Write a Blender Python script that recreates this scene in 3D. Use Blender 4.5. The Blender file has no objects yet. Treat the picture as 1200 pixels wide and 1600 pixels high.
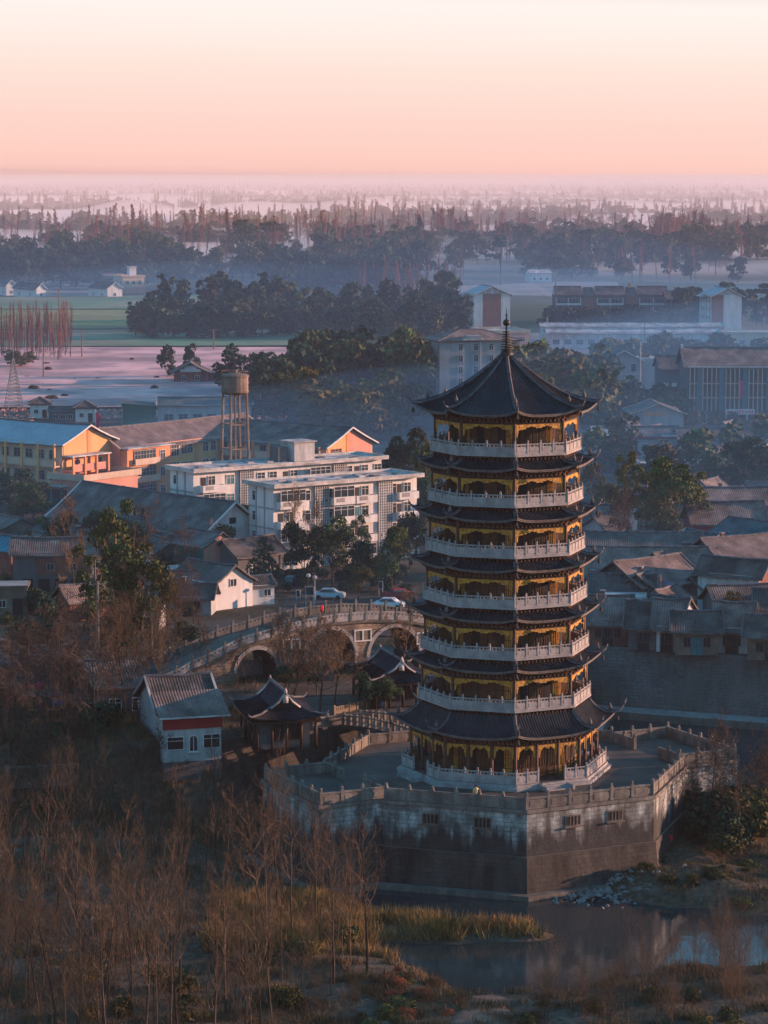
import bpy, math, random
import numpy as np
from mathutils import Vector, Matrix
R = math.radians
sc = bpy.context.scene
col = sc.collection
# ------------------------------------------------------------------ camera
FPX, CAMZ = 4350.0, 56.3
PITCH = math.atan(525 / FPX)
cd = bpy.data.cameras.new('camera'); cam = bpy.data.objects.new('camera', cd); col.objects.link(cam)
cam.location = (0, 0, CAMZ); cam.rotation_euler = (math.pi / 2 - PITCH, 0, 0)
cd.sensor_fit = 'VERTICAL'; cd.sensor_height = 36; cd.lens = 36 * FPX / 1600
cd.clip_start = 1; cd.clip_end = 60000
sc.camera = cam
# ------------------------------------------------------------------ sun and sky
SUN_AZ, SUN_EL = 101.0, 9.5          # degrees clockwise from the direction towards the camera; height
ld = bpy.data.lights.new('sun', 'SUN'); sun = bpy.data.objects.new('sun', ld); col.objects.link(sun)
ld.energy = 5.0; ld.angle = R(0.5); ld.color = (1.0, 0.53, 0.36)
a = R(SUN_AZ); SUNV = Vector((math.sin(a) * math.cos(R(SUN_EL)), -math.cos(a) * math.cos(R(SUN_EL)), math.sin(R(SUN_EL))))
sun.rotation_euler = SUNV.to_track_quat('Z', 'Y').to_euler()
w = bpy.data.worlds.new('World'); sc.world = w; w.use_nodes = True
nt = w.node_tree; nt.nodes.clear()
def N(t, **k):
    n = nt.nodes.new(t)
    for q, v in k.items(): setattr(n, q, v)
    return n
out = N('ShaderNodeOutputWorld'); add = N('ShaderNodeAddShader')
sky = N('ShaderNodeTexSky', sky_type='NISHITA'); sky.sun_disc = False
sky.sun_elevation = R(SUN_EL); sky.sun_rotation = math.atan2(SUNV.x, SUNV.y)
b1 = N('ShaderNodeBackground'); b1.inputs[1].default_value = 0.012
nt.links.new(sky.outputs[0], b1.inputs[0])
tc = N('ShaderNodeTexCoord'); sep = N('ShaderNodeSeparateXYZ'); nt.links.new(tc.outputs['Generated'], sep.inputs[0])
# sunrise gradient of the sky itself: salmon at the horizon, cream above it, blue dome overhead
nm = N('ShaderNodeMapping'); nm.inputs['Scale'].default_value = (2.2, 2.2, 34); nt.links.new(tc.outputs['Generated'], nm.inputs[0])
nz = N('ShaderNodeTexNoise'); nz.inputs['Scale'].default_value = 1.6; nz.inputs['Detail'].default_value = 5; nt.links.new(nm.outputs[0], nz.inputs['Vector'])
nq = N('ShaderNodeMath', operation='MULTIPLY_ADD'); nt.links.new(nz.outputs[0], nq.inputs[0]); nq.inputs[1].default_value = .0024; nq.inputs[2].default_value = -.0012
na_ = N('ShaderNodeMath', operation='ADD'); nt.links.new(nq.outputs[0], na_.inputs[0]); nt.links.new(sep.outputs[2], na_.inputs[1])
mx = N('ShaderNodeMath', operation='MULTIPLY_ADD'); nt.links.new(sep.outputs[0], mx.inputs[0]); mx.inputs[1].default_value = 0.018; nt.links.new(na_.outputs[0], mx.inputs[2])
mz = N('ShaderNodeMath', operation='POWER'); mz.use_clamp = True; nt.links.new(mx.outputs[0], mz.inputs[0]); mz.inputs[1].default_value = 0.5
ramp = N('ShaderNodeValToRGB'); nt.links.new(mz.outputs[0], ramp.inputs[0])
SKY = [(0.0, (.80, .47, .45)), (0.05, (.94, .56, .51)), (0.09, (.99, .605, .545)), (0.14, (1.0, .64, .585)), (0.19, (1.0, .72, .66)), (0.245, (1.0, .86, .83)),
       (0.28, (.50, .56, .64)), (0.34, (.24, .52, .70)), (0.55, (.11, .41, .68)), (0.75, (.08, .34, .61)), (1.0, (.07, .29, .56))]
el = ramp.color_ramp.elements
while len(el) > 1: el.remove(el[0])
el[0].position = SKY[0][0]; el[0].color = (*SKY[0][1], 1)
for p_, c_ in SKY[1:]:
    e_ = el.new(p_); e_.color = (*c_, 1)
b2 = N('ShaderNodeBackground'); b2.inputs[1].default_value = 0.59
nt.links.new(ramp.outputs[0], b2.inputs[0])
nt.links.new(b1.outputs[0], add.inputs[0]); nt.links.new(b2.outputs[0], add.inputs[1]); nt.links.new(add.outputs[0], out.inputs[0])
vs = sc.view_settings
vs.view_transform = 'Standard'; vs.look = 'None'; vs.exposure = 0.75; vs.gamma = 1.0; vs.use_curve_mapping = False
cy = sc.cycles
cy.max_bounces = 6; cy.diffuse_bounces = 2; cy.glossy_bounces = 2; cy.transmission_bounces = 2; cy.volume_bounces = 4; cy.transparent_max_bounces = 8
cy.sample_clamp_indirect = 4.0
try:
    cy.use_denoising = True; cy.denoiser = 'OPENIMAGEDENOISE'; cy.denoising_input_passes = 'RGB_ALBEDO_NORMAL'
except Exception: pass
rnd = random.Random(7); nr = np.random.default_rng(11)
# ------------------------------------------------------------------ helpers
def G(px, py, z=0.0):
    """ground point (at height z) that the photograph shows at a pixel"""
    dx = (px - 600) / FPX; dz = (800 - py) / FPX
    Y = math.cos(PITCH) + dz * math.sin(PITCH); Z = -math.sin(PITCH) + dz * math.cos(PITCH)
    t = (z - CAMZ) / Z
    return Vector((dx * t, Y * t, z))
def at(px, py, D):
    """point at distance D along the pixel's ray"""
    dx = (px - 600) / FPX; dz = (800 - py) / FPX
    Y = math.cos(PITCH) + dz * math.sin(PITCH); Z = -math.sin(PITCH) + dz * math.cos(PITCH)
    t = D / Y
    return Vector((dx * t, D, CAMZ + Z * t))
def tag(o, label=None, cat=None, group=None, kind=None):
    if label: o['label'] = label
    if cat: o['category'] = cat
    if group: o['group'] = group
    if kind: o['kind'] = kind
    return o
def empty(name, loc=(0, 0, 0), rz=0.0, label=None, cat=None, group=None):
    o = bpy.data.objects.new(name, None); col.objects.link(o); o.location = loc; o.rotation_euler = (0, 0, rz); o.empty_display_size = .2
    return tag(o, label, cat, group)
def link(name, me, parent=None, loc=None, rz=None):
    o = bpy.data.objects.new(name, me); col.objects.link(o)
    if parent is not None: o.parent = parent
    if loc is not None: o.location = loc
    if rz is not None: o.rotation_euler = (0, 0, rz)
    return o
class MB:
    def __init__(s): s.v = []; s.f = []; s.m = []; s.mats = []
    def mi(s, m):
        if m not in s.mats: s.mats.append(m)
        return s.mats.index(m)
    def add(s, vs_, fs, m):
        b = len(s.v); s.v.extend([tuple(q) for q in vs_]); i = s.mi(m)
        for f in fs: s.f.append(tuple(b + k for k in f)); s.m.append(i)
    def quad(s, p0, p1, p2, p3, m): s.add((p0, p1, p2, p3), ((0, 1, 2, 3),), m)
    def poly(s, pts, m): s.add(pts, (tuple(range(len(pts))),), m)
    def obox(s, c, h, m, rz=0.0, rx=0.0):
        cz, sz = math.cos(rz), math.sin(rz); vs_ = []
        for z in (-h[2], h[2]):
            for x, y in ((-h[0], -h[1]), (h[0], -h[1]), (h[0], h[1]), (-h[0], h[1])):
                yy, zz = (y * math.cos(rx) - z * math.sin(rx), y * math.sin(rx) + z * math.cos(rx)) if rx else (y, z)
                vs_.append((c[0] + x * cz - yy * sz, c[1] + x * sz + yy * cz, c[2] + zz))
        s.add(vs_, ((3, 2, 1, 0), (4, 5, 6, 7), (0, 1, 5, 4), (1, 2, 6, 5), (2, 3, 7, 6), (3, 0, 4, 7)), m)
    def box(s, x0, y0, z0, x1, y1, z1, m): s.obox(((x0 + x1) / 2, (y0 + y1) / 2, (z0 + z1) / 2), (abs(x1 - x0) / 2, abs(y1 - y0) / 2, abs(z1 - z0) / 2), m)
    def prism(s, pts, z0, z1, m, pts2=None, cap=True, capm=None):
        n = len(pts); p2 = pts2 or pts
        vs_ = [(p[0], p[1], z0) for p in pts] + [(p[0], p[1], z1) for p in p2]
        s.add(vs_, [(i, (i + 1) % n, n + (i + 1) % n, n + i) for i in range(n)], m)
        if cap: s.poly([(p[0], p[1], z1) for p in p2], capm or m); s.poly([(p[0], p[1], z0) for p in reversed(pts)], m)
    def tube(s, pts, r, m, n=5, caps=True):
        pts = [Vector(p) for p in pts]; k = len(pts); rs = r if isinstance(r, (list, tuple)) else [r] * k; vs_ = []
        for i, p in enumerate(pts):
            d = (pts[min(i + 1, k - 1)] - pts[max(i - 1, 0)]); d = d.normalized() if d.length > 1e-9 else Vector((0, 0, 1))
            u = d.cross(Vector((0, 0, 1)) if abs(d.z) < .9 else Vector((1, 0, 0))).normalized(); q = d.cross(u)
            for j in range(n):
                t = 2 * math.pi * (j + .5) / n; vs_.append(p + u * (rs[i] * math.cos(t)) + q * (rs[i] * math.sin(t)))
        fs = [(i * n + j, (i + 1) * n + j, (i + 1) * n + (j + 1) % n, i * n + (j + 1) % n) for i in range(k - 1) for j in range(n)]
        if caps: fs += [tuple(range(n)), tuple(reversed(range((k - 1) * n, k * n)))]
        s.add(vs_, fs, m)
    def lathe(s, prof, m, n=12, c=(0, 0)):
        k = len(prof); vs_ = [(c[0] + r * math.cos(2 * math.pi * j / n), c[1] + r * math.sin(2 * math.pi * j / n), z) for r, z in prof for j in range(n)]
        s.add(vs_, [(i * n + j, i * n + (j + 1) % n, (i + 1) * n + (j + 1) % n, (i + 1) * n + j) for i in range(k - 1) for j in range(n)] + [tuple(reversed(range(n))), tuple(range((k - 1) * n, k * n))], m)
    def mesh(s, name, smooth=False):
        me = bpy.data.meshes.new(name); me.from_pydata(s.v, [], s.f)
        for m in s.mats: me.materials.append(m)
        me.polygons.foreach_set('material_index', s.m)
        if smooth: me.polygons.foreach_set('use_smooth', [True] * len(s.f))
        me.update(); return me
    def build(s, name, parent=None, smooth=False): return link(name, s.mesh(name, smooth), parent)
# ------------------------------------------------------------------ materials
def mat(name, c, rough=.8, var=.25, sc_=1.0, bump=0.0, c2=None, c2f=.5, c2s=.3, obj_var=0.0, lines=None, spec=.3, metal=0.0, streak=None, brick=None, zst=None):
    """colour with two scales of uneven wear; lines=(axis, spacing, depth) tile rows; streak=(colour, amount) runs of dirt; brick=(w,h) courses"""
    m = bpy.data.materials.new(name); m.use_nodes = True; t = m.node_tree; n_ = t.nodes; L = t.links.new
    bs = n_['Principled BSDF']; bs.inputs['Roughness'].default_value = rough; bs.inputs['Metallic'].default_value = metal
    bs.inputs['Specular IOR Level'].default_value = spec
    g = n_.new('ShaderNodeNewGeometry'); tc_ = n_.new('ShaderNodeTexCoord')
    def noise(s, d=4.0, vec=None, mp=None):
        q = n_.new('ShaderNodeTexNoise'); q.inputs['Scale'].default_value = s; q.inputs['Detail'].default_value = d
        v = vec or g.outputs['Position']
        if mp:
            k = n_.new('ShaderNodeMapping'); k.inputs['Scale'].default_value = mp; L(v, k.inputs[0]); v = k.outputs[0]
        L(v, q.inputs['Vector']); return q.outputs[0]
    def mixc(f, a_, b_, bt='MIX'):
        q = n_.new('ShaderNodeMix'); q.data_type = 'RGBA'; q.blend_type = bt
        for i, v in ((0, f), (6, a_), (7, b_)):
            if isinstance(v, (int, float)): q.inputs[i].default_value = v
            elif isinstance(v, tuple): q.inputs[i].default_value = (*v, 1)
            else: L(v, q.inputs[i])
        return q.outputs[2]
    def rng(v, a0, a1, b0, b1):
        q = n_.new('ShaderNodeMapRange'); L(v, q.inputs[0])
        for i, x in enumerate((a0, a1, b0, b1)): q.inputs[i + 1].default_value = x
        return q.outputs[0]
    def mth(op, a_, b_=None):
        q = n_.new('ShaderNodeMath'); q.operation = op
        for i, v in ((0, a_), (1, b_)):
            if v is None: continue
            if isinstance(v, (int, float)): q.inputs[i].default_value = v
            else: L(v, q.inputs[i])
        return q.outputs[0]
    cc = tuple(c)
    if c2: cc = mixc(rng(noise(c2s, 6), c2f - .08, c2f + .08, 0, 1), tuple(c), tuple(c2))
    v = rng(noise(sc_, 6), .3, .7, 1 - var, 1 + var)
    v2 = rng(noise(sc_ * 7.3, 3), .3, .7, 1 - var * .6, 1 + var * .6)
    val = mth('MULTIPLY', v, v2)
    if obj_var:
        oi = n_.new('ShaderNodeObjectInfo'); val = mth('MULTIPLY', val, rng(oi.outputs['Random'], 0, 1, 1 - obj_var, 1 + obj_var))
    hgt = None
    if lines:
        sp_ = n_.new('ShaderNodeSeparateXYZ'); L(tc_.outputs['Object'], sp_.inputs[0])
        ph = mth('MULTIPLY', sp_.outputs['XYZ'.index(lines[0])], 2 * math.pi / lines[1]); hgt = mth('SINE', ph)
        val = mth('MULTIPLY', val, rng(hgt, -1, 1, 1 - lines[2], 1 + lines[2] * .4))
    cb = n_.new('ShaderNodeCombineColor')
    for i in range(3): L(val, cb.inputs[i])
    fin = mixc(1.0, cc, cb.outputs[0], 'MULTIPLY')
    if brick:
        bk = n_.new('ShaderNodeTexBrick'); mp = n_.new('ShaderNodeMapping'); mp.inputs['Rotation'].default_value = (math.pi / 2, 0, 0)
        sx = n_.new('ShaderNodeSeparateXYZ'); L(g.outputs['Position'], sx.inputs[0]); cx = n_.new('ShaderNodeCombineXYZ')
        L(mth('ADD', sx.outputs[0], mth('MULTIPLY', sx.outputs[1], .8)), cx.inputs[0]); L(sx.outputs[2], cx.inputs[1]); L(cx.outputs[0], bk.inputs['Vector'])
        bk.inputs['Scale'].default_value = 1.0; bk.inputs['Brick Width'].default_value = brick[0]; bk.inputs['Row Height'].default_value = brick[1]; bk.inputs['Mortar Size'].default_value = .03
        for k_, v_ in (('Color1', 1.08), ('Color2', .82), ('Mortar', .45)): bk.inputs[k_].default_value = (v_, v_, v_, 1)
        fin = mixc(.85, fin, bk.outputs[0], 'MULTIPLY')
    if zst:
        sz = n_.new('ShaderNodeSeparateXYZ'); L(g.outputs['Position'], sz.inputs[0])
        hz_ = mth('ADD', sz.outputs[2], rng(noise(1.0, 6, None, (.9, .9, .10)), .3, .7, -1.5, 1.5))
        fin = mixc(rng(hz_, zst[1], zst[0], .93, 0), fin, tuple(zst[2]))
    if streak:
        sk = rng(noise(1.0, 5, None, (1.1, 1.1, .12)), .5 - .12, .5 + .16, 0, streak[1])
        fin = mixc(sk, fin, tuple(streak[0]))
    L(fin, bs.inputs['Base Color'])
    if bump:
        bp = n_.new('ShaderNodeBump'); bp.inputs['Strength'].default_value = bump; bp.inputs['Distance'].default_value = .12
        L(hgt if hgt else noise(sc_ * 5, 6), bp.inputs['Height']); L(bp.outputs[0], bs.inputs['Normal'])
    return m
M = {}
M['tile'] = mat('dark roof tile', (.019, .021, .028), .55, .4, .9, .3, c2=(.032, .032, .038), c2s=.5, spec=.35)
M['halltile'] = mat('blue black hall tile', (.026, .031, .042), .85, .35, .9, .3, spec=.05)
M['ridge'] = mat('pale worn ridge mortar', (.11, .115, .13), .7, .5, 1.6)
M['edge'] = mat('eave edge tile', (.13, .115, .105), .7, .35, 2)
M['wood'] = mat('dark timber', (.045, .026, .018), .6, .3, 2)
M['redwood'] = mat('red brown timber', (.10, .038, .022), .6, .3, 2)
M['gold'] = mat('gilt carving', (.50, .26, .035), .55, .5, 3.5, .5, spec=.4)
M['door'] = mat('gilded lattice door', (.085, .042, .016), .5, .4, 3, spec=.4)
M['doorgoldlit'] = mat('gilded door panel with sunlit tone', (.50, .24, .04), .45, .3, 3)
M['stone'] = mat('pale carved stone', (.35, .34, .335), .75, .25, 1.2, .15, streak=((.20, .20, .20), .5))
M['bronze'] = mat('dark bronze', (.05, .042, .035), .45, .3, 3, metal=.3)
M['dark'] = mat('dark opening', (.012, .012, .014), .6, .2, 1)
M['glass'] = mat('window glass', (.035, .05, .06), .12, .3, .6, spec=.6)
M['paving'] = mat('worn stone paving', (.092, .074, .060), .8, .35, .35, .1, c2=(.060, .052, .046), c2s=.25)
M['basewall'] = mat('limewashed stone wall', (.44, .48, .46), .85, .3, .6, .35, c2=(.22, .235, .225), c2f=.5, c2s=.8, streak=((.03, .03, .03), .7), brick=(.9, .42), zst=(-1.7, -3.0, (.030, .030, .030)))
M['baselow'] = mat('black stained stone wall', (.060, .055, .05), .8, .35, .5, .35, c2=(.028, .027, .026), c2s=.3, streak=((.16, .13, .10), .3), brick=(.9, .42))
M['ledge'] = mat('concrete footing', (.17, .15, .125), .85, .3, .6, .2, streak=((.05, .045, .04), .5))
M['parapet'] = mat('weathered parapet stone', (.20, .185, .165), .85, .35, .9, .2, streak=((.05, .05, .048), .6))
M['bridge'] = mat('bridge masonry', (.30, .235, .18), .85, .35, .5, .3, c2=(.16, .14, .12), c2s=.4, brick=(.7, .35))
M['conc'] = mat('concrete', (.33, .32, .31), .85, .2, .4, .1, streak=((.16, .15, .14), .35))
M['asph'] = mat('asphalt', (.055, .055, .058), .9, .2, .3)
M['white'] = mat('white render', (.72, .72, .70), .85, .1, .3, 0, streak=((.42, .42, .42), .45))
M['offw'] = mat('dirty white render', (.50, .51, .50), .85, .18, .3, 0, streak=((.22, .23, .23), .6))
M['grey'] = mat('grey render', (.36, .37, .38), .85, .15, .3, 0, streak=((.18, .19, .2), .4))
M['dgrey'] = mat('dark grey render', (.13, .135, .14), .85, .2, .3, 0, streak=((.06, .06, .06), .5))
M['orange'] = mat('orange paint', (.68, .29, .13), .8, .12, .3, 0, streak=((.45, .2, .1), .3))
M['yellow'] = mat('yellow paint', (.72, .40, .17), .8, .1, .3, 0, streak=((.5, .3, .12), .3))
M['pink'] = mat('salmon paint', (.62, .30, .22), .8, .1, .3, 0, streak=((.45, .22, .17), .3))
M['beige'] = mat('beige paint', (.56, .44, .33), .8, .12, .3, 0, streak=((.36, .3, .25), .3))
M['brick'] = mat('red brick', (.30, .12, .085), .85, .25, .8, .2, brick=(.5, .16), streak=((.12, .06, .05), .4))
M['brown'] = mat('brown cladding', (.27, .115, .075), .8, .12, .5)
M['mud'] = mat('earth plaster', (.24, .18, .13), .9, .3, .6, .2, c2=(.15, .12, .09), c2s=.4)
M['greensheet'] = mat('green metal sheet', (.02, .14, .115), .5, .15, .5, lines=('X', .4, .25))
M['redpaint'] = mat('red paint', (.35, .03, .03), .6, .15, .6)
M['magenta'] = mat('red banner cloth', (.62, .03, .10), .7, .1, 1)
M['bluetarp'] = mat('blue tarpaulin', (.02, .12, .42), .5, .2, 1)
M['teal'] = mat('teal painted door', (.03, .16, .19), .6, .2, 1)
M['steel'] = mat('rusty steel', (.16, .115, .09), .7, .3, 1.5, c2=(.24, .13, .08), c2s=1.2)
M['rusttank'] = mat('stained concrete tank', (.28, .22, .18), .85, .25, .6, .2, streak=((.10, .075, .06), .7))
M['pole'] = mat('concrete pole', (.22, .2, .18), .9, .15, 1)
M['carw'] = mat('white car paint', (.72, .73, .74), .25, .03, .5, spec=.6)
M['carb'] = mat('pale blue car paint', (.36, .50, .58), .25, .03, .5, spec=.6)
M['rubber'] = mat('tyre rubber', (.02, .02, .02), .8, .1, 1)
M['rock'] = mat('river rubble', (.27, .255, .24), .9, .35, .8, .3, obj_var=.3)
M['bark'] = mat('bark', (.046, .037, .030), .9, .3, 2, .3)
M['palebark'] = mat('pale trunk', (.16, .125, .095), .9, .3, 2, .2)
M['twig'] = mat('reddish brown twigs', (.105, .070, .044), .9, .3, .5, obj_var=.35)
M['twigb'] = mat('dark brown twigs', (.075, .054, .044), .9, .3, .5, obj_var=.3)
M['poplar'] = mat('russet poplar twigs', (.19, .075, .060), .9, .25, .1, obj_var=.3)
M['leafd'] = mat('dark evergreen leaf', (.022, .054, .032), .75, .5, .6, obj_var=.35, spec=.2)
M['leafm'] = mat('mid green leaf', (.044, .088, .034), .75, .5, .6, c2=(.08, .085, .028), c2s=.25, obj_var=.3, spec=.2)
M['leafo'] = mat('olive autumn leaf', (.10, .078, .022), .8, .4, .6, c2=(.05, .06, .022), c2s=.35, obj_var=.3, spec=.2)
M['leafr'] = mat('russet leaf', (.25, .075, .038), .8, .5, .6, c2=(.12, .07, .03), c2s=.8, obj_var=.3, spec=.2)
M['reed'] = mat('dry reed', (.30, .19, .07), .9, .4, .4, c2=(.10, .095, .03), c2s=.25)
M['straw'] = mat('dead grass', (.16, .115, .065), .9, .4, .4, c2=(.05, .05, .025), c2s=.3)
M['frostgrass'] = mat('frosted grass', (.34, .36, .36), .9, .35, .5, c2=(.12, .11, .08), c2s=.5)
M['skin'] = mat('skin', (.42, .24, .17), .6, .05, 2)
M['coat'] = mat('light coat', (.62, .48, .20), .8, .1, 2)
M['redcoat'] = mat('red coat', (.65, .03, .03), .8, .1, 2)
M['navy'] = mat('dark trousers', (.025, .028, .04), .8, .1, 2)
for k_, c_, b_ in (('rg', (.098, .088, .082), (.165, .145, .135)), ('rb', (.155, .112, .098), (.23, .175, .155)), ('rd', (.062, .055, .052), (.12, .105, .098)), ('rt', (.05, .10, .115), (.09, .13, .14)), ('rp', (.15, .115, .11), (.20, .16, .15))):
    for ax in 'XY': M[k_ + ax] = mat({'rg': 'grey tile roof', 'rb': 'brown tile roof', 'rd': 'dark tile roof', 'rt': 'blue green sheet roof', 'rp': 'frosted brown tile roof'}[k_] + ' ' + ax, c_, .8, .38, .5, .35, c2=b_, c2s=.35, lines=(ax, .30, .26))
M['sheetX'] = mat('frosted blue sheet roof X', (.33, .42, .47), .55, .15, .25, .3, lines=('X', .8, .2)); M['sheetY'] = mat('frosted blue sheet roof Y', (.33, .42, .47), .55, .15, .25, .3, lines=('Y', .8, .2))
M['cyanX'] = mat('cyan sheet roof X', (.03, .22, .30), .5, .25, .4, .3, lines=('X', .8, .3)); M['cyanY'] = mat('cyan sheet roof Y', (.03, .22, .30), .5, .25, .4, .3, lines=('Y', .8, .3))
M['stubble'] = mat('sun pink frosted stubble', (.85, .44, .40), .95, .3, .05, 0, c2=(.48, .26, .25), c2s=.06)  # blades carry the same sunlit pink in their colour
M['frostroof'] = mat('frosted flat roof', (.58, .54, .52), .9, .2, .3, c2=(.30, .28, .27), c2s=.35)
# ------------------------------------------------------------------ ground: one sheet to the horizon, river cut into it
def axis(a0, a1, step, lo, hi, g=1.32):
    mid = list(np.arange(a0, a1 + 1e-6, step)); s = step; x = a0; left = []
    while x > lo: s *= g; x -= s; left.append(x)
    s = step; x = a1; right = []
    while x < hi: s *= g; x += s; right.append(x)
    return np.array(left[::-1] + mid + right)
gx = axis(-75, 95, 1.25, -9000, 9000); gy = axis(165, 385, 1.25, -400, 27000)
XX, YY = np.meshgrid(gx, gy); P2 = np.stack([XX.ravel(), YY.ravel()], 1)
def sd(poly):
    """signed distance to a polygon, negative inside"""
    p = np.array(poly, float); q = np.roll(p, -1, 0); d = np.full(len(P2), 1e18); ins = np.zeros(len(P2), bool)
    for a_, b_ in zip(p, q):
        e = b_ - a_; w_ = P2 - a_; t = np.clip((w_ @ e) / (e @ e), 0, 1); d = np.minimum(d, ((w_ - t[:, None] * e) ** 2).sum(1))
        c1 = (a_[1] <= P2[:, 1]) != (b_[1] <= P2[:, 1])
        with np.errstate(divide='ignore', invalid='ignore'):
            xi = a_[0] + (P2[:, 1] - a_[1]) / (b_[1] - a_[1] + 1e-12) * (b_[0] - a_[0])
        ins ^= c1 & (P2[:, 0] < xi)
    d = np.sqrt(d); return np.where(ins, -d, d)
def vnoise(s, seed):
    r = np.random.default_rng(seed); out_ = np.zeros(len(P2))
    for k in range(7):
        th = r.uniform(0, 6.28); f = s * 1.7 ** (k * .6); out_ += np.sin(P2 @ np.array([math.cos(th), math.sin(th)]) * f + r.uniform(0, 6.28)) / 7 * 2
    return out_
T0 = [(-9999, 279), (-60, 278), (-30, 274), (-23.5, 273.5), (-17.4, 274), (-17, 275), (-11, 279), (-2.5, 284.5), (6, 287), (14, 293), (20, 312), (24, 333.5), (60, 318.5), (120, 296), (9999, 200), (30000, 40000), (-30000, 40000)]
FLOOD = [(-9999, -999), (-60, 150), (-6, 150), (-9, 190), (-8, 205), (-5, 216), (-4, 224), (-2, 229), (-3, 236), (-6, 240), (-10, 245), (-14, 252), (-14, 262), (-14, 275), (-60, 280), (-9999, 290)]
NEAR = [(-40, -400), (80, -400), (110, 212), (60, 219), (40, 219), (33, 218.5), (26, 219), (20, 216), (15, 213), (9, 211.5), (3, 213), (1.5, 219), (-2, 222), (-12, 222)]
ISLE = [(-14, 224), (-2, 229.5), (6, 229), (13, 230.3), (14, 231.5), (5, 234.5), (-4, 238), (-14, 241)]
EAST = [(24.5, 252.5), (22, 249.5), (24, 246), (29, 243), (37, 241), (120, 235), (400, 230), (400, 275), (120, 278), (46, 277), (36, 274), (30, 264)]
SHADE_HILL = [(58, 120), (105, 100), (260, 90), (260, 285), (110, 262), (66, 251)]  # unseen hill to the right, added to shade the near bank
h = np.full(len(P2), -9.6)
n1 = vnoise(.25, 1); n2 = vnoise(.9, 2)
for poly, lev, slope, amp in ((T0, 0, 5.0, 0), (FLOOD, -6.9, .35, .35), (NEAR, -6.6, .45, .4), (ISLE, -7.3, .5, .2), (EAST, -6.3, .4, .55)):
    d = sd(poly); hh = lev - np.clip(d, 0, None) * slope + amp * (n1 + .5 * n2)
    if lev < 0: hh = hh - np.clip(d + 3, 0, 3) * .15
    h = np.maximum(h, hh)
dH = sd(SHADE_HILL); h = np.maximum(h, -7 + np.where(dH < 0, 9.0 * (1 - np.exp(dH / 11)), 0) + np.where(dH < 0, n1 * .8, -99))
far = np.clip((P2[:, 1] - 500) / 600, 0, 1); h = h + np.where(h > -.2, n2 * .12 + far * 0.25 * n1, 0)
pm = np.exp(-((P2[:, 0] - 7.7) / 4.2) ** 4) * np.clip((214.5 - P2[:, 1]) / 2.5, 0, 1) * (P2[:, 1] > 150)
h = h * (1 - pm) + pm * (-6.75 - np.clip(P2[:, 1] - 205, 0, 9) * .09)
TH = h.reshape(XX.shape)
def gz(x, y):
    i = int(np.clip(np.searchsorted(gx, x) - 1, 0, len(gx) - 2)); j = int(np.clip(np.searchsorted(gy, y) - 1, 0, len(gy) - 2))
    u = (x - gx[i]) / (gx[i + 1] - gx[i]); v = (y - gy[j]) / (gy[j + 1] - gy[j])
    return float((TH[j, i] * (1 - u) + TH[j, i + 1] * u) * (1 - v) + (TH[j + 1, i] * (1 - u) + TH[j + 1, i + 1] * u) * v)
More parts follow.
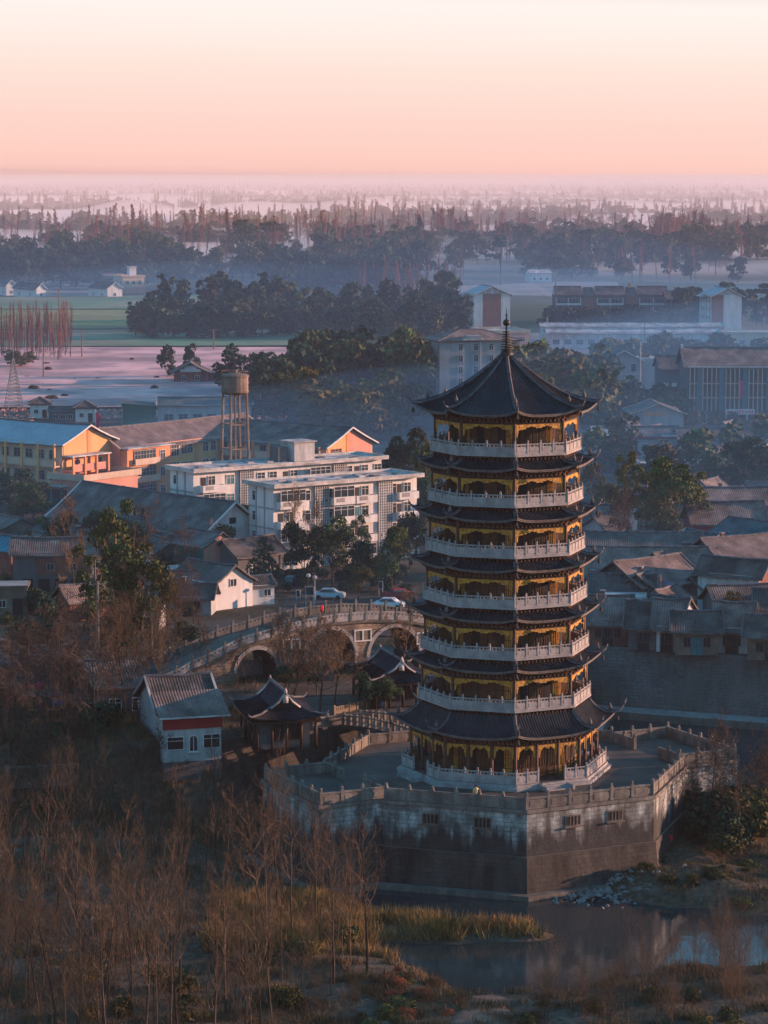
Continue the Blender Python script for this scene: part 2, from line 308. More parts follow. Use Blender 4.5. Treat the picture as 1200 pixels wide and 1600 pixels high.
def ground_mat():
    m = bpy.data.materials.new('bare winter ground'); m.use_nodes = True; t = m.node_tree; L = t.links.new; nn = t.nodes
    bs = nn['Principled BSDF']; bs.inputs['Roughness'].default_value = .95; bs.inputs['Specular IOR Level'].default_value = .1
    g = nn.new('ShaderNodeNewGeometry')
    def noise(s, d=6):
        q = nn.new('ShaderNodeTexNoise'); q.inputs['Scale'].default_value = s; q.inputs['Detail'].default_value = d; L(g.outputs['Position'], q.inputs['Vector']); return q.outputs[0]
    def ramp_(v, stops):
        q = nn.new('ShaderNodeValToRGB'); L(v, q.inputs[0]); e = q.color_ramp.elements
        while len(e) > 1: e.remove(e[0])
        e[0].position = stops[0][0]; e[0].color = (*stops[0][1], 1)
        for p_, c_ in stops[1:]: e.new(p_).color = (*c_, 1)
        return q.outputs[0]
    def mix(f, a_, b_, bt='MIX'):
        q = nn.new('ShaderNodeMix'); q.data_type = 'RGBA'; q.blend_type = bt
        for i, v in ((0, f), (6, a_), (7, b_)):
            if isinstance(v, (int, float)): q.inputs[i].default_value = v
            else: L(v, q.inputs[i])
        return q.outputs[2]
    near = ramp_(noise(.13), [(.30, (.035, .036, .020)), (.44, (.075, .060, .040)), (.56, (.10, .078, .055)), (.68, (.15, .13, .105))])
    fine = ramp_(noise(1.9), [(.3, (.55, .55, .55)), (.7, (1.3, 1.3, 1.3))])
    nearc = mix(1.0, near, fine, 'MULTIPLY')
    vo = nn.new('ShaderNodeTexVoronoi'); vo.inputs['Scale'].default_value = .008; L(g.outputs['Position'], vo.inputs['Vector'])
    sepc = nn.new('ShaderNodeSeparateColor'); L(vo.outputs['Color'], sepc.inputs[0])
    fld = ramp_(sepc.outputs[0], [(0, (.05, .075, .03)), (.35, (.09, .10, .05)), (.6, (.16, .13, .10)), (.85, (.30, .27, .25))])
    fldc = mix(1.0, fld, ramp_(noise(.05), [(.3, (.7, .7, .7)), (.7, (1.25, 1.25, 1.25))]), 'MULTIPLY')
    sx = nn.new('ShaderNodeSeparateXYZ'); L(g.outputs['Position'], sx.inputs[0])
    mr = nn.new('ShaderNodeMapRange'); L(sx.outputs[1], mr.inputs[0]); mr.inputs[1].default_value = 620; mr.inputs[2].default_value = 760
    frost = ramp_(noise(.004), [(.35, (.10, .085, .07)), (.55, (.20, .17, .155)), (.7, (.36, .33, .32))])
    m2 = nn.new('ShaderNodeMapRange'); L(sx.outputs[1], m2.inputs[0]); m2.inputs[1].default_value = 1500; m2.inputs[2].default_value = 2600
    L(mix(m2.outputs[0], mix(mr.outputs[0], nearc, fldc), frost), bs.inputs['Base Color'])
    bp = nn.new('ShaderNodeBump'); bp.inputs['Strength'].default_value = .5; bp.inputs['Distance'].default_value = .25; L(noise(2.5), bp.inputs['Height']); L(bp.outputs[0], bs.inputs['Normal'])
    return m
ny, nx = XX.shape
me = bpy.data.meshes.new('ground')
idx = np.arange(nx * ny).reshape(ny, nx)
fq = np.stack([idx[:-1, :-1], idx[:-1, 1:], idx[1:, 1:], idx[1:, :-1]], -1).reshape(-1, 4)
def fast_mesh(name, verts, quads, mats, smooth=False, k=4):
    me = bpy.data.meshes.new(name); verts = np.asarray(verts, np.float32); quads = np.asarray(quads, np.int32)
    me.vertices.add(len(verts)); me.vertices.foreach_set('co', verts.ravel())
    me.loops.add(quads.size); me.loops.foreach_set('vertex_index', quads.ravel())
    me.polygons.add(len(quads)); me.polygons.foreach_set('loop_start', np.arange(len(quads), dtype=np.int32) * k)
    if smooth: me.polygons.foreach_set('use_smooth', np.ones(len(quads), bool))
    for m in mats: me.materials.append(m)
    me.update(calc_edges=True); me.validate(); return me
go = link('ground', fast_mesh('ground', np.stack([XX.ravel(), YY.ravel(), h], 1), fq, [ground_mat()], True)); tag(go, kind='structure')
# water
def water_mat():
    m = bpy.data.materials.new('still river water'); m.use_nodes = True; t = m.node_tree; bs = t.nodes['Principled BSDF']
    bs.inputs['Base Color'].default_value = (.014, .034, .040, 1); bs.inputs['Roughness'].default_value = .06; bs.inputs['Specular IOR Level'].default_value = .5
    g = t.nodes.new('ShaderNodeNewGeometry'); q = t.nodes.new('ShaderNodeTexNoise'); q.inputs['Scale'].default_value = .9; q.inputs['Detail'].default_value = 4
    t.links.new(g.outputs['Position'], q.inputs['Vector']); bp = t.nodes.new('ShaderNodeBump'); bp.inputs['Strength'].default_value = .10; bp.inputs['Distance'].default_value = .1
    t.links.new(q.outputs[0], bp.inputs['Height']); t.links.new(bp.outputs[0], bs.inputs['Normal']); return m
M['water'] = water_mat()
b = MB(); b.quad((-70, 150, -8), (260, 150, -8), (260, 345, -8), (-70, 345, -8), M['water']); tag(b.build('river_water'), kind='structure')
# fields laid over the ground far out
def field(name, pts, m, z=.6):
    b = MB(); q = [G(*p) for p in pts]; n = 40
    lo, hi = (q[0], q[-1]), (q[1], q[-2])
    b.poly([(p.x, p.y, z) for p in q], m); return tag(b.build(name), kind='structure')
M['frost'] = mat('sun pink frost on stubble', (.86, .45, .41), .95, .25, .03, .3, c2=(.48, .27, .26), c2f=.5, c2s=.05)  # pink of the low sun is put into the frost colour
M['pasture'] = mat('winter pasture', (.14, .24, .075), .95, .3, .02, c2=(.22, .24, .10), c2s=.012)
M['pasture2'] = mat('dewy pasture', (.10, .22, .12), .95, .25, .02, c2=(.24, .24, .15), c2s=.012)
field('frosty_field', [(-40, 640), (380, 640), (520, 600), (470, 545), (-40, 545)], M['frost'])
field('pasture', [(-40, 544), (560, 542), (500, 516), (-40, 518)], M['pasture2'])
field('pasture', [(-40, 517), (430, 515), (330, 486), (-40, 486)], M['pasture'])
field('pasture', [(-40, 485), (330, 485), (420, 462), (-40, 467)], M['pasture2'], .7)
# ------------------------------------------------------------------ the pagoda and its stone terrace
PC = Vector((11.5, 261.5, 0)); PROT = R(-92.5 + 6.7)
C22, S22 = math.cos(R(22.5)), math.sin(R(22.5))
def vert8(r, k): return Vector((r * math.cos(R(45 * k)), r * math.sin(R(45 * k)), 0))
def octo(r): return [(vert8(r, k).x, vert8(r, k).y) for k in range(8)]
def face_pt(k, ap, s, z):
    """point on face k: apothem ap, sideways s, height z"""
    t = R(45 * k + 22.5); return Vector((ap * math.cos(t) - s * math.sin(t), ap * math.sin(t) + s * math.cos(t), z))
def fbox(b, k, ap, s, z, dd, ds, dz, m):
    b.obox(face_pt(k, ap, s, z), (dd / 2, ds / 2, dz / 2), m, rz=R(45 * k + 22.5))
def roof8(parent, name, ri, ro, zi, ze, p, lift, flare, horn, apex=False):
    """one octagonal tiled roof: concave slope, corners swept up, tile rows running down it"""
    def P(k, t, s, dz=0.0):
        r = ri + (ro - ri) * t; w_ = r * S22; u = max(-1, min(1, s / w_)) if w_ > 1e-6 else 0
        q = abs(u) ** 3.2; e = q * t * t
        z = ze + (zi - ze) * (1 - t) ** p + lift * e
        f = 1 + flare * e / max(r, .1)
        v = face_pt(k, r * C22 * f, s * f, z + dz); return v
    b = MB(); NT, NU = 10, 12
    for k in range(8):
        top, bot = [], []
        for i in range(NT + 1):
            t = i / NT; w_ = (ri + (ro - ri) * t) * S22
            for j in range(NU + 1):
                s = w_ * (2 * j / NU - 1); top.append(P(k, t, s)); bot.append(P(k, t, s, -.16))
        fs = [(i * (NU + 1) + j, (i + 1) * (NU + 1) + j, (i + 1) * (NU + 1) + j + 1, i * (NU + 1) + j + 1) for i in range(NT) for j in range(NU)]
        b.add(top, fs, M['tile']); b.add(bot, [tuple(reversed(q)) for q in fs], M['redwood'])
        e = [P(k, 1, ro * S22 * (2 * j / NU - 1)) for j in range(NU + 1)]
        for j in range(NU): b.quad(e[j] + Vector((0, 0, -.16)), e[j + 1] + Vector((0, 0, -.16)), e[j + 1], e[j], M['edge'])
        b.tube([q + Vector((0, 0, .02)) for q in e], .075, M['edge'], 4)
        wo = ro * S22; n = int(2 * wo / .27)
        for q in range(n):
            s = -wo + (q + .5) * 2 * wo / n
            t0 = max(0, (abs(s) / S22 - ri) / (ro - ri)) if ro > ri else 0
            if t0 > .95: continue
            pts = [P(k, t0 + (1 - t0) * i / 8, s, .035) for i in range(9)]
            b.tube(pts, .062, M['tile'], 4, caps=False)
    rf = b.build(name, parent)
    h_ = MB()
    pts = [Vector((0, 0, 0))] * 0
    for i in range(15):
        t = i / 14; r = ri + (ro - ri) * t; pts.append(Vector((r * (1 + flare * t * t / max(r, .1)), 0, ze + (zi - ze) * (1 - t) ** p + lift * t * t + .13)))
    c = pts[-1]
    pts2 = pts + [c + Vector((horn * .30, 0, horn * .10)), c + Vector((horn * .58, 0, horn * .32)), c + Vector((horn * .80, 0, horn * .66)), c + Vector((horn * .90, 0, horn * 1.0))]
    h_.tube(pts2, [.17] * len(pts) + [.14, .11, .08, .035], M['ridge'], 6)
    h_.tube([q + Vector((0, 0, .16)) for q in pts], .08, M['tile'], 5)
    b0 = pts[-3]; h_.lathe([(.12, b0.z + .2), (.2, b0.z + .45), (.08, b0.z + .7), (.02, b0.z + .95)], M['edge'], 6, (b0.x, b0.y))
    hm = h_.mesh('hip_ridge', True)
    bell = MB(); bell.tube([(0, 0, 0), (0, 0, -.35)], .02, M['bronze'], 4); bell.lathe([(.04, -.35), (.10, -.5), (.16, -.8), (.0, -.8)], M['bronze'], 8); bell.tube([(0, 0, -.8), (0, 0, -1.05)], .03, M['bronze'], 4)
    bm_ = bell.mesh('wind_bell')
    for k in range(8):
        link('hip_ridge', hm, rf, rz=R(45 * k))
        v = vert8(1, k) * (c.x + horn * .25); link('wind_bell', bm_, rf, loc=(v.x, v.y, c.z - .05))
    return rf
def balustrade(parent, r, z, hgt, gaps=(), gap=3.2):
    """carved stone railing round an octagon"""
    ap = r * C22; half = r * S22
    post = MB(); post.obox((0, 0, hgt / 2 + .06), (.09, .09, hgt / 2 + .06), M['stone']); post.lathe([(.06, hgt + .12), (.10, hgt + .17), (.09, hgt + .27), (.02, hgt + .32)], M['stone'], 6)
    pm = post.mesh('post')
    for k in range(8):
        spans = [(-half, half)] if k not in gaps else [(-half, -gap / 2), (gap / 2, half)]
        for s0, s1 in spans:
            b = MB(); n = max(1, round((s1 - s0) / 1.25)); c = (s0 + s1) / 2; L_ = s1 - s0
            fbox(b, k, ap, c, z + hgt * .93, .13, L_, .10, M['stone']); fbox(b, k, ap, c, z + hgt * .40, .08, L_, hgt * .62, M['stone']); fbox(b, k, ap, c, z + .06, .16, L_, .12, M['stone'])
            for i in range(n):
                m0 = s0 + L_ * (i + .5) / n; fbox(b, k, ap + .045, m0, z + hgt * .42, .03, L_ / n - .38, hgt * .36, M['stone'])
                for dx in (-.22, 0, .22): fbox(b, k, ap, m0 + dx * L_ / n * 1.3, z + hgt * .79, .07, .09, hgt * .19, M['stone'])
            bl = b.build('balustrade', parent)
            for i in range(n + (k in gaps)):
                v = face_pt(k, ap, s0 + (s1 - s0) * i / n, z); link('post', pm, bl, loc=v, rz=R(45 * k + 22.5))
def storey(parent, z, zt, rc, rw, ncol=0):
    """columns, gilded frieze, lattice doors and bracket bands of one storey; z floor, zt eave"""
    apc, apw, half, halfw = rc * C22, rw * C22, rc * S22, rw * S22
    b = MB(); b.prism(octo(rw), z, zt + .3, M['wood'], cap=False); b.build('storey_wall', parent)
    cm = MB(); cm.lathe([(.20, 0), (.20, .18), (.15, .2), (.15, zt - z - .3), (.15, zt - z - .1)], M['redwood'], 8); cm = cm.mesh('column', True)
    for k in range(8):
        v = vert8(rc, k); link('column', cm, parent, loc=(v.x, v.y, z))
        for i in range(ncol):
            v = face_pt(k, apc, half * (2 * (i + 1) / (ncol + 1) - 1), z); link('column', cm, parent, loc=v)
    br = MB()
    for k in range(8):
        hb = zt - .35
        fbox(br, k, apc, 0, hb, .22, 2 * half, .20, M['redwood']); fbox(br, k, apc, 0, hb - .42, .16, 2 * half, .16, M['wood'])
        n = int(2 * half / .42)
        for i in range(n):
            s = -half + (i + .5) * 2 * half / n
            fbox(br, k, apc + .14, s, hb - .19, .34, .17, .22, M['door'] if i % 2 == 0 else M['wood']); fbox(br, k, apc + .33, s, hb - .19, .06, .09, .09, M['edge']); fbox(br, k, apc + .32, s, hb + .10, .62, .15, .16, M['redwood'])
            fbox(br, k, apc + .62, s, hb + .25, .5, .10, .10, M['wood'])
    br.build('bracket_cornice', parent)
    nb = ncol + 1
    for k in range(8):
        fz = MB(); zt2 = zt - .86
        for q in range(nb):
            s0 = -half + 2 * half * q / nb + .17; s1 = -half + 2 * half * (q + 1) / nb - .17; n = 14
            for i in range(n):
                u = (i + .5) / n * 2 - 1; d = .30 + .10 * math.cos(u * 9) + .42 * abs(u) ** 5
                fbox(fz, k, apc, s0 + (s1 - s0) * (i + .5) / n, zt2 - d / 2 + .01, .09 + .02 * (i % 2), (s1 - s0) / n + .01 * (i % 2), d, M['gold'])
            for sg in (s0, s1):
                sd_ = 1 if sg == s0 else -1
                for j in range(4): fbox(fz, k, apc, sg + sd_ * (.13 - .012 * j), zt2 - .45 - j * .2, .07 + .012 * (j % 2), .26 - .05 * j, .2, M['gold'])
        fz.build('gilt_frieze', parent)
        dr = MB(); nd = 6; hd = zt - z - 1.1
        fbox(dr, k, apw + .03, 0, z + hd + .2, .10, 2 * halfw - .1, .36, M['doorgoldlit'])
        for i in range(nd):
            s = -halfw + (i + .5) * 2 * halfw / nd; wd = 2 * halfw / nd - .10
            side = i == nd - 1 or (i == 0 and k in (1, 2))  # sunlit door leaves get a brighter gold, both ends on sun-facing sides
            m_ = M['doorgoldlit'] if side else M['door']
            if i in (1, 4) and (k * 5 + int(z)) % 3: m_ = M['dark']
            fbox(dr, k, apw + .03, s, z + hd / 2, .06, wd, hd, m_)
            if m_ is not M['dark']:
                for j in (-.33, 0, .33): fbox(dr, k, apw + .075, s + j * wd, z + hd * .62, .03, .045, hd * .62, M['wood'])
                for j in (.30, .62, .93): fbox(dr, k, apw + .08, s, z + hd * j, .03, wd, .05, M['wood'])
        dr.build('lattice_door', parent)
def make_pagoda():
    t = empty('pagoda', PC, PROT, 'seven storey octagonal pagoda with dark upturned eaves, gilded storeys and pale stone balconies', 'pagoda')
    ZS = [6.99, 11.84, 16.56, 21.27, 25.97, 30.65]; ZE = [4.75, 10.75, 15.45, 20.1, 24.75, 29.4, 34.45]
    RB = [8.2, 7.97, 7.75, 7.52, 7.3, 7.08]
    b = MB(); b.prism(octo(10.35), 0, .28, M['stone']); b.prism(octo(10.0), .28, .56, M['stone'], capm=M['paving']); b.build('plinth', t)
    balustrade(t, 9.75, .56, 1.12, gaps=(0, 2, 4, 6), gap=2.9)
    for k in (0, 2, 4, 6):
        b = MB()
        for i in range(4): fbox(b, k, 10.0 * C22 + .1 + i * .34, 0, (.56 - i * .14) / 2 - .003, .36, 2.5, .56 - i * .14, M['stone'])
        for sg in (-1, 1):
            p0 = face_pt(k, 9.9 * C22, sg * 1.42, .0)
            fbox(b, k, 9.9 * C22 + .75, sg * 1.40, .22, 1.7, .24, .44, M['stone'])
        b.build('stair', t)
    storey(t, .56, ZE[0], 8.9, 7.0, ncol=2)
    roof8(t, 'eave_roof', 8.05, 10.1, 6.62, 4.75, 1.5, .55, .5, 1.25)
    for i in range(6):
        z = ZS[i]; r = RB[i]
        b = MB(); b.prism(octo(r - .9), z - .55, z, M['wood'])
        n = int(2 * (r - .5) * S22 / .4)
        for k in range(8):
            fbox(b, k, (r - .35) * C22, 0, z - .08, .3, 2 * (r - .2) * S22, .14, M['wood'])
            for q in range(n): fbox(b, k, (r - .5) * C22, -(r - .5) * S22 + (q + .5) * 2 * (r - .5) * S22 / n, z - .27, .55, .15, .2, M['redwood'] if q % 2 else M['wood'])
        b.build('bracket_band', t)
        b = MB(); b.prism(octo(r + .12), z, z + .2, M['stone'], capm=M['paving']); b.build('balcony_slab', t)
        balustrade(t, r - .02, z + .2, 1.0)
        storey(t, z + .2, ZE[i + 1], r - .38, r - 1.75)
        if i < 5: roof8(t, 'eave_roof', RB[i + 1] - .45, RB[i + 1] + .85, ZS[i + 1] - .42, ZE[i + 1], 1.35, .42, .42, .72)
    rf = roof8(t, 'main_roof', .45, 8.2, 39.45, 34.5, 1.42, .55, .42, .68)
    b = MB(); prof = [(.75, 39.3), (.62, 39.75), (.50, 40.0), (.28, 40.05)]; z = 40.1
    for i in range(8):
        r = .62 - i * .035; prof += [(.11, z), (r, z + .02), (r, z + .10), (.11, z + .12)]; z += .23
    prof += [(.10, z), (.08, 42.3), (.28, 42.4), (.36, 42.62), (.28, 42.86), (.09, 42.96), (.07, 43.3), (.16, 43.35), (.05, 43.42), (.04, 43.75), (.01, 44.05)]
    b.lathe(prof, M['bronze'], 12); b.build('finial', rf, True)
    return t
pagoda = make_pagoda()
def make_terrace():
    t = empty('stone_terrace', PC, PROT, 'stained stone terrace with parapets rising out of the water under the pagoda', 'terrace')
    RT = 17.5; side = RT * S22; ap = RT * C22; DP = 6.3
    def outline(o):
        pts = []
        for k in range(8):
            pts.append(vert8(RT + o / C22, k))
            if k in (2, 6):
                for s, e in ((-1, 0), (-1, 1), (1, 1), (1, 0)):
                    pts.append(face_pt(k, ap + (o if e == 0 else DP + o), s * (side - .5 + o) * 1.0, 0))
        return [(p.x, p.y) for p in pts]
    b = MB(); b.prism(outline(0), -4.3, -.35, M['basewall'], cap=False); b.build('upper_wall', t)
    b = MB(); b.prism(outline(.75), -9.2, -4.3, M['baselow'], outline(.22), capm=M['ledge']); b.build('lower_wall', t)
    b = MB(); b.prism(outline(1.5), -9.5, -7.55, M['ledge']); b.build('footing', t)
    b = MB(); b.prism(outline(.18), -.35, 0, M['parapet'], capm=M['paving']); b.build('deck', t)
    pm = MB(); pm.obox((0, 0, .62), (.16, .16, .62), M['parapet']); pm.lathe([(.12, 1.24), (.17, 1.3), (.14, 1.5), (.03, 1.55)], M['parapet'], 6); pm = pm.mesh('parapet_post')
    def rail(p0, p1):
        d = p1 - p0; L_ = d.length; n = max(1, round(L_ / 2.1)); a_ = math.atan2(d.y, d.x); c = (p0 + p1) / 2
        b = MB(); b.obox((c.x, c.y, .98), (L_ / 2, .14, .08), M['parapet'], a_); b.obox((c.x, c.y, .42), (L_ / 2, .09, .42), M['parapet'], a_)
        for i in range(n):
            q = p0 + d * ((i + .5) / n); b.obox((q.x, q.y, .46), (L_ / n / 2 - .3, .125, .26), M['parapet'], a_); b.obox((q.x, q.y, .88), (.12, .07, .09), M['parapet'], a_)
        r = b.build('parapet', t)
        for i in range(n): link('parapet_post', pm, r, loc=p0 + d * (i / n), rz=a_)
    ri = RT - .2
    for k in range(8):
        a_, c = vert8(ri, k), vert8(ri, k + 1)
        if k in (2, 6):
            s = side - .7; f = lambda ss, e: face_pt(k, ap - .2 + e, ss, 0)
            rail(f(-s, 0), f(-s, DP)); rail(f(-s, DP), f(s, DP)); rail(f(s, DP), f(s, 0)); rail(f(-s, 0), f(-2.2, 0)); rail(f(2.2, 0), f(s, 0))
        elif k == 4: rail(a_, a_ + (c - a_) * .36); rail(a_ + (c - a_) * .64, c)
        else: rail(a_, c)
    for k, s in ((7, -2.3), (7, 2.6), (0, -1.9), (0, 2.5)):
        b = MB(); fbox(b, k, ap + .03, s, -1.45, .10, 1.7, 1.05, M['ledge']); fbox(b, k, ap + .09, s, -1.45, .04, 1.4, .8, M['dark'])
        for j in (-.35, 0, .35): fbox(b, k, ap + .12, s + j, -1.45, .05, .10, .8, M['ledge'])
        fbox(b, k, ap + .15, s, -2.02, .3, 1.9, .1, M['ledge']); b.build('window', t)
    return t
terrace = make_terrace()
# ------------------------------------------------------------------ buildings
_win = {}
def win_mesh(w_, h_, kind='glass', mull=2, frame='white'):
    key = (round(w_, 2), round(h_, 2), kind, mull, frame)
    if key not in _win:
        b = MB(); b.box(-w_ / 2, -.05, 0, w_ / 2, .03, h_, M[kind]); fr = M[frame]; t_ = .07
        b.box(-w_ / 2 - t_, -.10, -t_, w_ / 2 + t_, .02, 0, fr); b.box(-w_ / 2 - t_, -.10, h_, w_ / 2 + t_, .02, h_ + t_, fr)
        b.box(-w_ / 2 - t_, -.10, 0, -w_ / 2, .02, h_, fr); b.box(w_ / 2, -.10, 0, w_ / 2 + t_, .02, h_, fr)
        for i in range(1, mull): b.box(-w_ / 2 + w_ * i / mull - .03, -.085, 0, -w_ / 2 + w_ * i / mull + .03, .01, h_, fr)
        if h_ > 1.1: b.box(-w_ / 2, -.08, h_ * .68, w_ / 2, .01, h_ * .68 + .05, fr)
        _win[key] = b.mesh('window')
    return _win[key]
class House:
    """local frame: origin at the corner nearest the camera on the ground, x along the face looking to the right of the camera, y along the face looking left, z up"""
    def __init__(s, name, label, cat, C, ang, lx, ly, ze, zb=0.0, group=None, name_h=None):
        s.o = empty(name, (C.x, C.y, zb), R(ang), label, cat, group); s.lx, s.ly, s.ze = lx, ly, ze - zb
    def part(s, name, b, smooth=False): return b.build(name, s.o, smooth)
    def body(s, wall, inset=0.0, gable=None, rise=0.0, z0=0.0):
        b = MB(); lx, ly, ze = s.lx, s.ly, s.ze; w_ = M[wall]
        b.prism([(0, 0), (lx, 0), (lx, ly), (0, ly)], z0, ze, w_)
        if gable == 'x':      # ridge along x: gables on the y faces
            for x in (0, lx): b.poly([(x, 0, ze), (x, ly / 2, ze + rise), (x, ly, ze)], w_)
        elif gable == 'y':
            for y in (0, ly): b.poly([(0, y, ze), (lx / 2, y, ze + rise), (lx, y, ze)], w_)
        return s.part('wall', b)
    def gable(s, roof, ridge, rise, oh=.6, ridge_m='ridge', th=.18, verge=None):
        b = MB(); lx, ly, ze = s.lx, s.ly, s.ze; L_, W = (lx, ly) if ridge == 'x' else (ly, lx)
        def T(u, v, z): return (u, v, z) if ridge == 'x' else (v, u, z)
        k = rise / (W / 2); zo = ze - oh * k + .12; rm = M[roof + ridge.upper()] if roof + ridge.upper() in M else M[roof]
        for sg in (0, 1):
            v0 = -oh if sg == 0 else W + oh; mid = W / 2; sag = -.14
            q = [T(-oh, v0, zo), T(L_ + oh, v0, zo), T(L_ + oh, mid, ze + rise + .12), T(-oh, mid, ze + rise + .12)]
            n_ = 6; top = []
            for i in range(n_ + 1):
                for j in range(9):
                    f = i / n_; g_ = j / 8; z = zo + (ze + rise + .12 - zo) * f + sag * math.sin(math.pi * f) + (rnd.random() - .5) * .09 - .13 * math.sin(math.pi * g_)
                    top.append(T(-oh + (L_ + 2 * oh) * g_, v0 + (mid - v0) * f, z))
            b.add(top, [(i * 9 + j, i * 9 + j + 1, i * 9 + j + 10, i * 9 + j + 9) for i in range(n_) for j in range(8)], rm)
            b.add([(x, y, z - th) for x, y, z in top], [(i * 9 + j + 9, i * 9 + j + 10, i * 9 + j + 1, i * 9 + j) for i in range(n_) for j in range(8)], M['wood'])
            for j in range(8): b.quad(top[j], top[j + 1], (top[j + 1][0], top[j + 1][1], top[j + 1][2] - th), (top[j][0], top[j][1], top[j][2] - th), M['edge'])
            vm = M[verge] if verge else M['edge']
            for e in (0, 1):
                p0, p1 = (q[0], q[3]) if e == 0 else (q[1], q[2])
                b.tube([Vector(top[i * 9 + (0 if e == 0 else 8)]) + Vector((0, 0, .03)) for i in range(n_ + 1)], .16 if verge else .12, vm, 4)
        b.tube([Vector(top[n_ * 9 + j]) + Vector((0, 0, .08)) for j in range(9)], .16, M[ridge_m], 5)
        return s.part('roof', b)
    def hip(s, roof, rise, oh=.7, ridge_m='ridge', k=1.0):
        b = MB(); lx, ly, ze = s.lx, s.ly, s.ze
        c = [(-oh, -oh, ze), (lx + oh, -oh, ze), (lx + oh, ly + oh, ze), (-oh, ly + oh, ze)]
        if lx > ly: d = (ly / 2 + oh) * k; r0, r1 = (-oh + d, ly / 2, ze + rise), (lx + oh - d, ly / 2, ze + rise)
        else: d = (lx / 2 + oh) * k; r0, r1 = (lx / 2, -oh + d, ze + rise), (lx / 2, ly + oh - d, ze + rise)
        rx_, ry_ = M.get(roof + 'X', M.get(roof)), M.get(roof + 'Y', M.get(roof))
        if lx > ly: b.quad(c[0], c[1], r1, r0, rx_); b.quad(c[2], c[3], r0, r1, rx_); b.poly([c[1], c[2], r1], ry_); b.poly([c[3], c[0], r0], ry_)
        else: b.quad(c[1], c[2], r1, r0, ry_); b.quad(c[3], c[0], r0, r1, ry_); b.poly([c[0], c[1], r0], rx_); b.poly([c[2], c[3], r1], rx_)
        b.prism([(p[0], p[1]) for p in c], ze - .2, ze - .02, M['wood'])
        b.tube([r0, r1], .15, M[ridge_m], 5)
        for p, q in ((c[0], r0), (c[1], r1 if lx > ly else r0), (c[2], r1), (c[3], r0 if lx > ly else r1)): b.tube([p, q], .12, M[ridge_m], 5)
        return s.part('roof', b)
    def flat(s, top='frostroof', par=.5, oh=.35, slab='conc'):
        b = MB(); lx, ly, ze = s.lx, s.ly, s.ze; th = .28
        b.box(-oh, -oh, ze, lx + oh, ly + oh, ze + th, M[slab])
        if par:
            for x0, y0, x1, y1 in ((-oh, -oh, lx + oh, -oh + .2), (-oh, ly + oh - .2, lx + oh, ly + oh), (-oh, -oh + .2, -oh + .2, ly + oh - .2), (lx + oh - .2, -oh + .2, lx + oh, ly + oh - .2)): b.box(x0, y0, ze + th, x1, y1, ze + th + par, M[slab])
        b.box(-oh + .2, -oh + .2, ze + th, lx + oh - .2, ly + oh - .2, ze + th + .03, M[top])
        return s.part('roof', b)
    def win(s, face, u, z, w_=1.3, h_=1.4, kind='glass', mull=2, frame='white', out=.02, name='window'):
        me_ = win_mesh(w_, h_, kind, mull, frame)
        if face == 'x': loc, rz = (u, -out, z), 0
        elif face == 'y': loc, rz = (-out, u, z), -math.pi / 2
        else: loc, rz = (s.lx + out, u, z), math.pi / 2
        return link(name, me_, s.o, loc=loc, rz=rz)
    def wins(s, face, n, zs, w_=1.3, h_=1.4, kind='glass', mull=2, frame='white', m0=.8, m1=None, skip=()):
        L_ = s.lx if face == 'x' else s.ly; m1 = m0 if m1 is None else m1
        for j, z in enumerate(zs):
            for i in range(n):
                if (i, j) in skip: continue
                s.win(face, m0 + (L_ - m0 - m1) * (i + .5) / n, z, w_, h_, kind, mull, frame)
    def door(s, face, u, w_=1.1, h_=2.1, kind='wood', out=.03):
        key = ('door', w_, h_, kind)
        if key not in _win:
            b = MB(); b.box(-w_ / 2, -.06, 0, w_ / 2, .02, h_, M[kind]); b.box(-w_ / 2 - .1, -.1, 0, -w_ / 2, .02, h_ + .1, M['edge']); b.box(w_ / 2, -.1, 0, w_ / 2 + .1, .02, h_ + .1, M['edge']); b.box(-w_ / 2, -.1, h_, w_ / 2, .02, h_ + .1, M['edge']); b.box(-.02, -.08, .05, .02, 0, h_ - .05, M['dark']); _win[key] = b.mesh('door')
        loc, rz = ((u, -out, 0), 0) if face == 'x' else ((-out, u, 0), -math.pi / 2)
        return link('door', _win[key], s.o, loc=loc, rz=rz)
    def bx(s, name, boxes, m):
        b = MB()
        for q in boxes: b.box(*q[:6], M[q[6] if len(q) > 6 else m])
        return s.part(name, b)
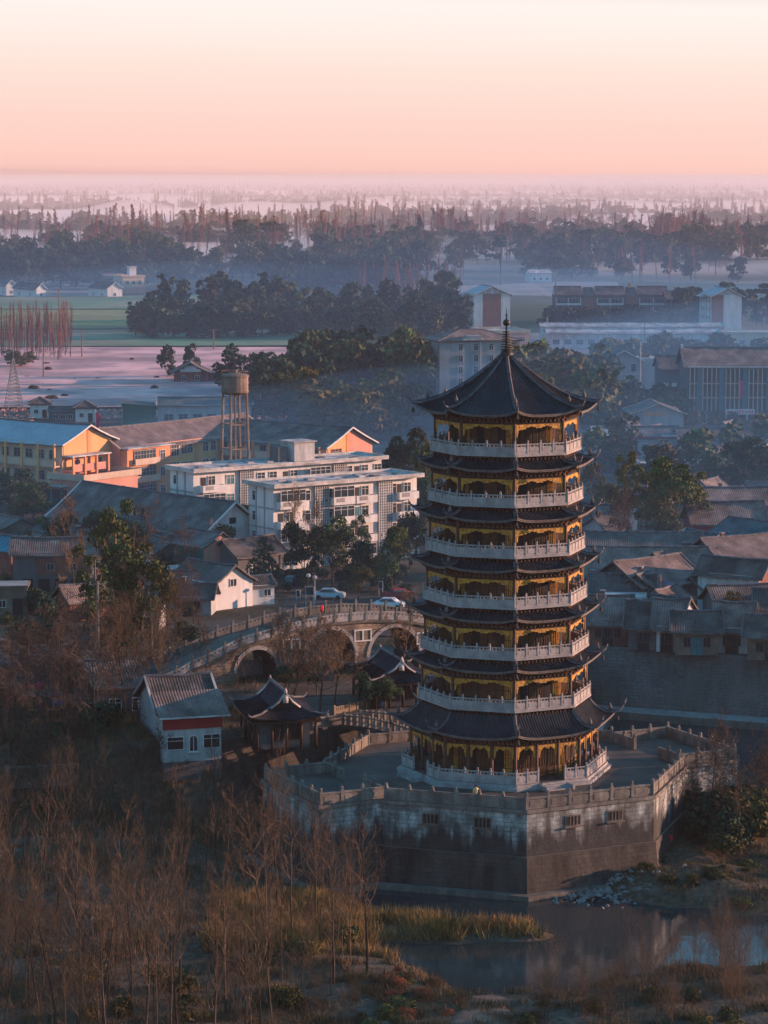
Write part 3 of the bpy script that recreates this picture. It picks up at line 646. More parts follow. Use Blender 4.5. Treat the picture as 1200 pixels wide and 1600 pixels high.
def simple(name, label, cat, C, ang, lx, ly, ze, wall='grey', roof='rg', ridge='x', rise=2.2, oh=.6, zb=0, verge=None, wx=0, wy=0, wz=(1.0,), ww=1.2, wh=1.3, group=None, door=None, frame='white', kind='glass'):
    h_ = House(name, label, cat, C, ang, lx, ly, ze, zb, group); h_.body(wall, gable=ridge if roof else None, rise=rise)
    if roof:
        rf = h_.gable(roof, ridge, rise, oh, verge=verge); q = (int(abs(C.x) * 13 + C.y * 7)) % 10
        if q < 5 and C.y < 560:
            u, v = (lx * (.25 + .05 * q), ly * .62) if ridge == 'x' else (lx * .62, ly * (.25 + .05 * q)); zt = h_.ze + rise * .76; b = MB()
            if q < 3: b.box(u - .25, v - .25, zt - .3, u + .25, v + .25, zt + 1.1, M['brick']); b.box(u - .32, v - .32, zt + 1.1, u + .32, v + .32, zt + 1.22, M['conc']); b.build('chimney', rf)
            else: b.tube([(u, v, zt - .2), (u, v, zt + 2.2)], .03, M['steel'], 4); [b.tube([(u - .5 + .1 * k, v, zt + 1.4 + .22 * k), (u + .5 - .1 * k, v, zt + 1.4 + .22 * k)], .02, M['steel'], 3) for k in range(4)]; b.build('aerial', rf)
    if wx: h_.wins('x', wx, wz, ww, wh, kind, 2, frame)
    if wy: h_.wins('y', wy, wz, ww, wh, kind, 2, frame)
    if door: h_.door(*door)
    return h_
# ------------------------------------------------------------------ the school
def gallery(h_, face, u0, u1, floors, n, par='beige', colm='yellow', depth=1.5, top=None, ph=1.0):
    """open corridors along a face: slabs, solid parapets, columns"""
    ax = (lambda u0_, u1_, o0, o1, z0, z1: (u0_, -o1, z0, u1_, -o0, z1)) if face == 'x' else (lambda u0_, u1_, o0, o1, z0, z1: (-o1, u0_, z0, -o0, u1_, z1))
    for z in floors:
        h_.bx('corridor_parapet', [ax(u0, u1, 0.02, depth, z - .25, z), ax(u0, u1, depth - .14, depth, z, z + ph)], par)
    cm = []
    for i in range(n + 1):
        u = u0 + (u1 - u0) * i / n; cm.append(u)
    zt = top or h_.ze
    for u in cm: h_.bx('corridor_column', [ax(u - .18, u + .18, depth + .003, depth + .3, 0, zt)], colm)
C = G(97, 693, 11)
s1 = House('school_wing', 'three storey school wing with a frosted pale blue sheet roof and open corridors', 'school building', C, 53, 12.5, 24, 11)
s1.body('beige', gable='y', rise=2.6); s1.gable('sheet', 'y', 2.6, .9, verge='white')
s1.bx('gable_panel', [(0.3, -.06, 0, 6.1, -.02, 11), (7.0, -.06, 0, 12.2, -.02, 11)], 'yellow'); s1.bx('gable_stripe', [(6.15, -.12, 0, 6.95, -.02, 13), (0, -.13, 7.9, 12.5, -.07, 8.3)], 'orange')
b = MB(); b.poly([(.1, -.05, 11), (12.4, -.05, 11), (6.25, -.05, 13.55)], M['yellow']); s1.part('gable_panel', b)
gallery(s1, 'y', .3, 23.5, (3.6, 7.2), 6, 'beige', 'yellow')
s1.wins('y', 8, (.9, 4.6, 8.2), 1.5, 1.5, 'glass', 2, 'offw'); s1.wins('x', 2, (4.2, 7.2), 1.6, 1.4, 'glass', 2, 'offw')
gallery(s1, 'x', .2, 9, (3.3, 6.4), 3, 'pink', 'orange', 2.2, 8.7); s1.bx('canopy', [(-.4, -2.8, 8.75, 9.4, -.02, 8.95)], 'frostroof')
C = G(188, 699, 9.5)
s2 = House('school_block', 'long school block with weathered grey brown tile roof and a windowless salmon gable', 'school building', C, 53, 39, 9.5, 9.5)
s2.body('pink', gable='x', rise=2.9); s2.gable('rp', 'x', 2.9, .7, verge='beige')
s2.bx('facade_panel', [(11.5, -.08, 0, 38.9, -.02, 9.45)], 'yellow'); s2.bx('facade_stripe', [(x, -.16, 0, x + .9, -.09, 9.45) for x in (11.6, 19.5, 26.5, 32.5)], 'orange')
for u in (16.6, 18.2, 22.5, 24.6, 29.5, 31, 35, 37):
    for z in (.9, 4, 7.1): s2.win('x', u, z, 1.5, 1.6, 'glass', 2, 'white', .09)
s2.bx('bay', [(.1, -1.5, 0, 11.4, -.02, 9.2)], 'orange'); s2.bx('bay_roof', [(-.4, -2.2, 9.2, 12, -.02, 9.4)], 'frostroof')
s2.bx('bay_recess', [(1.6, -1.54, z, 7.6, -1.51, z + 2.4) for z in (.5, 3.5, 6.5)], 'dark')
for z in (.5, 3.5, 6.5):
    s2.bx('bay_balcony', [(1.4, -2.3, z - .2, 7.8, -1.55, z), (1.4, -2.3, z, 7.8, -2.2, z + .9)], 'beige'); s2.win('x', 4.6, z + .1, 5.4, 2.1, 'glass', 7, 'offw', 1.57)
for z in (.8, 3.9, 6.9): s2.win('x', 9.3, z, 1.2, 1.5, 'glass', 2, 'white', 1.52)
for z in (3.9, 6.9): s2.win('x', 13.9, z, 2.6, 1.9, 'glass', 4, 'white', .1)
C = G(131, 752, 5.2)
s3 = House('school_annex', 'low flat roofed school annex with a dark red roof terrace behind a salmon parapet', 'school building', C, 53, 13.5, 7.5, 5.2)
s3.body('pink'); s3.flat('redpaint', .8, .5, 'beige'); s3.wins('x', 4, (1.0,), 1.8, 1.8, 'glass', 3, 'white'); s3.bx('recess', [(-.03, 4, 0, -.01, 9, 3.4)], 'dark'); s3.bx('porch_column', [(-1.2, y, 0, -.9, y + .3, 4.4) for y in (4, 6.4, 9)], 'teal')
s3.bx('porch_roof', [(-2, 3.2, 4.1, -.52, 9.9, 4.3)], 'frostroof')
C = G(510, 698, 9.0)
s4 = House('school_wing', 'school wing with dark blue grey roof and yellow and pink gable beside the water tower', 'school building', C, 50, 12.5, 27, 9.0)
s4.body('beige', gable='y', rise=2.9); s4.gable('rg', 'y', 2.9, .8, verge='white')
s4.bx('gable_panel', [(.3, -.06, 0, 5.2, -.02, 9.5), ], 'yellow'); s4.bx('gable_panel', [(6.3, -.06, 0, 12.2, -.02, 9.5)], 'pink'); s4.bx('gable_stripe', [(5.25, -.12, 0, 6.25, -.02, 11.3)], 'orange')
b = MB(); b.poly([(.1, -.05, 9), (5.25, -.05, 9), (6.25, -.05, 11.85)], M['yellow']); b.poly([(6.25, -.051, 11.85), (6.25, -.051, 9), (12.4, -.051, 9)][::-1], M['pink']); s4.part('gable_panel', b)
gallery(s4, 'y', .3, 24, (3.3, 6.4), 6, 'beige', 'orange'); s4.wins('y', 8, (4.2, 7.3), 1.5, 1.5, 'glass', 2, 'offw'); s4.win('x', 2.6, 7, 2.6, 1.4, 'glass', 3, 'orange', .07)
C = G(0, 690, 8.5)
sq = House('brick_block', 'orange red brick block at the edge of the school yard', 'building', G(8, 668, 11), 53, 7, 9, 11); sq.body('brick'); sq.flat('conc', .6, .2, 'orange'); sq.wins('x', 2, (1, 4.2, 7.4), 1.3, 1.3)
# ------------------------------------------------------------------ white flats
def flats(label, C, ang, lx, ly, bays, screens, seed):
    h_ = House('apartment_block', label, 'apartment block', C, ang, lx, ly, 12.0); h_.body('white'); r_ = random.Random(seed)
    b = MB(); b.box(-.7, -1.3, 12, lx + .5, ly + .6, 12.25, M['frostroof'])
    for x0, y0, x1, y1 in ((-.7, -1.3, lx + .5, -1.1), (-.7, -1.1, -.5, ly + .6), (lx + .3, -1.1, lx + .5, ly + .6), (-.5, ly + .4, lx + .3, ly + .6)): b.box(x0, y0, 12.25, x1, y1, 12.6, M['offw'])
    for _ in range(22):
        x, y = r_.uniform(0, lx - 2), r_.uniform(-.6, ly - 2); b.box(x, y, 12.25, x + r_.uniform(.6, 2), y + r_.uniform(.4, 1.6), 12.27 + r_.uniform(0, .3), M[r_.choice(['conc', 'grey', 'frostroof', 'dgrey'])])
    h_.part('roof', b)
    for u0, u1 in bays:
        for j, z in enumerate((.3, 3.2, 6.1, 9.0)):
            h_.bx('balcony', [(u0, -1.15, z - .15, u1, -.02, z), (u0, -1.15, z, u1, -1.03, z + .95), (u0, -1.03, z, u0 + .12, -.02, z + .95), (u1 - .12, -1.03, z, u1, -.02, z + .95)] + ([(u0 + .5, -1.18, z + .25, u0 + 1.9, -1.15, z + .85, 'conc')] if j % 2 else []), 'white')
            if r_.random() < .55: h_.win('x', (u0 + u1) / 2, z + 1.0, (u1 - u0) - .3, 1.5, 'glass', max(3, int(u1 - u0)), 'white', 1.0)
            else:
                h_.bx('opening', [(u0 + .3, -.05, z, u0 + 1.2, -.01, z + 2.1)], r_.choice(['teal', 'dark', 'dark'])); h_.win('x', u0 + 2.2, z + .9, 1.2, 1.3, 'glass', 2, 'white', .03)
    for u0 in screens:
        b = MB(); b.box(u0, -.25, 0, u0 + 2.6, -.02, 12, M['dgrey'])
        for i in range(7): b.box(u0 + i * .4, -.36, 0, u0 + i * .4 + .16, -.255, 12, M['offw'])
        for i in range(30): b.box(u0, -.33, i * .4, u0 + 2.6, -.255, i * .4 + .15, M['offw'])
        h_.part('stair_screen', b)
    b = MB()
    for z in (3.0, 5.9, 8.8): b.box(-.09, 0, z, -.02, ly, z + .22, M['grey'])
    for y in (ly * .33, ly * .67): b.box(-.12, y, 0, -.02, y + .25, 12, M['grey'])
    h_.part('end_bands', b)
    for _ in range(9): u, z = r_.uniform(1, lx - 1), r_.choice((.6, 3.5, 6.4, 9.3)); b = MB(); b.box(u, -.38, z, u + .85, -.06, z + .6, M['offw']); b.box(u + .1, -.395, z + .08, u + .55, -.385, z + .52, M['dgrey']); h_.part('air_conditioner', b)
    for z in (1.1, 4.0, 6.9, 9.8): h_.win('y', ly - 1.5, z, .8, 1.3, 'glass', 1, 'white', .03)
    return h_
ap1 = flats('longer white block of flats standing at the foot of the water tower', G(302, 738, 12), 36, 35, 6.6, ((1.0, 5.2), (16.0, 20.2), (20.6, 24.6), (29.5, 33.5)), (8.2, 25.6), 3)
for u in (6.6, 12.2, 14.4, 28.6, 34.2):
    for z in (1.1, 4.0, 6.9, 9.8): ap1.win('x', u, z, 1.3, 1.4, 'glass' if u > 7 else 'teal', 2, 'white')
ap1.bx('stair_head', [(19.5, 1.6, 12.3, 23.3, 5.4, 15.2)], 'offw'); ap1.bx('stair_head_roof', [(19.2, 1.3, 15.2, 23.6, 5.7, 15.4)], 'frostroof'); ap1.bx('roof_tank', [(17.2, 2.6, 12.3, 18.8, 5, 14.6)], 'dgrey')
ap2 = flats('white block of flats half behind bare trees, nearer of the two frosted flat roofs', G(427, 762, 12), 36, 25.6, 6.4, ((.5, 5), (9.8, 13.6), (13.9, 17.6), (21.6, 25.2)), (7.0, 18.4), 8)
for u in (5.9, 9.7, 21.3):
    for z in (1.1, 4.0, 6.9, 9.8): ap2.win('x', u, z, .9, 1.4, 'glass', 1, 'white')
# ------------------------------------------------------------------ water tower
def water_tower():
    p = at(367, 613, 452); zt = p.z; t = empty('water_tower', (p.x, p.y, 0), .5, 'tall water tower, a rust stained round tank on four braced legs', 'water tower')
    b = MB(); b.lathe([(1.5, zt - .4), (2.25, zt), (2.3, zt + .25), (2.2, zt + .3), (2.2, zt + 2.5), (2.32, zt + 2.55), (2.32, zt + 2.75), (1.9, zt + 2.95), (.5, zt + 3.25), (.5, zt + 3.6), (.1, zt + 3.7)], M['rusttank'], 20); b.build('tank', t)
    b = MB()
    for i in range(8): q = (2.2 * math.cos(i * .785), 2.2 * math.sin(i * .785)); b.tube([(q[0], q[1], zt + 2.75), (q[0], q[1], zt + 3.5)], .04, M['steel'], 4)
    b.tube([(2.2 * math.cos(i * .3927), 2.2 * math.sin(i * .3927), zt + 3.5) for i in range(17)], .04, M['steel'], 4); b.build('guard_rail', t)
    for i in range(4):
        a_ = i * math.pi / 2 + .785; b = MB(); b.tube([(2.7 * math.cos(a_), 2.7 * math.sin(a_), 0), (2.0 * math.cos(a_), 2.0 * math.sin(a_), zt)], .24, M['rusttank'], 6); b.build('leg', t)
    for z in (4, 8, 12.2, 16.2):
        b = MB(); r = 2.7 - .7 * z / zt
        for i in range(4):
            a0, a1 = i * math.pi / 2 + .785, (i + 1) * math.pi / 2 + .785; b.tube([(r * math.cos(a0), r * math.sin(a0), z), (r * math.cos(a1), r * math.sin(a1), z)], .16, M['rusttank'], 4)
        b.build('brace', t)
    b = MB(); b.tube([(0, 0, 0), (0, 0, zt)], .18, M['steel'], 6); b.build('riser_pipe', t)
    b = MB()
    for sx in (-.22, .22): b.tube([(sx + 1.2, -1.75, 0), (sx + 1.2, -1.6, zt + 2.6)], .035, M['steel'], 4)
    for i in range(40): b.tube([(.98, -1.74, .5 + i * .55), (1.42, -1.74, .5 + i * .55)], .03, M['steel'], 3)
    b.build('ladder', t)
water_tower()
# ------------------------------------------------------------------ sheds, hall and small houses of the left bank
hall = House('long_hall', 'long low hall under a huge slate grey roof with a white gable', 'hall', G(310, 838, 5), 42, 12.5, 36, 5); hall.body('white', gable='y', rise=4.4); hall.gable('rg', 'y', 4.4, .9, verge='white'); hall.wins('y', 8, (1.3,), 1.3, 1.5); hall.bx('gable_vent', [(5.7, -.05, 6.3, 6.9, -.01, 7.2)], 'dark'); hall.door('x', 6.2, 2.2, 2.8)
simple('small_house', 'green sheet sided house with a bare salmon gable and patchy pale roof', 'house', G(319, 855, 5), 42, 6.2, 7, 5, 'pink', 'rp', 'y', 1.7, .3).bx('side_sheeting', [(-.12, .1, 0, -.02, 6.9, 4.9)], 'greensheet')
simple('small_house', 'low dark roofed house tucked against the white hall gable', 'house', G(372, 868, 4), 40, 8, 6, 4, 'dgrey', 'rd', 'x', 1.8, wx=2, wz=(1.2,))
simple('white_cottage', 'cottage with grey tile roof and whitewashed gable by the parking lot', 'house', G(335, 912, 3.6), 42, 6.4, 9, 3.6, 'white', 'rg', 'y', 2.0, .5, wy=3, wz=(1.1,), ww=1, wh=1.1).win('x', 3.1, 3.0, 1.0, .9)
simple('white_shed', 'low whitewashed shed with a single small window facing the street trees', 'shed', G(366, 917, 2.6), 22, 5.6, 4, 2.6, 'white', 'rd', 'x', .9, .3).win('x', 4.6, 1.2, .9, .8)
simple('brick_house', 'brick house with a cyan sheet roof at the edge of the village', 'house', G(17, 861, 5), 50, 5.2, 11, 5, 'brick', 'cyan', 'y', 1.6, .4)
oh = simple('old_house', 'two storey old house with red brick upper wall and dark sagging roof', 'house', G(20, 865, 6), 3, 10.4, 7, 6, 'dgrey', 'rg', 'x', 1.6, .5, wx=4, wz=(.8,), ww=1.4, wh=1.7, kind='dark', frame='wood'); oh.bx('brick_panel', [(3.2, -.08, 3.1, 10.2, -.02, 5.2)], 'brick'); oh.win('x', 5, 3.7, .9, .9, 'glass', 2, 'conc', .1); oh.win('x', 8, 3.7, .9, .9, 'glass', 2, 'conc', .1)
mb_ = House('mud_hut', 'flat topped earth plastered hut with a dark doorway', 'hut', G(-14, 919, 3.6), 4, 4.6, 4.5, 3.6); mb_.body('mud'); mb_.flat('conc', 0, .2, 'mud'); mb_.door('x', 3.4, 1.3, 2.2, 'dark'); mb_.win('x', 1.4, 1.1, .9, .9, 'dark')
simple('brick_hut', 'narrow brick hut with a faded orange wall beside the utility pole', 'hut', G(138, 868, 4.2), 20, 2.4, 3.5, 4.2, 'mud', 'rd', 'x', .8, .3, wx=1, wz=(2.4,), ww=.8, wh=.8, kind='dark')
simple('low_house', 'low house with a brown tile roof in front of the hall eaves', 'house', G(245, 862, 3.2), 30, 5, 6, 3.2, 'dgrey', 'rb', 'y', 1.4, .4)
simple('low_house', 'low house with a dark roof between the hall and the old brick house', 'house', G(98, 836, 3.4), 38, 7, 9, 3.4, 'grey', 'rd', 'y', 1.3, .4)
simple('long_shed', 'long low shed roof along the village lane below the school', 'shed', G(0, 828, 3.5), 36, 7, 11, 3.5, 'mud', 'rg', 'y', 1.4, .4)
rs = House('red_shop', 'small red walled shop with a pale flat roof', 'shop', G(262, 893, 3), 30, 3, 3, 3); rs.body('redpaint'); rs.flat('frostroof', 0, .5, 'frostroof'); rs.door('x', 1.5, 1.1, 2, 'dark')
def tiered_stall():
    p = G(228, 908, 0); t = empty('tiered_kiosk', (p.x, p.y, 0), .4, 'white kiosk with stacked pale canopies under bare trees', 'kiosk')
    for i, (s, z) in enumerate(((1.5, 0), (1.2, 1.5), (.85, 2.8))):
        b = MB(); b.box(-s * .7, -s * .7, z + .004 * i, s * .7, s * .7, z + 1.1, M['white']); b.box(-s * .45, -s * .72 - .02, z + .35, s * .45, -s * .72, z + .85, M['glass']); b.build('wall', t)
        b = MB(); b.prism([(-s, -s), (s, -s), (s, s), (-s, s)], z + 1.1, z + 1.4, M['frostroof'], [(-s * .75, -s * .75), (s * .75, -s * .75), (s * .75, s * .75), (-s * .75, s * .75)]); b.build('canopy', t)
tiered_stall()
# house on the near bank
wh = House('bank_house', 'white fronted house with a dark red band and layered weathered roofs on the river bank', 'house', G(251, 1186, -1.6), 17, 5.9, 10, 3.2, -3.6)
wh.body('grey', gable='x', rise=2.2)
b = MB(); b.box(-.02, -1.4, 1.9, 5.92, -.01, 6.2, M['offw']); b.box(-.02, -1.38, 0, 5.92, -.01, 1.88, M['dgrey']); wh.part('front_room', b)
wh.bx('red_band', [(-.1, -1.55, 5.2, 6.0, -1.41, 6.2)], 'redpaint'); wh.bx('balcony_rail', [(-.1, -1.5, 6.75, 6.0, -1.44, 6.82)] + [(x * .6 - .05, -1.49, 6.2, x * .6, -1.45, 6.75) for x in range(11)], 'conc')
wh.win('x', 1.2, 3.2, 1.6, 1.2, 'dark', 1, 'white', 1.42); wh.win('x', 4.9, 3.2, 1.6, 1.3, 'dark', 2, 'white', 1.42)
b = MB(); pts = [(-.42, 0), (.42, 0), (.42, 1.2)] + [(.42 * math.cos(q), 1.2 + .42 * math.sin(q)) for q in (.4, .8, 1.2, 1.57, 1.94, 2.34, 2.74)] + [(-.42, 1.2)]
b.poly([(3.05 + x, -1.44, 2.9 + z) for x, z in pts], M['glass']); b.tube([(3.05 + x, -1.45, 2.9 + z) for x, z in pts + pts[:1]], .06, M['white'], 4); b.box(3.02, -1.47, 2.9, 3.08, -1.43, 4.5, M['white']); b.box(2.5, -1.6, 2.75, 3.6, -1.41, 2.87, M['white']); wh.part('arched_window', b)
wh.gable('rd', 'x', 2.6, .5, verge='frostroof')
b = MB(); n_ = 6
for i in range(n_):
    f0, f1 = i / n_, (i + 1) / n_; b.quad((-.6, -2.4 + 4.2 * f0, 6.55 + 1.9 * f0), (6.6, -2.4 + 4.2 * f0, 6.55 + 1.9 * f0), (6.6, -2.4 + 4.2 * f1, 6.55 + 1.9 * f1 + .03), (-.6, -2.4 + 4.2 * f1, 6.55 + 1.9 * f1 + .03), M['rbX'])
b.add([(-.6, -2.4, 6.4), (6.6, -2.4, 6.4), (6.6, 1.8, 8.3), (-.6, 1.8, 8.3)], ((3, 2, 1, 0),), M['wood']); b.tube([(-.6, -2.4, 6.52), (6.6, -2.4, 6.52)], .1, M['frostroof'], 4); wh.part('pent_roof', b)
simple('bank_house', 'grey rendered house with a dark roof behind the white fronted bank house', 'house', G(150, 1072, 3.4), 18, 6.5, 8, 3.4, 'dgrey', 'rg', 'x', 1.9, .5, -2, wx=2, wz=(2.6,), kind='dark')
simple('bank_house', 'small dark house with a plank porch among the bare trees', 'house', G(118, 1092, 2.0), 15, 4.6, 5, 2.0, 'mud', 'rd', 'x', 1.4, .5, -3, wx=2, wz=(1.6,), kind='dark')
simple('shack', 'long grey roofed shack at the edge of the bank', 'shack', G(-30, 1085, 1.0), 4, 8.4, 6, 1.0, 'dgrey', 'rg', 'x', 1.4, .5, -3)
simple('shack', 'shack with a pale frosted roof beside the bare trees', 'shack', G(-20, 1038, 2.6), 6, 6.4, 6, 2.6, 'mud', 'rp', 'x', 1.3, .4)
simple('shack', 'brick shack with a dull brown roof behind the village fence', 'shack', G(70, 1040, 2.6), 10, 4, 5, 2.6, 'brick', 'rb', 'y', 1.2, .4)
def tarp(label, px, py, z, m_, w_=1.4, d=1.1):
    p = G(px, py, z); b = MB(); n = 6
    top = [(i / n * w_, j / n * d, .25 * math.sin(i * 1.3 + j * .7) + .35 * math.sin(j / n * 3.1)) for i in range(n + 1) for j in range(n + 1)]
    fs = [(i * 7 + j, (i + 1) * 7 + j, (i + 1) * 7 + j + 1, i * 7 + j + 1) for i in range(n) for j in range(n)]
    b.add(top, fs, M[m_]); b.add([(x, y, z_ - .05) for x, y, z_ in top], [tuple(reversed(f)) for f in fs], M[m_]); o = b.build('tarpaulin', None, True); o.location = (p.x, p.y, max(z, gz(p.x, p.y)) + .5); return tag(o, label, 'tarpaulin')
tarp('red and white cloth thrown over the long shack roof', 44, 1082, 2.2, 'magenta', 1.6, 1.6); tarp('blue sheet heaped in the thicket below the shack', 82, 1145, -2.5, 'bluetarp', 1.2, 1.6); tarp('bright blue tarpaulin roofing a yard between brown roofs', 1018, 922, 3, 'bluetarp', 2.2, 1.4); tarp('pale blue rubbish sheet at the edge of the thicket', 10, 1262, -6.6, 'bluetarp', .8, 1.2)
def lattice_wall(label, p0, p1, z, hgt, m_='ledge'):
    d = p1 - p0; L_ = d.length; a_ = math.atan2(d.y, d.x); o = empty('garden_wall', (p0.x, p0.y, z), a_, label, 'wall')
    b = MB(); b.box(0, -.12, 0, L_, .12, hgt * .45, M[m_]); b.box(0, -.14, hgt - .14, L_, .14, hgt, M[m_]); n = int(L_ / .32)
    for i in range(n): b.tube([(i * .32, 0, hgt * .45), (i * .32 + .32, 0, hgt - .14)], .05, M[m_], 3); b.tube([(i * .32 + .32, 0, hgt * .45), (i * .32, 0, hgt - .14)], .05, M[m_], 3)
    b.build('lattice', o)
    for i in range(int(L_ / 3.2) + 1): b = MB(); b.box(i * 3.2 - .18, -.18, 0, i * 3.2 + .18, .18, hgt + .15, M[m_]); b.build('pier', o)
q0, q1 = G(12, 1222, -3.5), G(122, 1216, -3.5); lattice_wall('grey lattice brick wall above the thicket', q0, q1, -4.2, 2.2)
# ------------------------------------------------------------------ hip and gable halls by the river
def temple_hall(name, label, C, ang, lx, ly, ze, rise, wall='dgrey'):
    h_ = House(name, label, 'pavilion', C, ang, lx, ly, ze); h_.body(wall); o = 1.2; b = MB(); k = .42
    g0, g1 = lx * .22, lx * .78; zg = ze + rise * k; rm = M['halltile']
    def up(x, y):  # corner lift
        return ze + .38
    c = [(-o, -o, up(0, 0)), (lx + o, -o, up(0, 0)), (lx + o, ly + o, up(0, 0)), (-o, ly + o, up(0, 0))]; mids = [(lx / 2, -o, ze), (lx + o, ly / 2, ze), (lx / 2, ly + o, ze), (-o, ly / 2, ze)]
    i_ = [(g0, .3, zg), (g1, .3, zg), (g1, ly - .3, zg), (g0, ly - .3, zg)]
    def slope(e0, em, e1, t0, t1, n=12):
        pts = []
        for j in range(n + 1):
            u = j / n * 2 - 1
            for i in range(7):
                f = i / 6; e = Vector(em) + (Vector(e1) - Vector(e0)) * (u / 2); e.z = ze + (c[0][2] - ze) * abs(u) ** 3
                tp = Vector(t0) + (Vector(t1) - Vector(t0)) * ((u + 1) / 2); p = e.lerp(tp, f); p.z -= .22 * math.sin(math.pi * f); pts.append(p)
        b.add(pts, [(j * 7 + i, (j + 1) * 7 + i, (j + 1) * 7 + i + 1, j * 7 + i + 1) for j in range(n) for i in range(6)], rm)
        for j in range(0, n * 3 + 1):
            u = j / (n * 3) * 2 - 1; e = Vector(em) + (Vector(e1) - Vector(e0)) * (u / 2); e.z = ze + (c[0][2] - ze) * abs(u) ** 3; tp = Vector(t0) + (Vector(t1) - Vector(t0)) * ((u + 1) / 2)
            b.tube([e.lerp(tp, f) + Vector((0, 0, .05 - .22 * math.sin(math.pi * f))) for f in (0, .25, .5, .75, 1)], .06, rm, 3, False)
    slope(c[0], mids[0], c[1], i_[0], i_[1]); slope(c[1], mids[1], c[2], i_[1], i_[2]); slope(c[2], mids[2], c[3], i_[2], i_[3]); slope(c[3], mids[3], c[0], i_[3], i_[0])
    mx_ = lx / 2; zr = ze + rise
    for x0 in (g0 - .02, g1 + .02):
        q = [(x0, -.1, zg - .1), (x0, ly + .1, zg - .1), (mx_, ly + .1, zr), (mx_, -.1, zr)]; pts = []
        for j in range(7):
            f = j / 6; z_ = zg - .1 + (zr - zg + .1) * f - .18 * math.sin(math.pi * f); x_ = x0 + (mx_ - x0) * f; pts += [(x_, -.1, z_), (x_, ly + .1, z_)]
        b.add(pts, [(2 * j, 2 * j + 1, 2 * j + 3, 2 * j + 2) for j in range(6)], rm)
    for y in (.15, ly - .15): b.poly([(g0, y, zg), (g1, y, zg), (mx_, y, zr - .1)], M['wood'])
    b.prism([(p[0] * .98 + .02 * lx / 2, p[1] * .98 + .02 * ly / 2) for p in c], ze - .3, ze - .12, M['wood'])
    rf = h_.part('roof', b)
    b = MB()
    for i in range(4):
        p, q = Vector(c[i]), Vector(i_[i]); d = (p - q).normalized(); b.tube([q + Vector((0, 0, .1)), q.lerp(p, .5) + Vector((0, 0, -.1)), p + Vector((0, 0, .1)), p + d * .35 + Vector((0, 0, .35)), p + d * .5 + Vector((0, 0, .65))], [.13, .13, .12, .08, .03], M['ridge'], 5)
    for y in (-.12, ly + .12):
        b.tube([(g0 - .1, y, zg), (g0 + (mx_ - g0) * .5, y, zg + (zr - zg) * .42), (mx_, y, zr + .12), (g1 - (mx_ - g0) * .5, y, zg + (zr - zg) * .42), (g1 + .1, y, zg)], .11, M['frostroof'], 5); b.obox((mx_, y, zr - .55), (.28, .05, .4), M['frostroof'])
    b.tube([(mx_, -.2, zr + .15), (mx_, ly + .2, zr + .15)], .17, M['ridge'], 6)
    for y in (-.2, ly + .2): b.lathe([(.14, zr), (.16, zr + .25), (.08, zr + .45), (.02, zr + .6)], M['frostroof'], 6, (mx_, y))
    b.build('ridge', rf, True)
    for i in range(5): b = MB(); b.lathe([(.15, 0), (.15, ze)], M['wood'], 8, (-.5 + (lx + 1) * i / 4, -.6)); b.build('column', h_.o, True)
    for i in range(4): b = MB(); b.lathe([(.15, 0), (.15, ze)], M['wood'], 8, (-.6, .6 + (ly - .6) * i / 3)); b.build('column', h_.o, True)
    h_.wins('x', 2, (.9,), 1.2, 1.5, 'dark', 3, 'wood'); h_.wins('y', 3, (.9,), 1.2, 1.5, 'dark', 3, 'wood')
    return h_
temple_hall('riverside_hall', 'hall with upturned dark roof and a white edged gable beside the terrace wall', G(408, 1124, 3.0), 14, 4.9, 7.2, 3.0, 2.5)
temple_hall('riverside_hall', 'hall with a dark blue tiled roof beneath the bridge arches', G(592, 1066, 2.8), 16, 5.0, 8.0, 2.8, 2.1)
simple('gate_house', 'low dark tiled lodge at the left foot of the bridge arches', 'lodge', G(446, 1036, 2.2), 10, 5.5, 3.6, 2.2, 'dgrey', 'rd', 'x', 1.0, .5)
# ------------------------------------------------------------------ houses across the river on the right
simple('town_house', 'wide brown roofed house behind the pagoda balconies', 'house', G(900, 897, 4), -3, 17, 9.5, 4, 'mud', 'rb', 'x', 3.0, .7, wx=3)
simple('town_house', 'house with a dull blue grey roof backing the wide brown roof', 'house', G(905, 858, 4), -3, 17, 8, 4, 'dgrey', 'rg', 'x', 1.9, .6)
simple('town_house', 'brown tiled house with a dark open gable in the middle of the old town', 'house', G(1003, 914, 4), 40, 11, 9, 4, 'dgrey', 'rb', 'x', 2.5, .8)
simple('town_house', 'brown tiled house with dark gable up against the blue and white house', 'house', G(1058, 898, 4), 36, 10, 8, 4, 'dgrey', 'rb', 'x', 2.4, .8)
simple('town_house', 'broad reddish brown roof with its dark gable above the white windowed house', 'house', G(1136, 881, 4.6), 30, 15, 10, 4.6, 'dgrey', 'rp', 'x', 2.8, .8)
bw = House('town_house', 'house with a row of dark windows between white pillars and an orange brick end', 'house', G(1187, 900, 5.2), 60, 4.5, 8.6, 5.2); bw.body('brick', gable='y', rise=1.7); bw.gable('rd', 'y', 1.7, .6)
bw.bx('front_wall', [(-.08, 0, 0, -.02, 8.6, 5.1)], 'white'); bw.wins('y', 6, (2.6,), .95, 2.0, 'dark', 1, 'offw', .3, .3); bw.wins('x', 1, (2.6,), 1, 1.4, 'dark')
simple('town_house', 'house with a dark red wall under an old brown roof', 'house', G(1084, 816, 4), 4, 11, 8, 4, 'redpaint', 'rb', 'x', 2.6, .6, wx=2, wz=(1.0,), frame='white')
simple('town_house', 'brown roof rising behind the dark red walled house', 'house', G(1092, 788, 4), 6, 13, 8, 4, 'mud', 'rb', 'x', 2.2, .6)
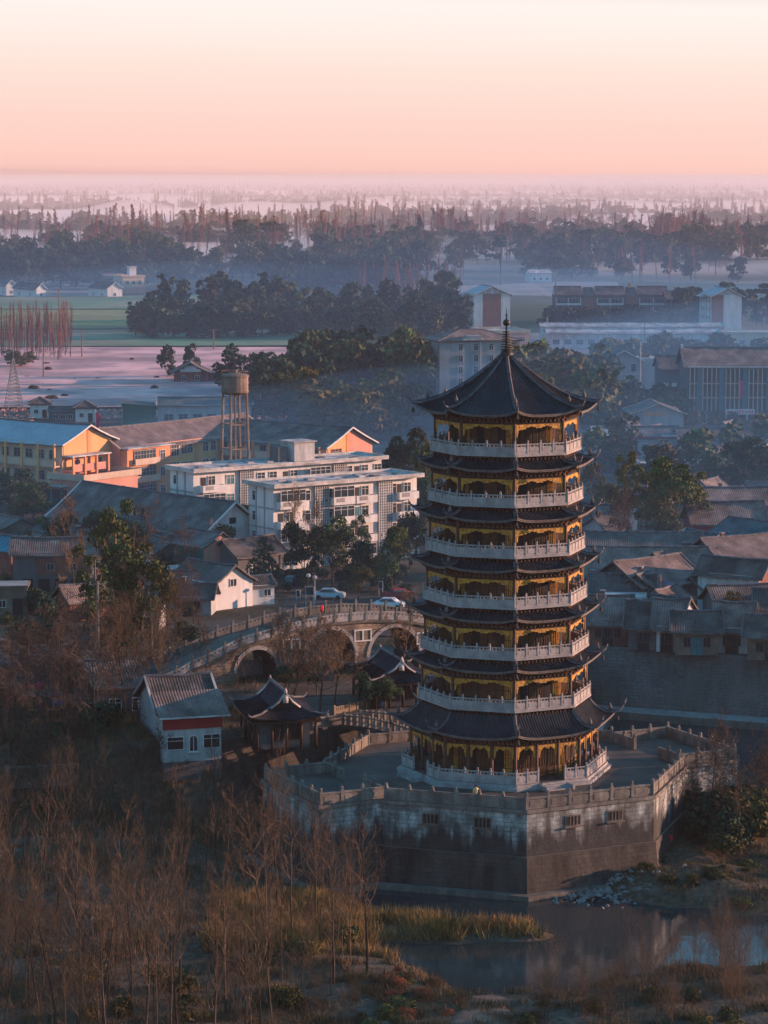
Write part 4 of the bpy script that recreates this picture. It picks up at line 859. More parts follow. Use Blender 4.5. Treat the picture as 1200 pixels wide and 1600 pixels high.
simple('town_house', 'house with a blue green sheet roof sloping to the lane', 'house', G(1178, 846, 4), 42, 11, 9, 4, 'offw', 'rt', 'y', 2.2, .6, wy=2)
simple('town_house', 'small house with a pale verge along its gable, among brown roofs', 'house', G(1096, 858, 3.6), 30, 5.6, 7, 3.6, 'beige', 'rt', 'y', 1.9, .6, verge='frostroof')
fr = House('yard_room', 'flat roofed yard room frosted pale blue between tiled houses', 'outbuilding', G(946, 936, 3.0), -4, 5.0, 4, 3.0); fr.body('brick'); fr.flat('frostroof', 0, .3, 'frostroof'); fr.wins('x', 2, (1.0,), 1, 1.1, 'dark')
simple('town_house', 'low dark house with a grey roof behind the frosted yard room', 'house', G(925, 921, 3.4), -3, 8, 5, 3.4, 'dgrey', 'rd', 'x', 1.6, .5)
simple('town_house', 'narrow brown roofed house pointing at the river', 'house', G(1030, 922, 3.4), 62, 9, 6, 3.4, 'mud', 'rb', 'x', 1.7, .5)
simple('town_house', 'slate roofed house below the white pillared windows', 'house', G(1122, 944, 3.2), 12, 8, 6, 3.2, 'dgrey', 'rg', 'x', 1.8, .5)
simple('town_house', 'dark slate roofed house at the end of the riverside lane', 'house', G(1182, 950, 3.2), -6, 9, 7, 3.2, 'grey', 'rd', 'x', 1.8, .5)
simple('town_house', 'small slate house with two white gables lit by the sun', 'house', G(1066, 958, 4.4), 52, 3.0, 5, 4.4, 'white', 'rg', 'y', 1.5, .3, wx=1, wz=(2.6,), ww=.7, wh=.8)
for (px, py, lx, ly, ang, roof, wl, rise, lab, dk) in (
    (918, 969, 4.9, 6.5, -6, 'rb', 'brick', 2.5, 'riverside house with faded pink wall behind the pagoda eaves', 'dark'),
    (982, 975, 3.6, 6.5, -10, 'rd', 'dgrey', 2.3, 'riverside house with a dark grey wall and deep shaded front', 'dark'),
    (1026, 978, 2.4, 7.5, -8, 'rb', 'offw', 2.6, 'narrow riverside house with white panelled front', 'dark'),
    (1056, 983, 5.0, 6.5, -4, 'rd', 'mud', 1.6, 'riverside house with teal double doors', 'teal'),
    (1118, 980, 3.9, 6.5, -12, 'rb', 'offw', 2.5, 'riverside house with whitewashed wall behind small bare trees', 'wood'),
    (1168, 990, 5.5, 6.5, -12, 'rd', 'mud', 1.7, 'riverside house with earthen wall at the end of the embankment', 'wood')):
    hh = simple('riverside_house', lab, 'house', G(px, py, 3.1), ang, lx, ly, 3.1, wl, roof, 'x', rise, .7, wx=2 if lx < 4 else 3, wz=(1.0,), ww=.8, wh=1.1, kind='dark', frame='edge', door=('x', lx * .5, 1.4, 2.2, dk))
# orange gable end lit by the sun
simple('garden_shed', 'small shed with an orange gable catching the sun above the river', 'shed', G(1048, 966, 3.4), 40, 2.6, 2.4, 3.4, 'orange', 'rd', 'y', 1.2, .25)
# more roofs crowded between the named houses
def infill(n, x0, x1, y0, y1, label, group, seed, walls, roofs):
    r = random.Random(seed); taken = [(o.location.x, o.location.y) for o in col.objects if o.parent is None and o.get('category') in ('house', 'shed', 'shop', 'hut', 'outbuilding')]; k = t_ = 0
    while k < n and t_ < 400:
        t_ += 1; p = G(r.uniform(x0, x1), r.uniform(y0, y1), 0)
        if any((p.x - a_) ** 2 + (p.y - b_) ** 2 < 22 for a_, b_ in taken): continue
        taken.append((p.x, p.y)); lx, ly = r.uniform(4, 7.5), r.uniform(3.6, 5.5)
        simple('tiled_house', label, 'house', p, r.choice((-6, 2, 12, 35, 48, 60)), lx, ly, r.uniform(2.3, 3.2), r.choice(walls), r.choice(roofs), 'x', r.uniform(1.1, 1.8), .5, wx=2, wz=(.9,), ww=.9, wh=1.0, group=group, kind='dark', frame='edge', door=('x', lx * .5, 1.0, 2.0, 'wood'))
        k += 1
infill(16, 925, 1200, 880, 975, 'small tiled house crowded among the old town roofs across the river', 'small houses of the old town', 4, ('mud', 'dgrey', 'brick', 'grey'), ('rb', 'rg', 'rd', 'rb'))
infill(12, 930, 1200, 770, 850, 'small tiled house among lane trees behind the old town', 'small houses behind the old town', 5, ('mud', 'grey', 'offw'), ('rb', 'rg', 'rp'))
infill(13, 0, 330, 850, 985, 'small tiled house among gardens of the left bank village', 'small houses of the left bank village', 6, ('mud', 'dgrey', 'brick', 'grey'), ('rb', 'rg', 'rd'))
infill(10, 925, 1200, 690, 745, 'low tiled house in the haze before the long slate roof', 'low houses in the haze', 7, ('grey', 'offw', 'mud'), ('rg', 'rp', 'rb'))
# embankment
def embankment():
    t = empty('embankment_wall', (0, 0, 0), 0, 'long stained masonry embankment wall between the river and the old town', 'embankment')
    line = [(2, 288), (10, 291.5), (16.5, 300), (20, 312), (24, 333), (60, 318), (120, 295.5), (250, 246)]
    for i in range(3, len(line) - 1):
        (x0, y0), (x1, y1) = line[i], line[i + 1]; d = Vector((x1 - x0, y1 - y0, 0)); n_ = Vector((d.y, -d.x, 0)).normalized() * -1
        n_ = Vector((d.y, -d.x, 0)).normalized(); b = MB(); o0, o1 = n_ * 1.9, n_ * .6
        A, B = Vector((x0, y0, 0)), Vector((x1, y1, 0))
        b.quad(A + o0 + Vector((0, 0, -9.5)), B + o0 + Vector((0, 0, -9.5)), B + o1, A + o1, M['embank']); b.quad(A + o1, B + o1, B - n_ * .2, A - n_ * .2, M['ledge']); b.build('wall_face', t)
        b = MB(); b.quad(A + n_ * 4.4 + Vector((0, 0, -7.1)), B + n_ * 4.4 + Vector((0, 0, -7.1)), B + n_ * 1.2 + Vector((0, 0, -7.0)), A + n_ * 1.2 + Vector((0, 0, -7.0)), M['conc']); b.quad(A + n_ * 4.5 + Vector((0, 0, -9)), B + n_ * 4.5 + Vector((0, 0, -9)), B + n_ * 4.4 + Vector((0, 0, -7.1)), A + n_ * 4.4 + Vector((0, 0, -7.1)), M['ledge']); b.build('river_walk', t)
M['embank'] = mat('embankment stone', (.15, .15, .145), .9, .35, .4, .4, c2=(.09, .095, .08), c2s=.2, brick=(.8, .4), streak=((.17, .16, .15), .5))
embankment()
def retaining():
    t = empty('retaining_wall', (0, 0, 0), 0, 'dark retaining wall and railing round the riverside court', 'retaining wall')
    line = [(-17, 275), (-11, 278.8), (-5.8, 282.4), (-2.4, 284.2), (6, 286.7), (14, 292.5), (20, 311.5)]
    for i in range(len(line) - 1):
        A, B = Vector((*line[i], 0)), Vector((*line[i + 1], 0)); d = B - A; n_ = Vector((d.y, -d.x, 0)).normalized(); L_ = d.length; a_ = math.atan2(d.y, d.x); b = MB()
        b.quad(A + n_ * 2.2 + Vector((0, 0, -9.3)), B + n_ * 2.2 + Vector((0, 0, -9.3)), B + n_ * .35, A + n_ * .35, M['baselow']); b.quad(A + n_ * .35, B + n_ * .35, B - n_ * .35 + Vector((0, 0, .01)), A - n_ * .35 + Vector((0, 0, .01)), M['ledge']); b.build('wall_face', t)
        b = MB(); c = (A + B) / 2; b.obox((c.x, c.y, .95), (L_ / 2, .1, .07), M['parapet'], a_); b.obox((c.x, c.y, .4), (L_ / 2, .07, .36), M['parapet'], a_); n = max(1, round(L_ / 2))
        for j in range(n): q = A + d * (j / n); b.obox((q.x, q.y, .65), (.14, .14, .65), M['parapet'], a_)
        b.build('railing', t)
retaining()
def footbridge():
    k = 5; p0 = pagoda.matrix_basis @ face_pt(4, 18 * C22, 0, 0); p1 = Vector((-3.6, 284.2, 0)); d = p1 - p0; L_ = d.length; a_ = math.atan2(d.y, d.x)
    t = empty('stone_footbridge', (p0.x, p0.y, 0), a_, 'short stone footbridge joining the terrace to the riverside court', 'footbridge'); n = 12
    b = MB()
    for i in range(n):
        x0, x1 = L_ * i / n, L_ * (i + 1) / n; z0, z1 = .35 * math.sin(math.pi * i / n), .35 * math.sin(math.pi * (i + 1) / n)
        b.add([(x0, -1.6, z0 - .5), (x1, -1.6, z1 - .5), (x1, 1.6, z1 - .5), (x0, 1.6, z0 - .5), (x0, -1.6, z0 + .01), (x1, -1.6, z1 + .01), (x1, 1.6, z1 + .01), (x0, 1.6, z0 + .01)], ((3, 2, 1, 0), (4, 5, 6, 7), (0, 1, 5, 4), (2, 3, 7, 6)), M['paving'])
    b.build('deck', t)
    for s in (-1.55, 1.55):
        b = MB(); b.tube([(L_ * i / n, s, .95 + .35 * math.sin(math.pi * i / n)) for i in range(n + 1)], .1, M['ledge'], 4)
        for i in range(n + 1): b.obox((L_ * i / n, s, .55 + .35 * math.sin(math.pi * i / n)), (.12, .12, .6), M['ledge'])
        b.build('railing', t)
    for x in (L_ * .3, L_ * .7): b = MB(); b.box(x - .5, -1.4, -9.2, x + .5, 1.4, .3, M['ledge']); b.build('pier', t)
footbridge()
# ------------------------------------------------------------------ larger buildings in the haze behind the pagoda
g = House('office_block', 'grey five storey block with a low brown hipped roof and a white drainpipe', 'office block', G(687, 533, 15), 14, 21, 15, 15); g.body('grey'); g.hip('rb', 2.4, .6, 'ridge'); g.wins('x', 4, (1, 3.9, 6.8, 9.7, 12.6), 1.1, 1.6, 'glass', 2, 'white', 3.5, 1.5); g.wins('y', 3, (3.9, 6.8, 9.7, 12.6), 1.2, 1.6); g.bx('drainpipe', [(10.6, -.2, 0, 10.8, -.05, 15)], 'white'); g.bx('pediment', [(6, -.9, 15.1, 11.5, 2, 15.5, 'offw'), (7, -.85, 15.5, 10.5, 2, 16.3, 'grey')], 'grey')
wp = House('white_villa', 'small white villa with a shallow pale gable among dark trees', 'house', G(604, 549, 6.5), 14, 8.5, 12, 6.5); wp.body('white', gable='y', rise=1.6); wp.gable('frostroof', 'y', 1.6, .6, verge='white'); wp.bx('ridge_vent', [(3.8, -.6, 8, 4.8, .4, 9)], 'white'); wp.wins('x', 3, (1, 4), 1, 1.4)
for lab, px, py, ze, ang, lx, ly, cols in (('tall gabled block with a brown panel between white wall strips', 740, 461, 14, 13, 13.6, 14, ((0, 3.4, 'white'), (3.4, 10.2, 'brown'), (10.2, 13.6, 'white'))), ('gabled block whose end wall is half brown and half white', 1112, 463, 12.5, 12, 11.6, 14, ((0, 4.6, 'brown'), (4.6, 11.6, 'white')))):
    h_ = House('gabled_block', lab, 'apartment block', G(px, py, ze), ang, lx, ly, ze); h_.body('offw', gable='y', rise=3); h_.gable('sheet', 'y', 3, 1.0, verge='white')
    for x0, x1, c_ in cols: h_.bx('end_panel', [(x0 + .02, -.1, 0, x1 - .02, -.02, ze + .4)], c_)
    h_.wins('y', 4, (1, 4, 7, 10), 1.5, 1.5, 'glass', 2, 'white')
    b = MB()
    for i, d in enumerate((.25, .6)): b.box(-1.2, -1.1 + i * 2.6, ze + .05, .3, ly * .4 + i * 4, ze + .22 + i * .4, M['frostroof'])
    h_.part('roof_steps', b)
an = House('low_annex', 'low flat roofed annex with a salmon parapet below the tall gabled block', 'building', G(764, 521, 6.5), 14, 13.5, 20, 6.5); an.body('pink'); an.flat('frostroof', .7, .3, 'beige'); an.wins('x', 4, (1, 3.8), 1.4, 1.4)
rw = House('terrace_block', 'long apartment row under stepped dark slate roofs with white framed balconies', 'apartment block', G(866, 461, 10.4), 1.5, 46, 10, 10.4); rw.body('dgrey')
for i, (x0, x1) in enumerate(((0, 11), (11.5, 15.5), (16, 27.5), (28, 32), (32.5, 44.5))):
    dz = 0 if x1 - x0 > 6 else -.5; b = MB(); z0, z1 = 10.5 + dz, 13.6 + dz
    b.quad((x0, -.9, z0), (x1, -.9, z0), (x1, 4.8, z1), (x0, 4.8, z1), M['rdX']); b.quad((x1, 10.6, z0), (x0, 10.6, z0), (x0, 4.8, z1), (x1, 4.8, z1), M['rdX']); b.quad((x0, -.9, z0 - .2), (x1, -.9, z0 - .2), (x1, -.9, z0), (x0, -.9, z0), M['edge']); b.poly([(x0, -.9, z0), (x0, 4.8, z1), (x0, 10.6, z0)], M['white']); b.poly([(x1, -.9, z0), (x1, 4.8, z1), (x1, 10.6, z0)], M['brown']); b.tube([(x0, 4.8, z1 + .1), (x1, 4.8, z1 + .1)], .14, M['ridge'], 4); rw.part('roof', b)
    if x1 - x0 > 6:
        for z in (1.2, 4.3, 7.4):
            rw.bx('balcony', [(x0 + .6, -.75, z - .9, x1 - .6, -.65, z - .2, 'white')] + [(u, -.75, z - .2, u + .25, -.02, z + 2.0, 'white') for u in (x0 + .6, (x0 + x1) / 2 - .1, x1 - .85)], 'white')
            rw.win('x', x0 + 3.2, z - .1, 3.6, 1.7, 'glass', 3, 'offw'); rw.win('x', x1 - 3.2, z - .1, 3.6, 1.7, 'glass', 3, 'offw')
    else: rw.bx('stair_bay', [(x0, -.5, 0, x1, -.02, 9.6)], 'brown')
rw.bx('chimney', [(29.2, 4, 13, 30.2, 5, 15)], 'orange')
st = simple('slate_block', 'slate roofed block at the end of the apartment row, half behind trees', 'apartment block', G(1042, 466, 9.5), 2, 14, 10, 9.5, 'dgrey', 'rd', 'x', 2.6, .7, wx=4, wz=(1, 4, 7))
for lab, px, py, lx, ly in (('long low market hall with a frosted white roof', 856, 521, 56, 11), ('second frosted market roof running behind the first', 846, 511, 62, 10)):
    h_ = House('market_hall', lab, 'market hall', G(px, py, 5), 0.5, lx, ly, 5); h_.body('offw', gable='x', rise=1.0); h_.gable('frostroof', 'x', 1.0, .6, ridge_m='frostroof'); h_.wins('x', 14, (1.4,), 2.2, 1.6, 'dark', 3, 'offw'); h_.bx('roof_strip', [(.5, .2, 5.32, lx - .5, .9, 5.40)], 'dgrey')
bh = House('long_shed', 'beige flat topped shed beside the market halls', 'shed', G(1131, 521, 5), -2, 26, 12, 5); bh.body('beige'); bh.flat('frostroof', .3, .4, 'beige'); bh.wins('x', 7, (1.4,), 1.6, 1.4)
gb = House('gabled_office', 'pale grey gabled office with small paired windows', 'office block', G(946, 563, 10.5), 8, 9.2, 12, 10.5); gb.body('grey', gable='y', rise=2.3); gb.gable('rt', 'y', 2.3, .8, verge='white')
for z in (1.6, 4.9, 8.4):
    gb.win('x', 2.2, z, 1.0, .55, 'dark', 1, 'grey'); gb.win('x', 4.6, z, 1.0, .55, 'dark', 1, 'grey'); gb.win('x', 7.2, z - .7, 1.1, 1.8, 'dark', 1, 'grey')
gb.bx('string_course', [(0, -.15, z, 9.2, -.02, z + .25) for z in (3.3, 6.8)], 'offw'); gb.wins('y', 3, (1.5, 4.8, 8.2), 1.4, 1.5); gb.bx('side_block', [(9.25, .3, 0, 14.2, 10, 10.9)], 'grey'); gb.bx('rooftop_mast', [(10.4, 2, 10.9, 10.5, 2.1, 20), (9.8, 3, 10.9, 12, 5, 11.8)], 'steel')
lk = House('link_block', 'dark stair block with a slate roof and small white windows beside the fin fronted hotel', 'building', G(1032, 575, 12), 2, 6.6, 10, 12); lk.body('dgrey', gable='x', rise=2.6); lk.gable('rd', 'x', 2.6, .5); lk.wins('x', 2, (1.3, 4.2, 7.6), 1.1, .9, 'white', 1, 'offw', .4, 2.4); lk.win('x', 5.7, 4.2, .8, .8, 'white', 1, 'offw')
ho = House('hotel', 'broad hotel with tall cream fins across its glass front and a long brown tile roof', 'hotel', G(1074, 571, 14), 1.5, 30, 13, 14); ho.body('dgrey', gable='x', rise=3.6); ho.gable('rb', 'x', 3.6, .9)
ho.bx('glass_front', [(.4, -.1, 3.6, 29.6, -.02, 13.4)], 'glass')
for i, u in enumerate((.5, 1.5, 3.4, 4.4, 5.4, 6.4, 8.6, 9.6, 10.6, 11.6, 13.8, 14.8, 15.8, 16.8, 19, 20, 21, 22, 24.5, 25.5, 27, 28.5)): ho.bx('fin', [(u, -.6, 3.6, u + .22, -.11, 13.4)], 'beige')
for u in (2.2, 7.2, 12.5, 17.8): ho.bx('pier', [(u, -.45, 0, u + 1.1, -.11, 13.5)], 'teal')
for z in (6.6, 9.8): ho.bx('floor_band', [(.4, -.35, z, 29.6, -.11, z + .22)], 'beige')
ho.bx('eave_trim', [(0, -.9, 13.6, 30, -.62, 13.75)], 'white'); ho.bx('corner_finial', [(-.7, 5.6, 17.4, -.2, 6.6, 18.4)], 'white')
ho.bx('porch', [(3.5, -3.2, 3.3, 26, -.62, 3.7, 'dgrey'), (4, -3, 0, 4.3, -2.7, 3.3, 'offw'), (8.2, -3, 0, 8.7, -2.5, 3.3, 'offw'), (13, -3, 0, 13.4, -2.6, 3.3, 'offw'), (18, -3, 0, 18.4, -2.6, 3.3, 'offw')], 'dgrey')
b = MB(); b.box(8.2, -3.45, 3.2, 14.8, -3.25, 4.4, M['white']); sg_ = ho.part('sign_board', b)
b = MB()
for i in range(11):
    u = 8.55 + i * .56
    for (x0, z0, x1, z1) in rnd.sample([(0, .62, .4, .7), (0, .35, .4, .43), (0, .05, .4, .13), (.02, .05, .10, .7), (.30, .05, .38, .7), (.16, 0, .24, .75), (.05, .2, .35, .27)], 5): b.box(u + x0, -3.49, 3.42 + z0, u + x1, -3.455, 3.42 + z1, M['magenta'])
b.build('lettering', sg_)
b = MB(); b.obox((0, 0, 0), (.32, .05, 1.9), M['magenta']); b.tube([(-.34, 0, 1.95), (.34, 0, 1.95)], .05, M['steel'], 4)
bn = b.build('hanging_banner'); bn.location = at(1158, 608, 625.5); tag(bn, 'narrow red banner hanging between the cream fins of the hotel', 'banner')
lg = simple('canteen', 'low gabled canteen with a pale roof edge and an orange strip under its gable', 'building', G(988, 646, 5), 2, 11.2, 13, 5, 'grey', 'rp', 'y', 2.0, .7, wx=3, wz=(.9,), ww=1.4, wh=1.4, verge='beige'); lg.bx('gable_strip', [(2.7, -.08, 4.5, 7.3, -.02, 5.2)], 'orange')
l1 = House('long_house', 'long single storey building with frosted panels on a maroon edged roof', 'building', G(905, 683, 4), .5, 20, 9, 4); l1.body('grey', gable='x', rise=1.7); l1.gable('rg', 'x', 1.7, .6); l1.wins('x', 8, (1.0,), 1.4, 1.6, 'glass', 2, 'white'); l1.bx('eave_band', [(-.5, -.78, 3.75, 20.5, -.62, 4.15)], 'redpaint'); l1.bx('plinth', [(-1, -3, 0, 21, -.02, .5)], 'conc')
b = MB()
for x0, x1, f0, f1 in ((2.6, 5, .72, .95), (2.6, 11.5, .35, .68), (3.6, 7, .02, .28), (16.8, 20.3, .02, .2)):
    z = lambda f: 3.80 + 1.95 * f + .22; y = lambda f: -.6 + 5.1 * f
    b.quad((x0, y(f0), z(f0)), (x1, y(f0), z(f0)), (x1, y(f1), z(f1)), (x0, y(f1), z(f1)), M['frostroof'])
l1.part('roof_panel', b)
l2 = simple('long_house', 'long single storey building with a plain slate roof beside the maroon edged one', 'building', G(1064, 686, 4), .5, 21, 9, 4, 'white', 'rg', 'x', 1.8, .7, wx=8, wz=(1,), ww=1.3, wh=1.6); l2.bx('wall_band', [(5, -.12, .1, 14, -.03, 1.0)], 'redpaint')
simple('small_house', 'little house with a teal roof and white verge in front of the long slate roof', 'house', G(1082, 716, 3), 26, 4.4, 6, 3, 'grey', 'rt', 'y', 1.6, .5, verge='frostroof')
simple('small_house', 'little house with a brown roof and pale verge beside a leafy tree', 'house', G(1190, 700, 3.4), 28, 5, 6, 3.4, 'mud', 'rb', 'y', 1.8, .5, verge='frostroof')
l3 = House('garden_shed', 'long shed with a frosted roof above a vegetable plot', 'shed', G(1003, 729, 3.2), 0, 16.5, 7, 3.2); l3.body('conc'); l3.flat('frostroof', .35, .4, 'frostroof'); l3.wins('x', 5, (.9,), 1.3, 1.2, 'dark', 1, 'offw')
wl2 = House('white_cottage', 'half hidden white cottage under the street trees right of the pagoda', 'house', G(958, 800, 3), 10, 4, 5, 3); wl2.body('white', gable='x', rise=1.2); wl2.gable('rb', 'x', 1.2, .5); wl2.door('x', 2, 1, 2)
# ------------------------------------------------------------------ field edge: yards, sheds, farmhouses
tw = House('warehouse', 'long warehouse with green sheet walls and a pale sheet roof at the field edge', 'warehouse', G(247, 668, 0), 3, 21, 14, 5); tw.body('grey'); tw.gable('rt', 'x', 1.2, .4, verge='frostroof'); tw.wins('x', 6, (1.5,), 2, 1.5, 'dark', 2, 'grey')
tg = House('warehouse', 'green sheet clad shed with a lean-to roof beside the long warehouse', 'warehouse', G(192, 668, 0), 6, 7.4, 10, 4.6); tg.body('greensheet'); b = MB(); b.quad((-.3, -.3, 5.6), (7.7, -.3, 4.75), (7.7, 10.3, 4.75), (-.3, 10.3, 5.6), M['rtX']); b.prism([(-.25, -.25), (7.65, -.25), (7.65, 10.25), (-.25, 10.25)], 4.5, 4.7, M['greensheet']); b.poly([(-.2, -.15, 4.6), (7.6, -.15, 4.7), (-.2, -.15, 5.55)], M['greensheet']); tg.part('roof', b)
for lab, px, py in (('white yard house with a dark hipped roof behind a small tree', 47, 654), ('white yard house with a dark hipped roof beside the flagpole', 118, 660)):
    h_ = House('yard_house', lab, 'house', G(px, py, 0), 6, 4.6, 5, 3.4); h_.body('white'); h_.hip('rd', 1.5, .5); h_.win('x', 1.4, 1.2, .9, .9); h_.door('x', 3.4, .9, 2)
yw = House('yard_wall_house', 'low grey yard building between the two hipped houses', 'building', G(76, 660, 0), 4, 6.6, 5, 2.6); yw.body('dgrey', gable='x', rise=.8); yw.gable('rd', 'x', .8, .3, verge='frostroof'); yw.wins('x', 3, (.8,), 1, 1, 'dark')
fh = House('barn', 'barn with a white gable at the edge of the frosted field', 'barn', G(272, 600, 0), 4, 9, 12, 3.2); fh.body('brick', gable='y', rise=2.4); fh.gable('rg', 'y', 2.4, .9, verge='rdX'); fh.bx('gable_panel', [(1.6, -.08, 3.3, 7.4, -.02, 4.1), (2.8, -.08, 4.1, 6.2, -.02, 4.9)], 'white'); fh.bx('side_wing', [(9.1, 1, 0, 24, 9, 2.8)], 'brick'); fh.bx('side_roof', [(9.05, .6, 2.8, 24.4, 9.4, 3.05)], 'rgX'); fh.wins('x', 2, (1,), 1.2, 1.2, 'dark')
gp = simple('greenhouse_shed', 'low blue grey roofed shed below the round trees', 'shed', G(470, 612, 0), 2, 14, 8, 3, 'grey', 'rg', 'x', 1.5, .5, wx=4, wz=(.9,))
gp2 = simple('pink_roof_house', 'low house with a pale pinkish roof among trees in the haze', 'house', G(478, 600, 3.4), 8, 9, 8, 3.4, 'mud', 'rp', 'x', 2.0, .5)
for lab, px, py, lx, ly, ang, ze, wl, rf, rise in (
    ('farmhouse with sunlit white gable at the pasture edge', 168, 466, 7.5, 22, 30, 4.6, 'white', 'rd', 2.6), ('farmhouse with a small sunlit gable beside the bare poplars', 57, 466, 5, 24, 34, 4.4, 'white', 'rd', 2.4), ('farm cottage with a bright narrow gable near the misty trees', 10, 462, 5, 14, 30, 5, 'white', 'rt', 2.2),
    ('farmhouse half hidden by round trees with a lit side wall', 60, 420, 8, 20, 24, 5, 'white', 'rt', 3), ('low farm shed with a frosted roof in the mist', 118, 408, 18, 10, 5, 4, 'offw', 'frostroof', 1.0), ('pale farmhouse between dark trees in the pasture', 82, 447, 9, 8, 20, 6, 'offw', 'rt', 1.4)):
    simple('farmhouse', lab, 'farmhouse', G(px, py, 0), ang, lx, ly, ze, wl, rf, 'y' if ly > lx else 'x', rise, .6, wy=2, wx=1, wz=(1,), verge='white')
ft = House('villa', 'sunlit cream villa with a small roof tower beside the pasture', 'villa', G(192, 459, 0), 24, 11, 14, 8); ft.body('beige'); ft.flat('frostroof', .5, .5, 'beige'); ft.bx('tower', [(4.5, 3, 8.3, 8, 6.5, 12.6)], 'white'); ft.bx('tower_roof', [(4, 2.5, 12.6, 8.5, 7, 13)], 'frostroof'); ft.wins('x', 3, (1, 4.6), 1.5, 1.6); ft.wins('y', 3, (1, 4.6), 1.5, 1.6); ft.bx('porch', [(1, -2.5, 0, 10, -.02, 3.2)], 'pink')
lh = House('lodge', 'low lodge with a maroon wall and pale roof beside the cream villa', 'lodge', G(165, 452, 0), 20, 10, 12, 5.5); lh.body('mud', gable='x', rise=2); lh.gable('rp', 'x', 2, .6); lh.wins('x', 3, (1.4,), 1.4, 1.4)
mt = House('tower_house', 'tall narrow house catching the sun above the misty wood', 'house', G(428, 418, 0), 20, 7, 7, 11); mt.body('beige'); mt.hip('rb', 2, .6); mt.wins('x', 2, (1, 4.4, 7.8), 1.4, 1.6)
wf = simple('farmhouse', 'white farmhouse with snowy looking roof behind the gabled block', 'farmhouse', G(828, 441, 0), 12, 12, 10, 5, 'white', 'frostroof', 'x', 1.6, .6, wx=3, wz=(1.2,))
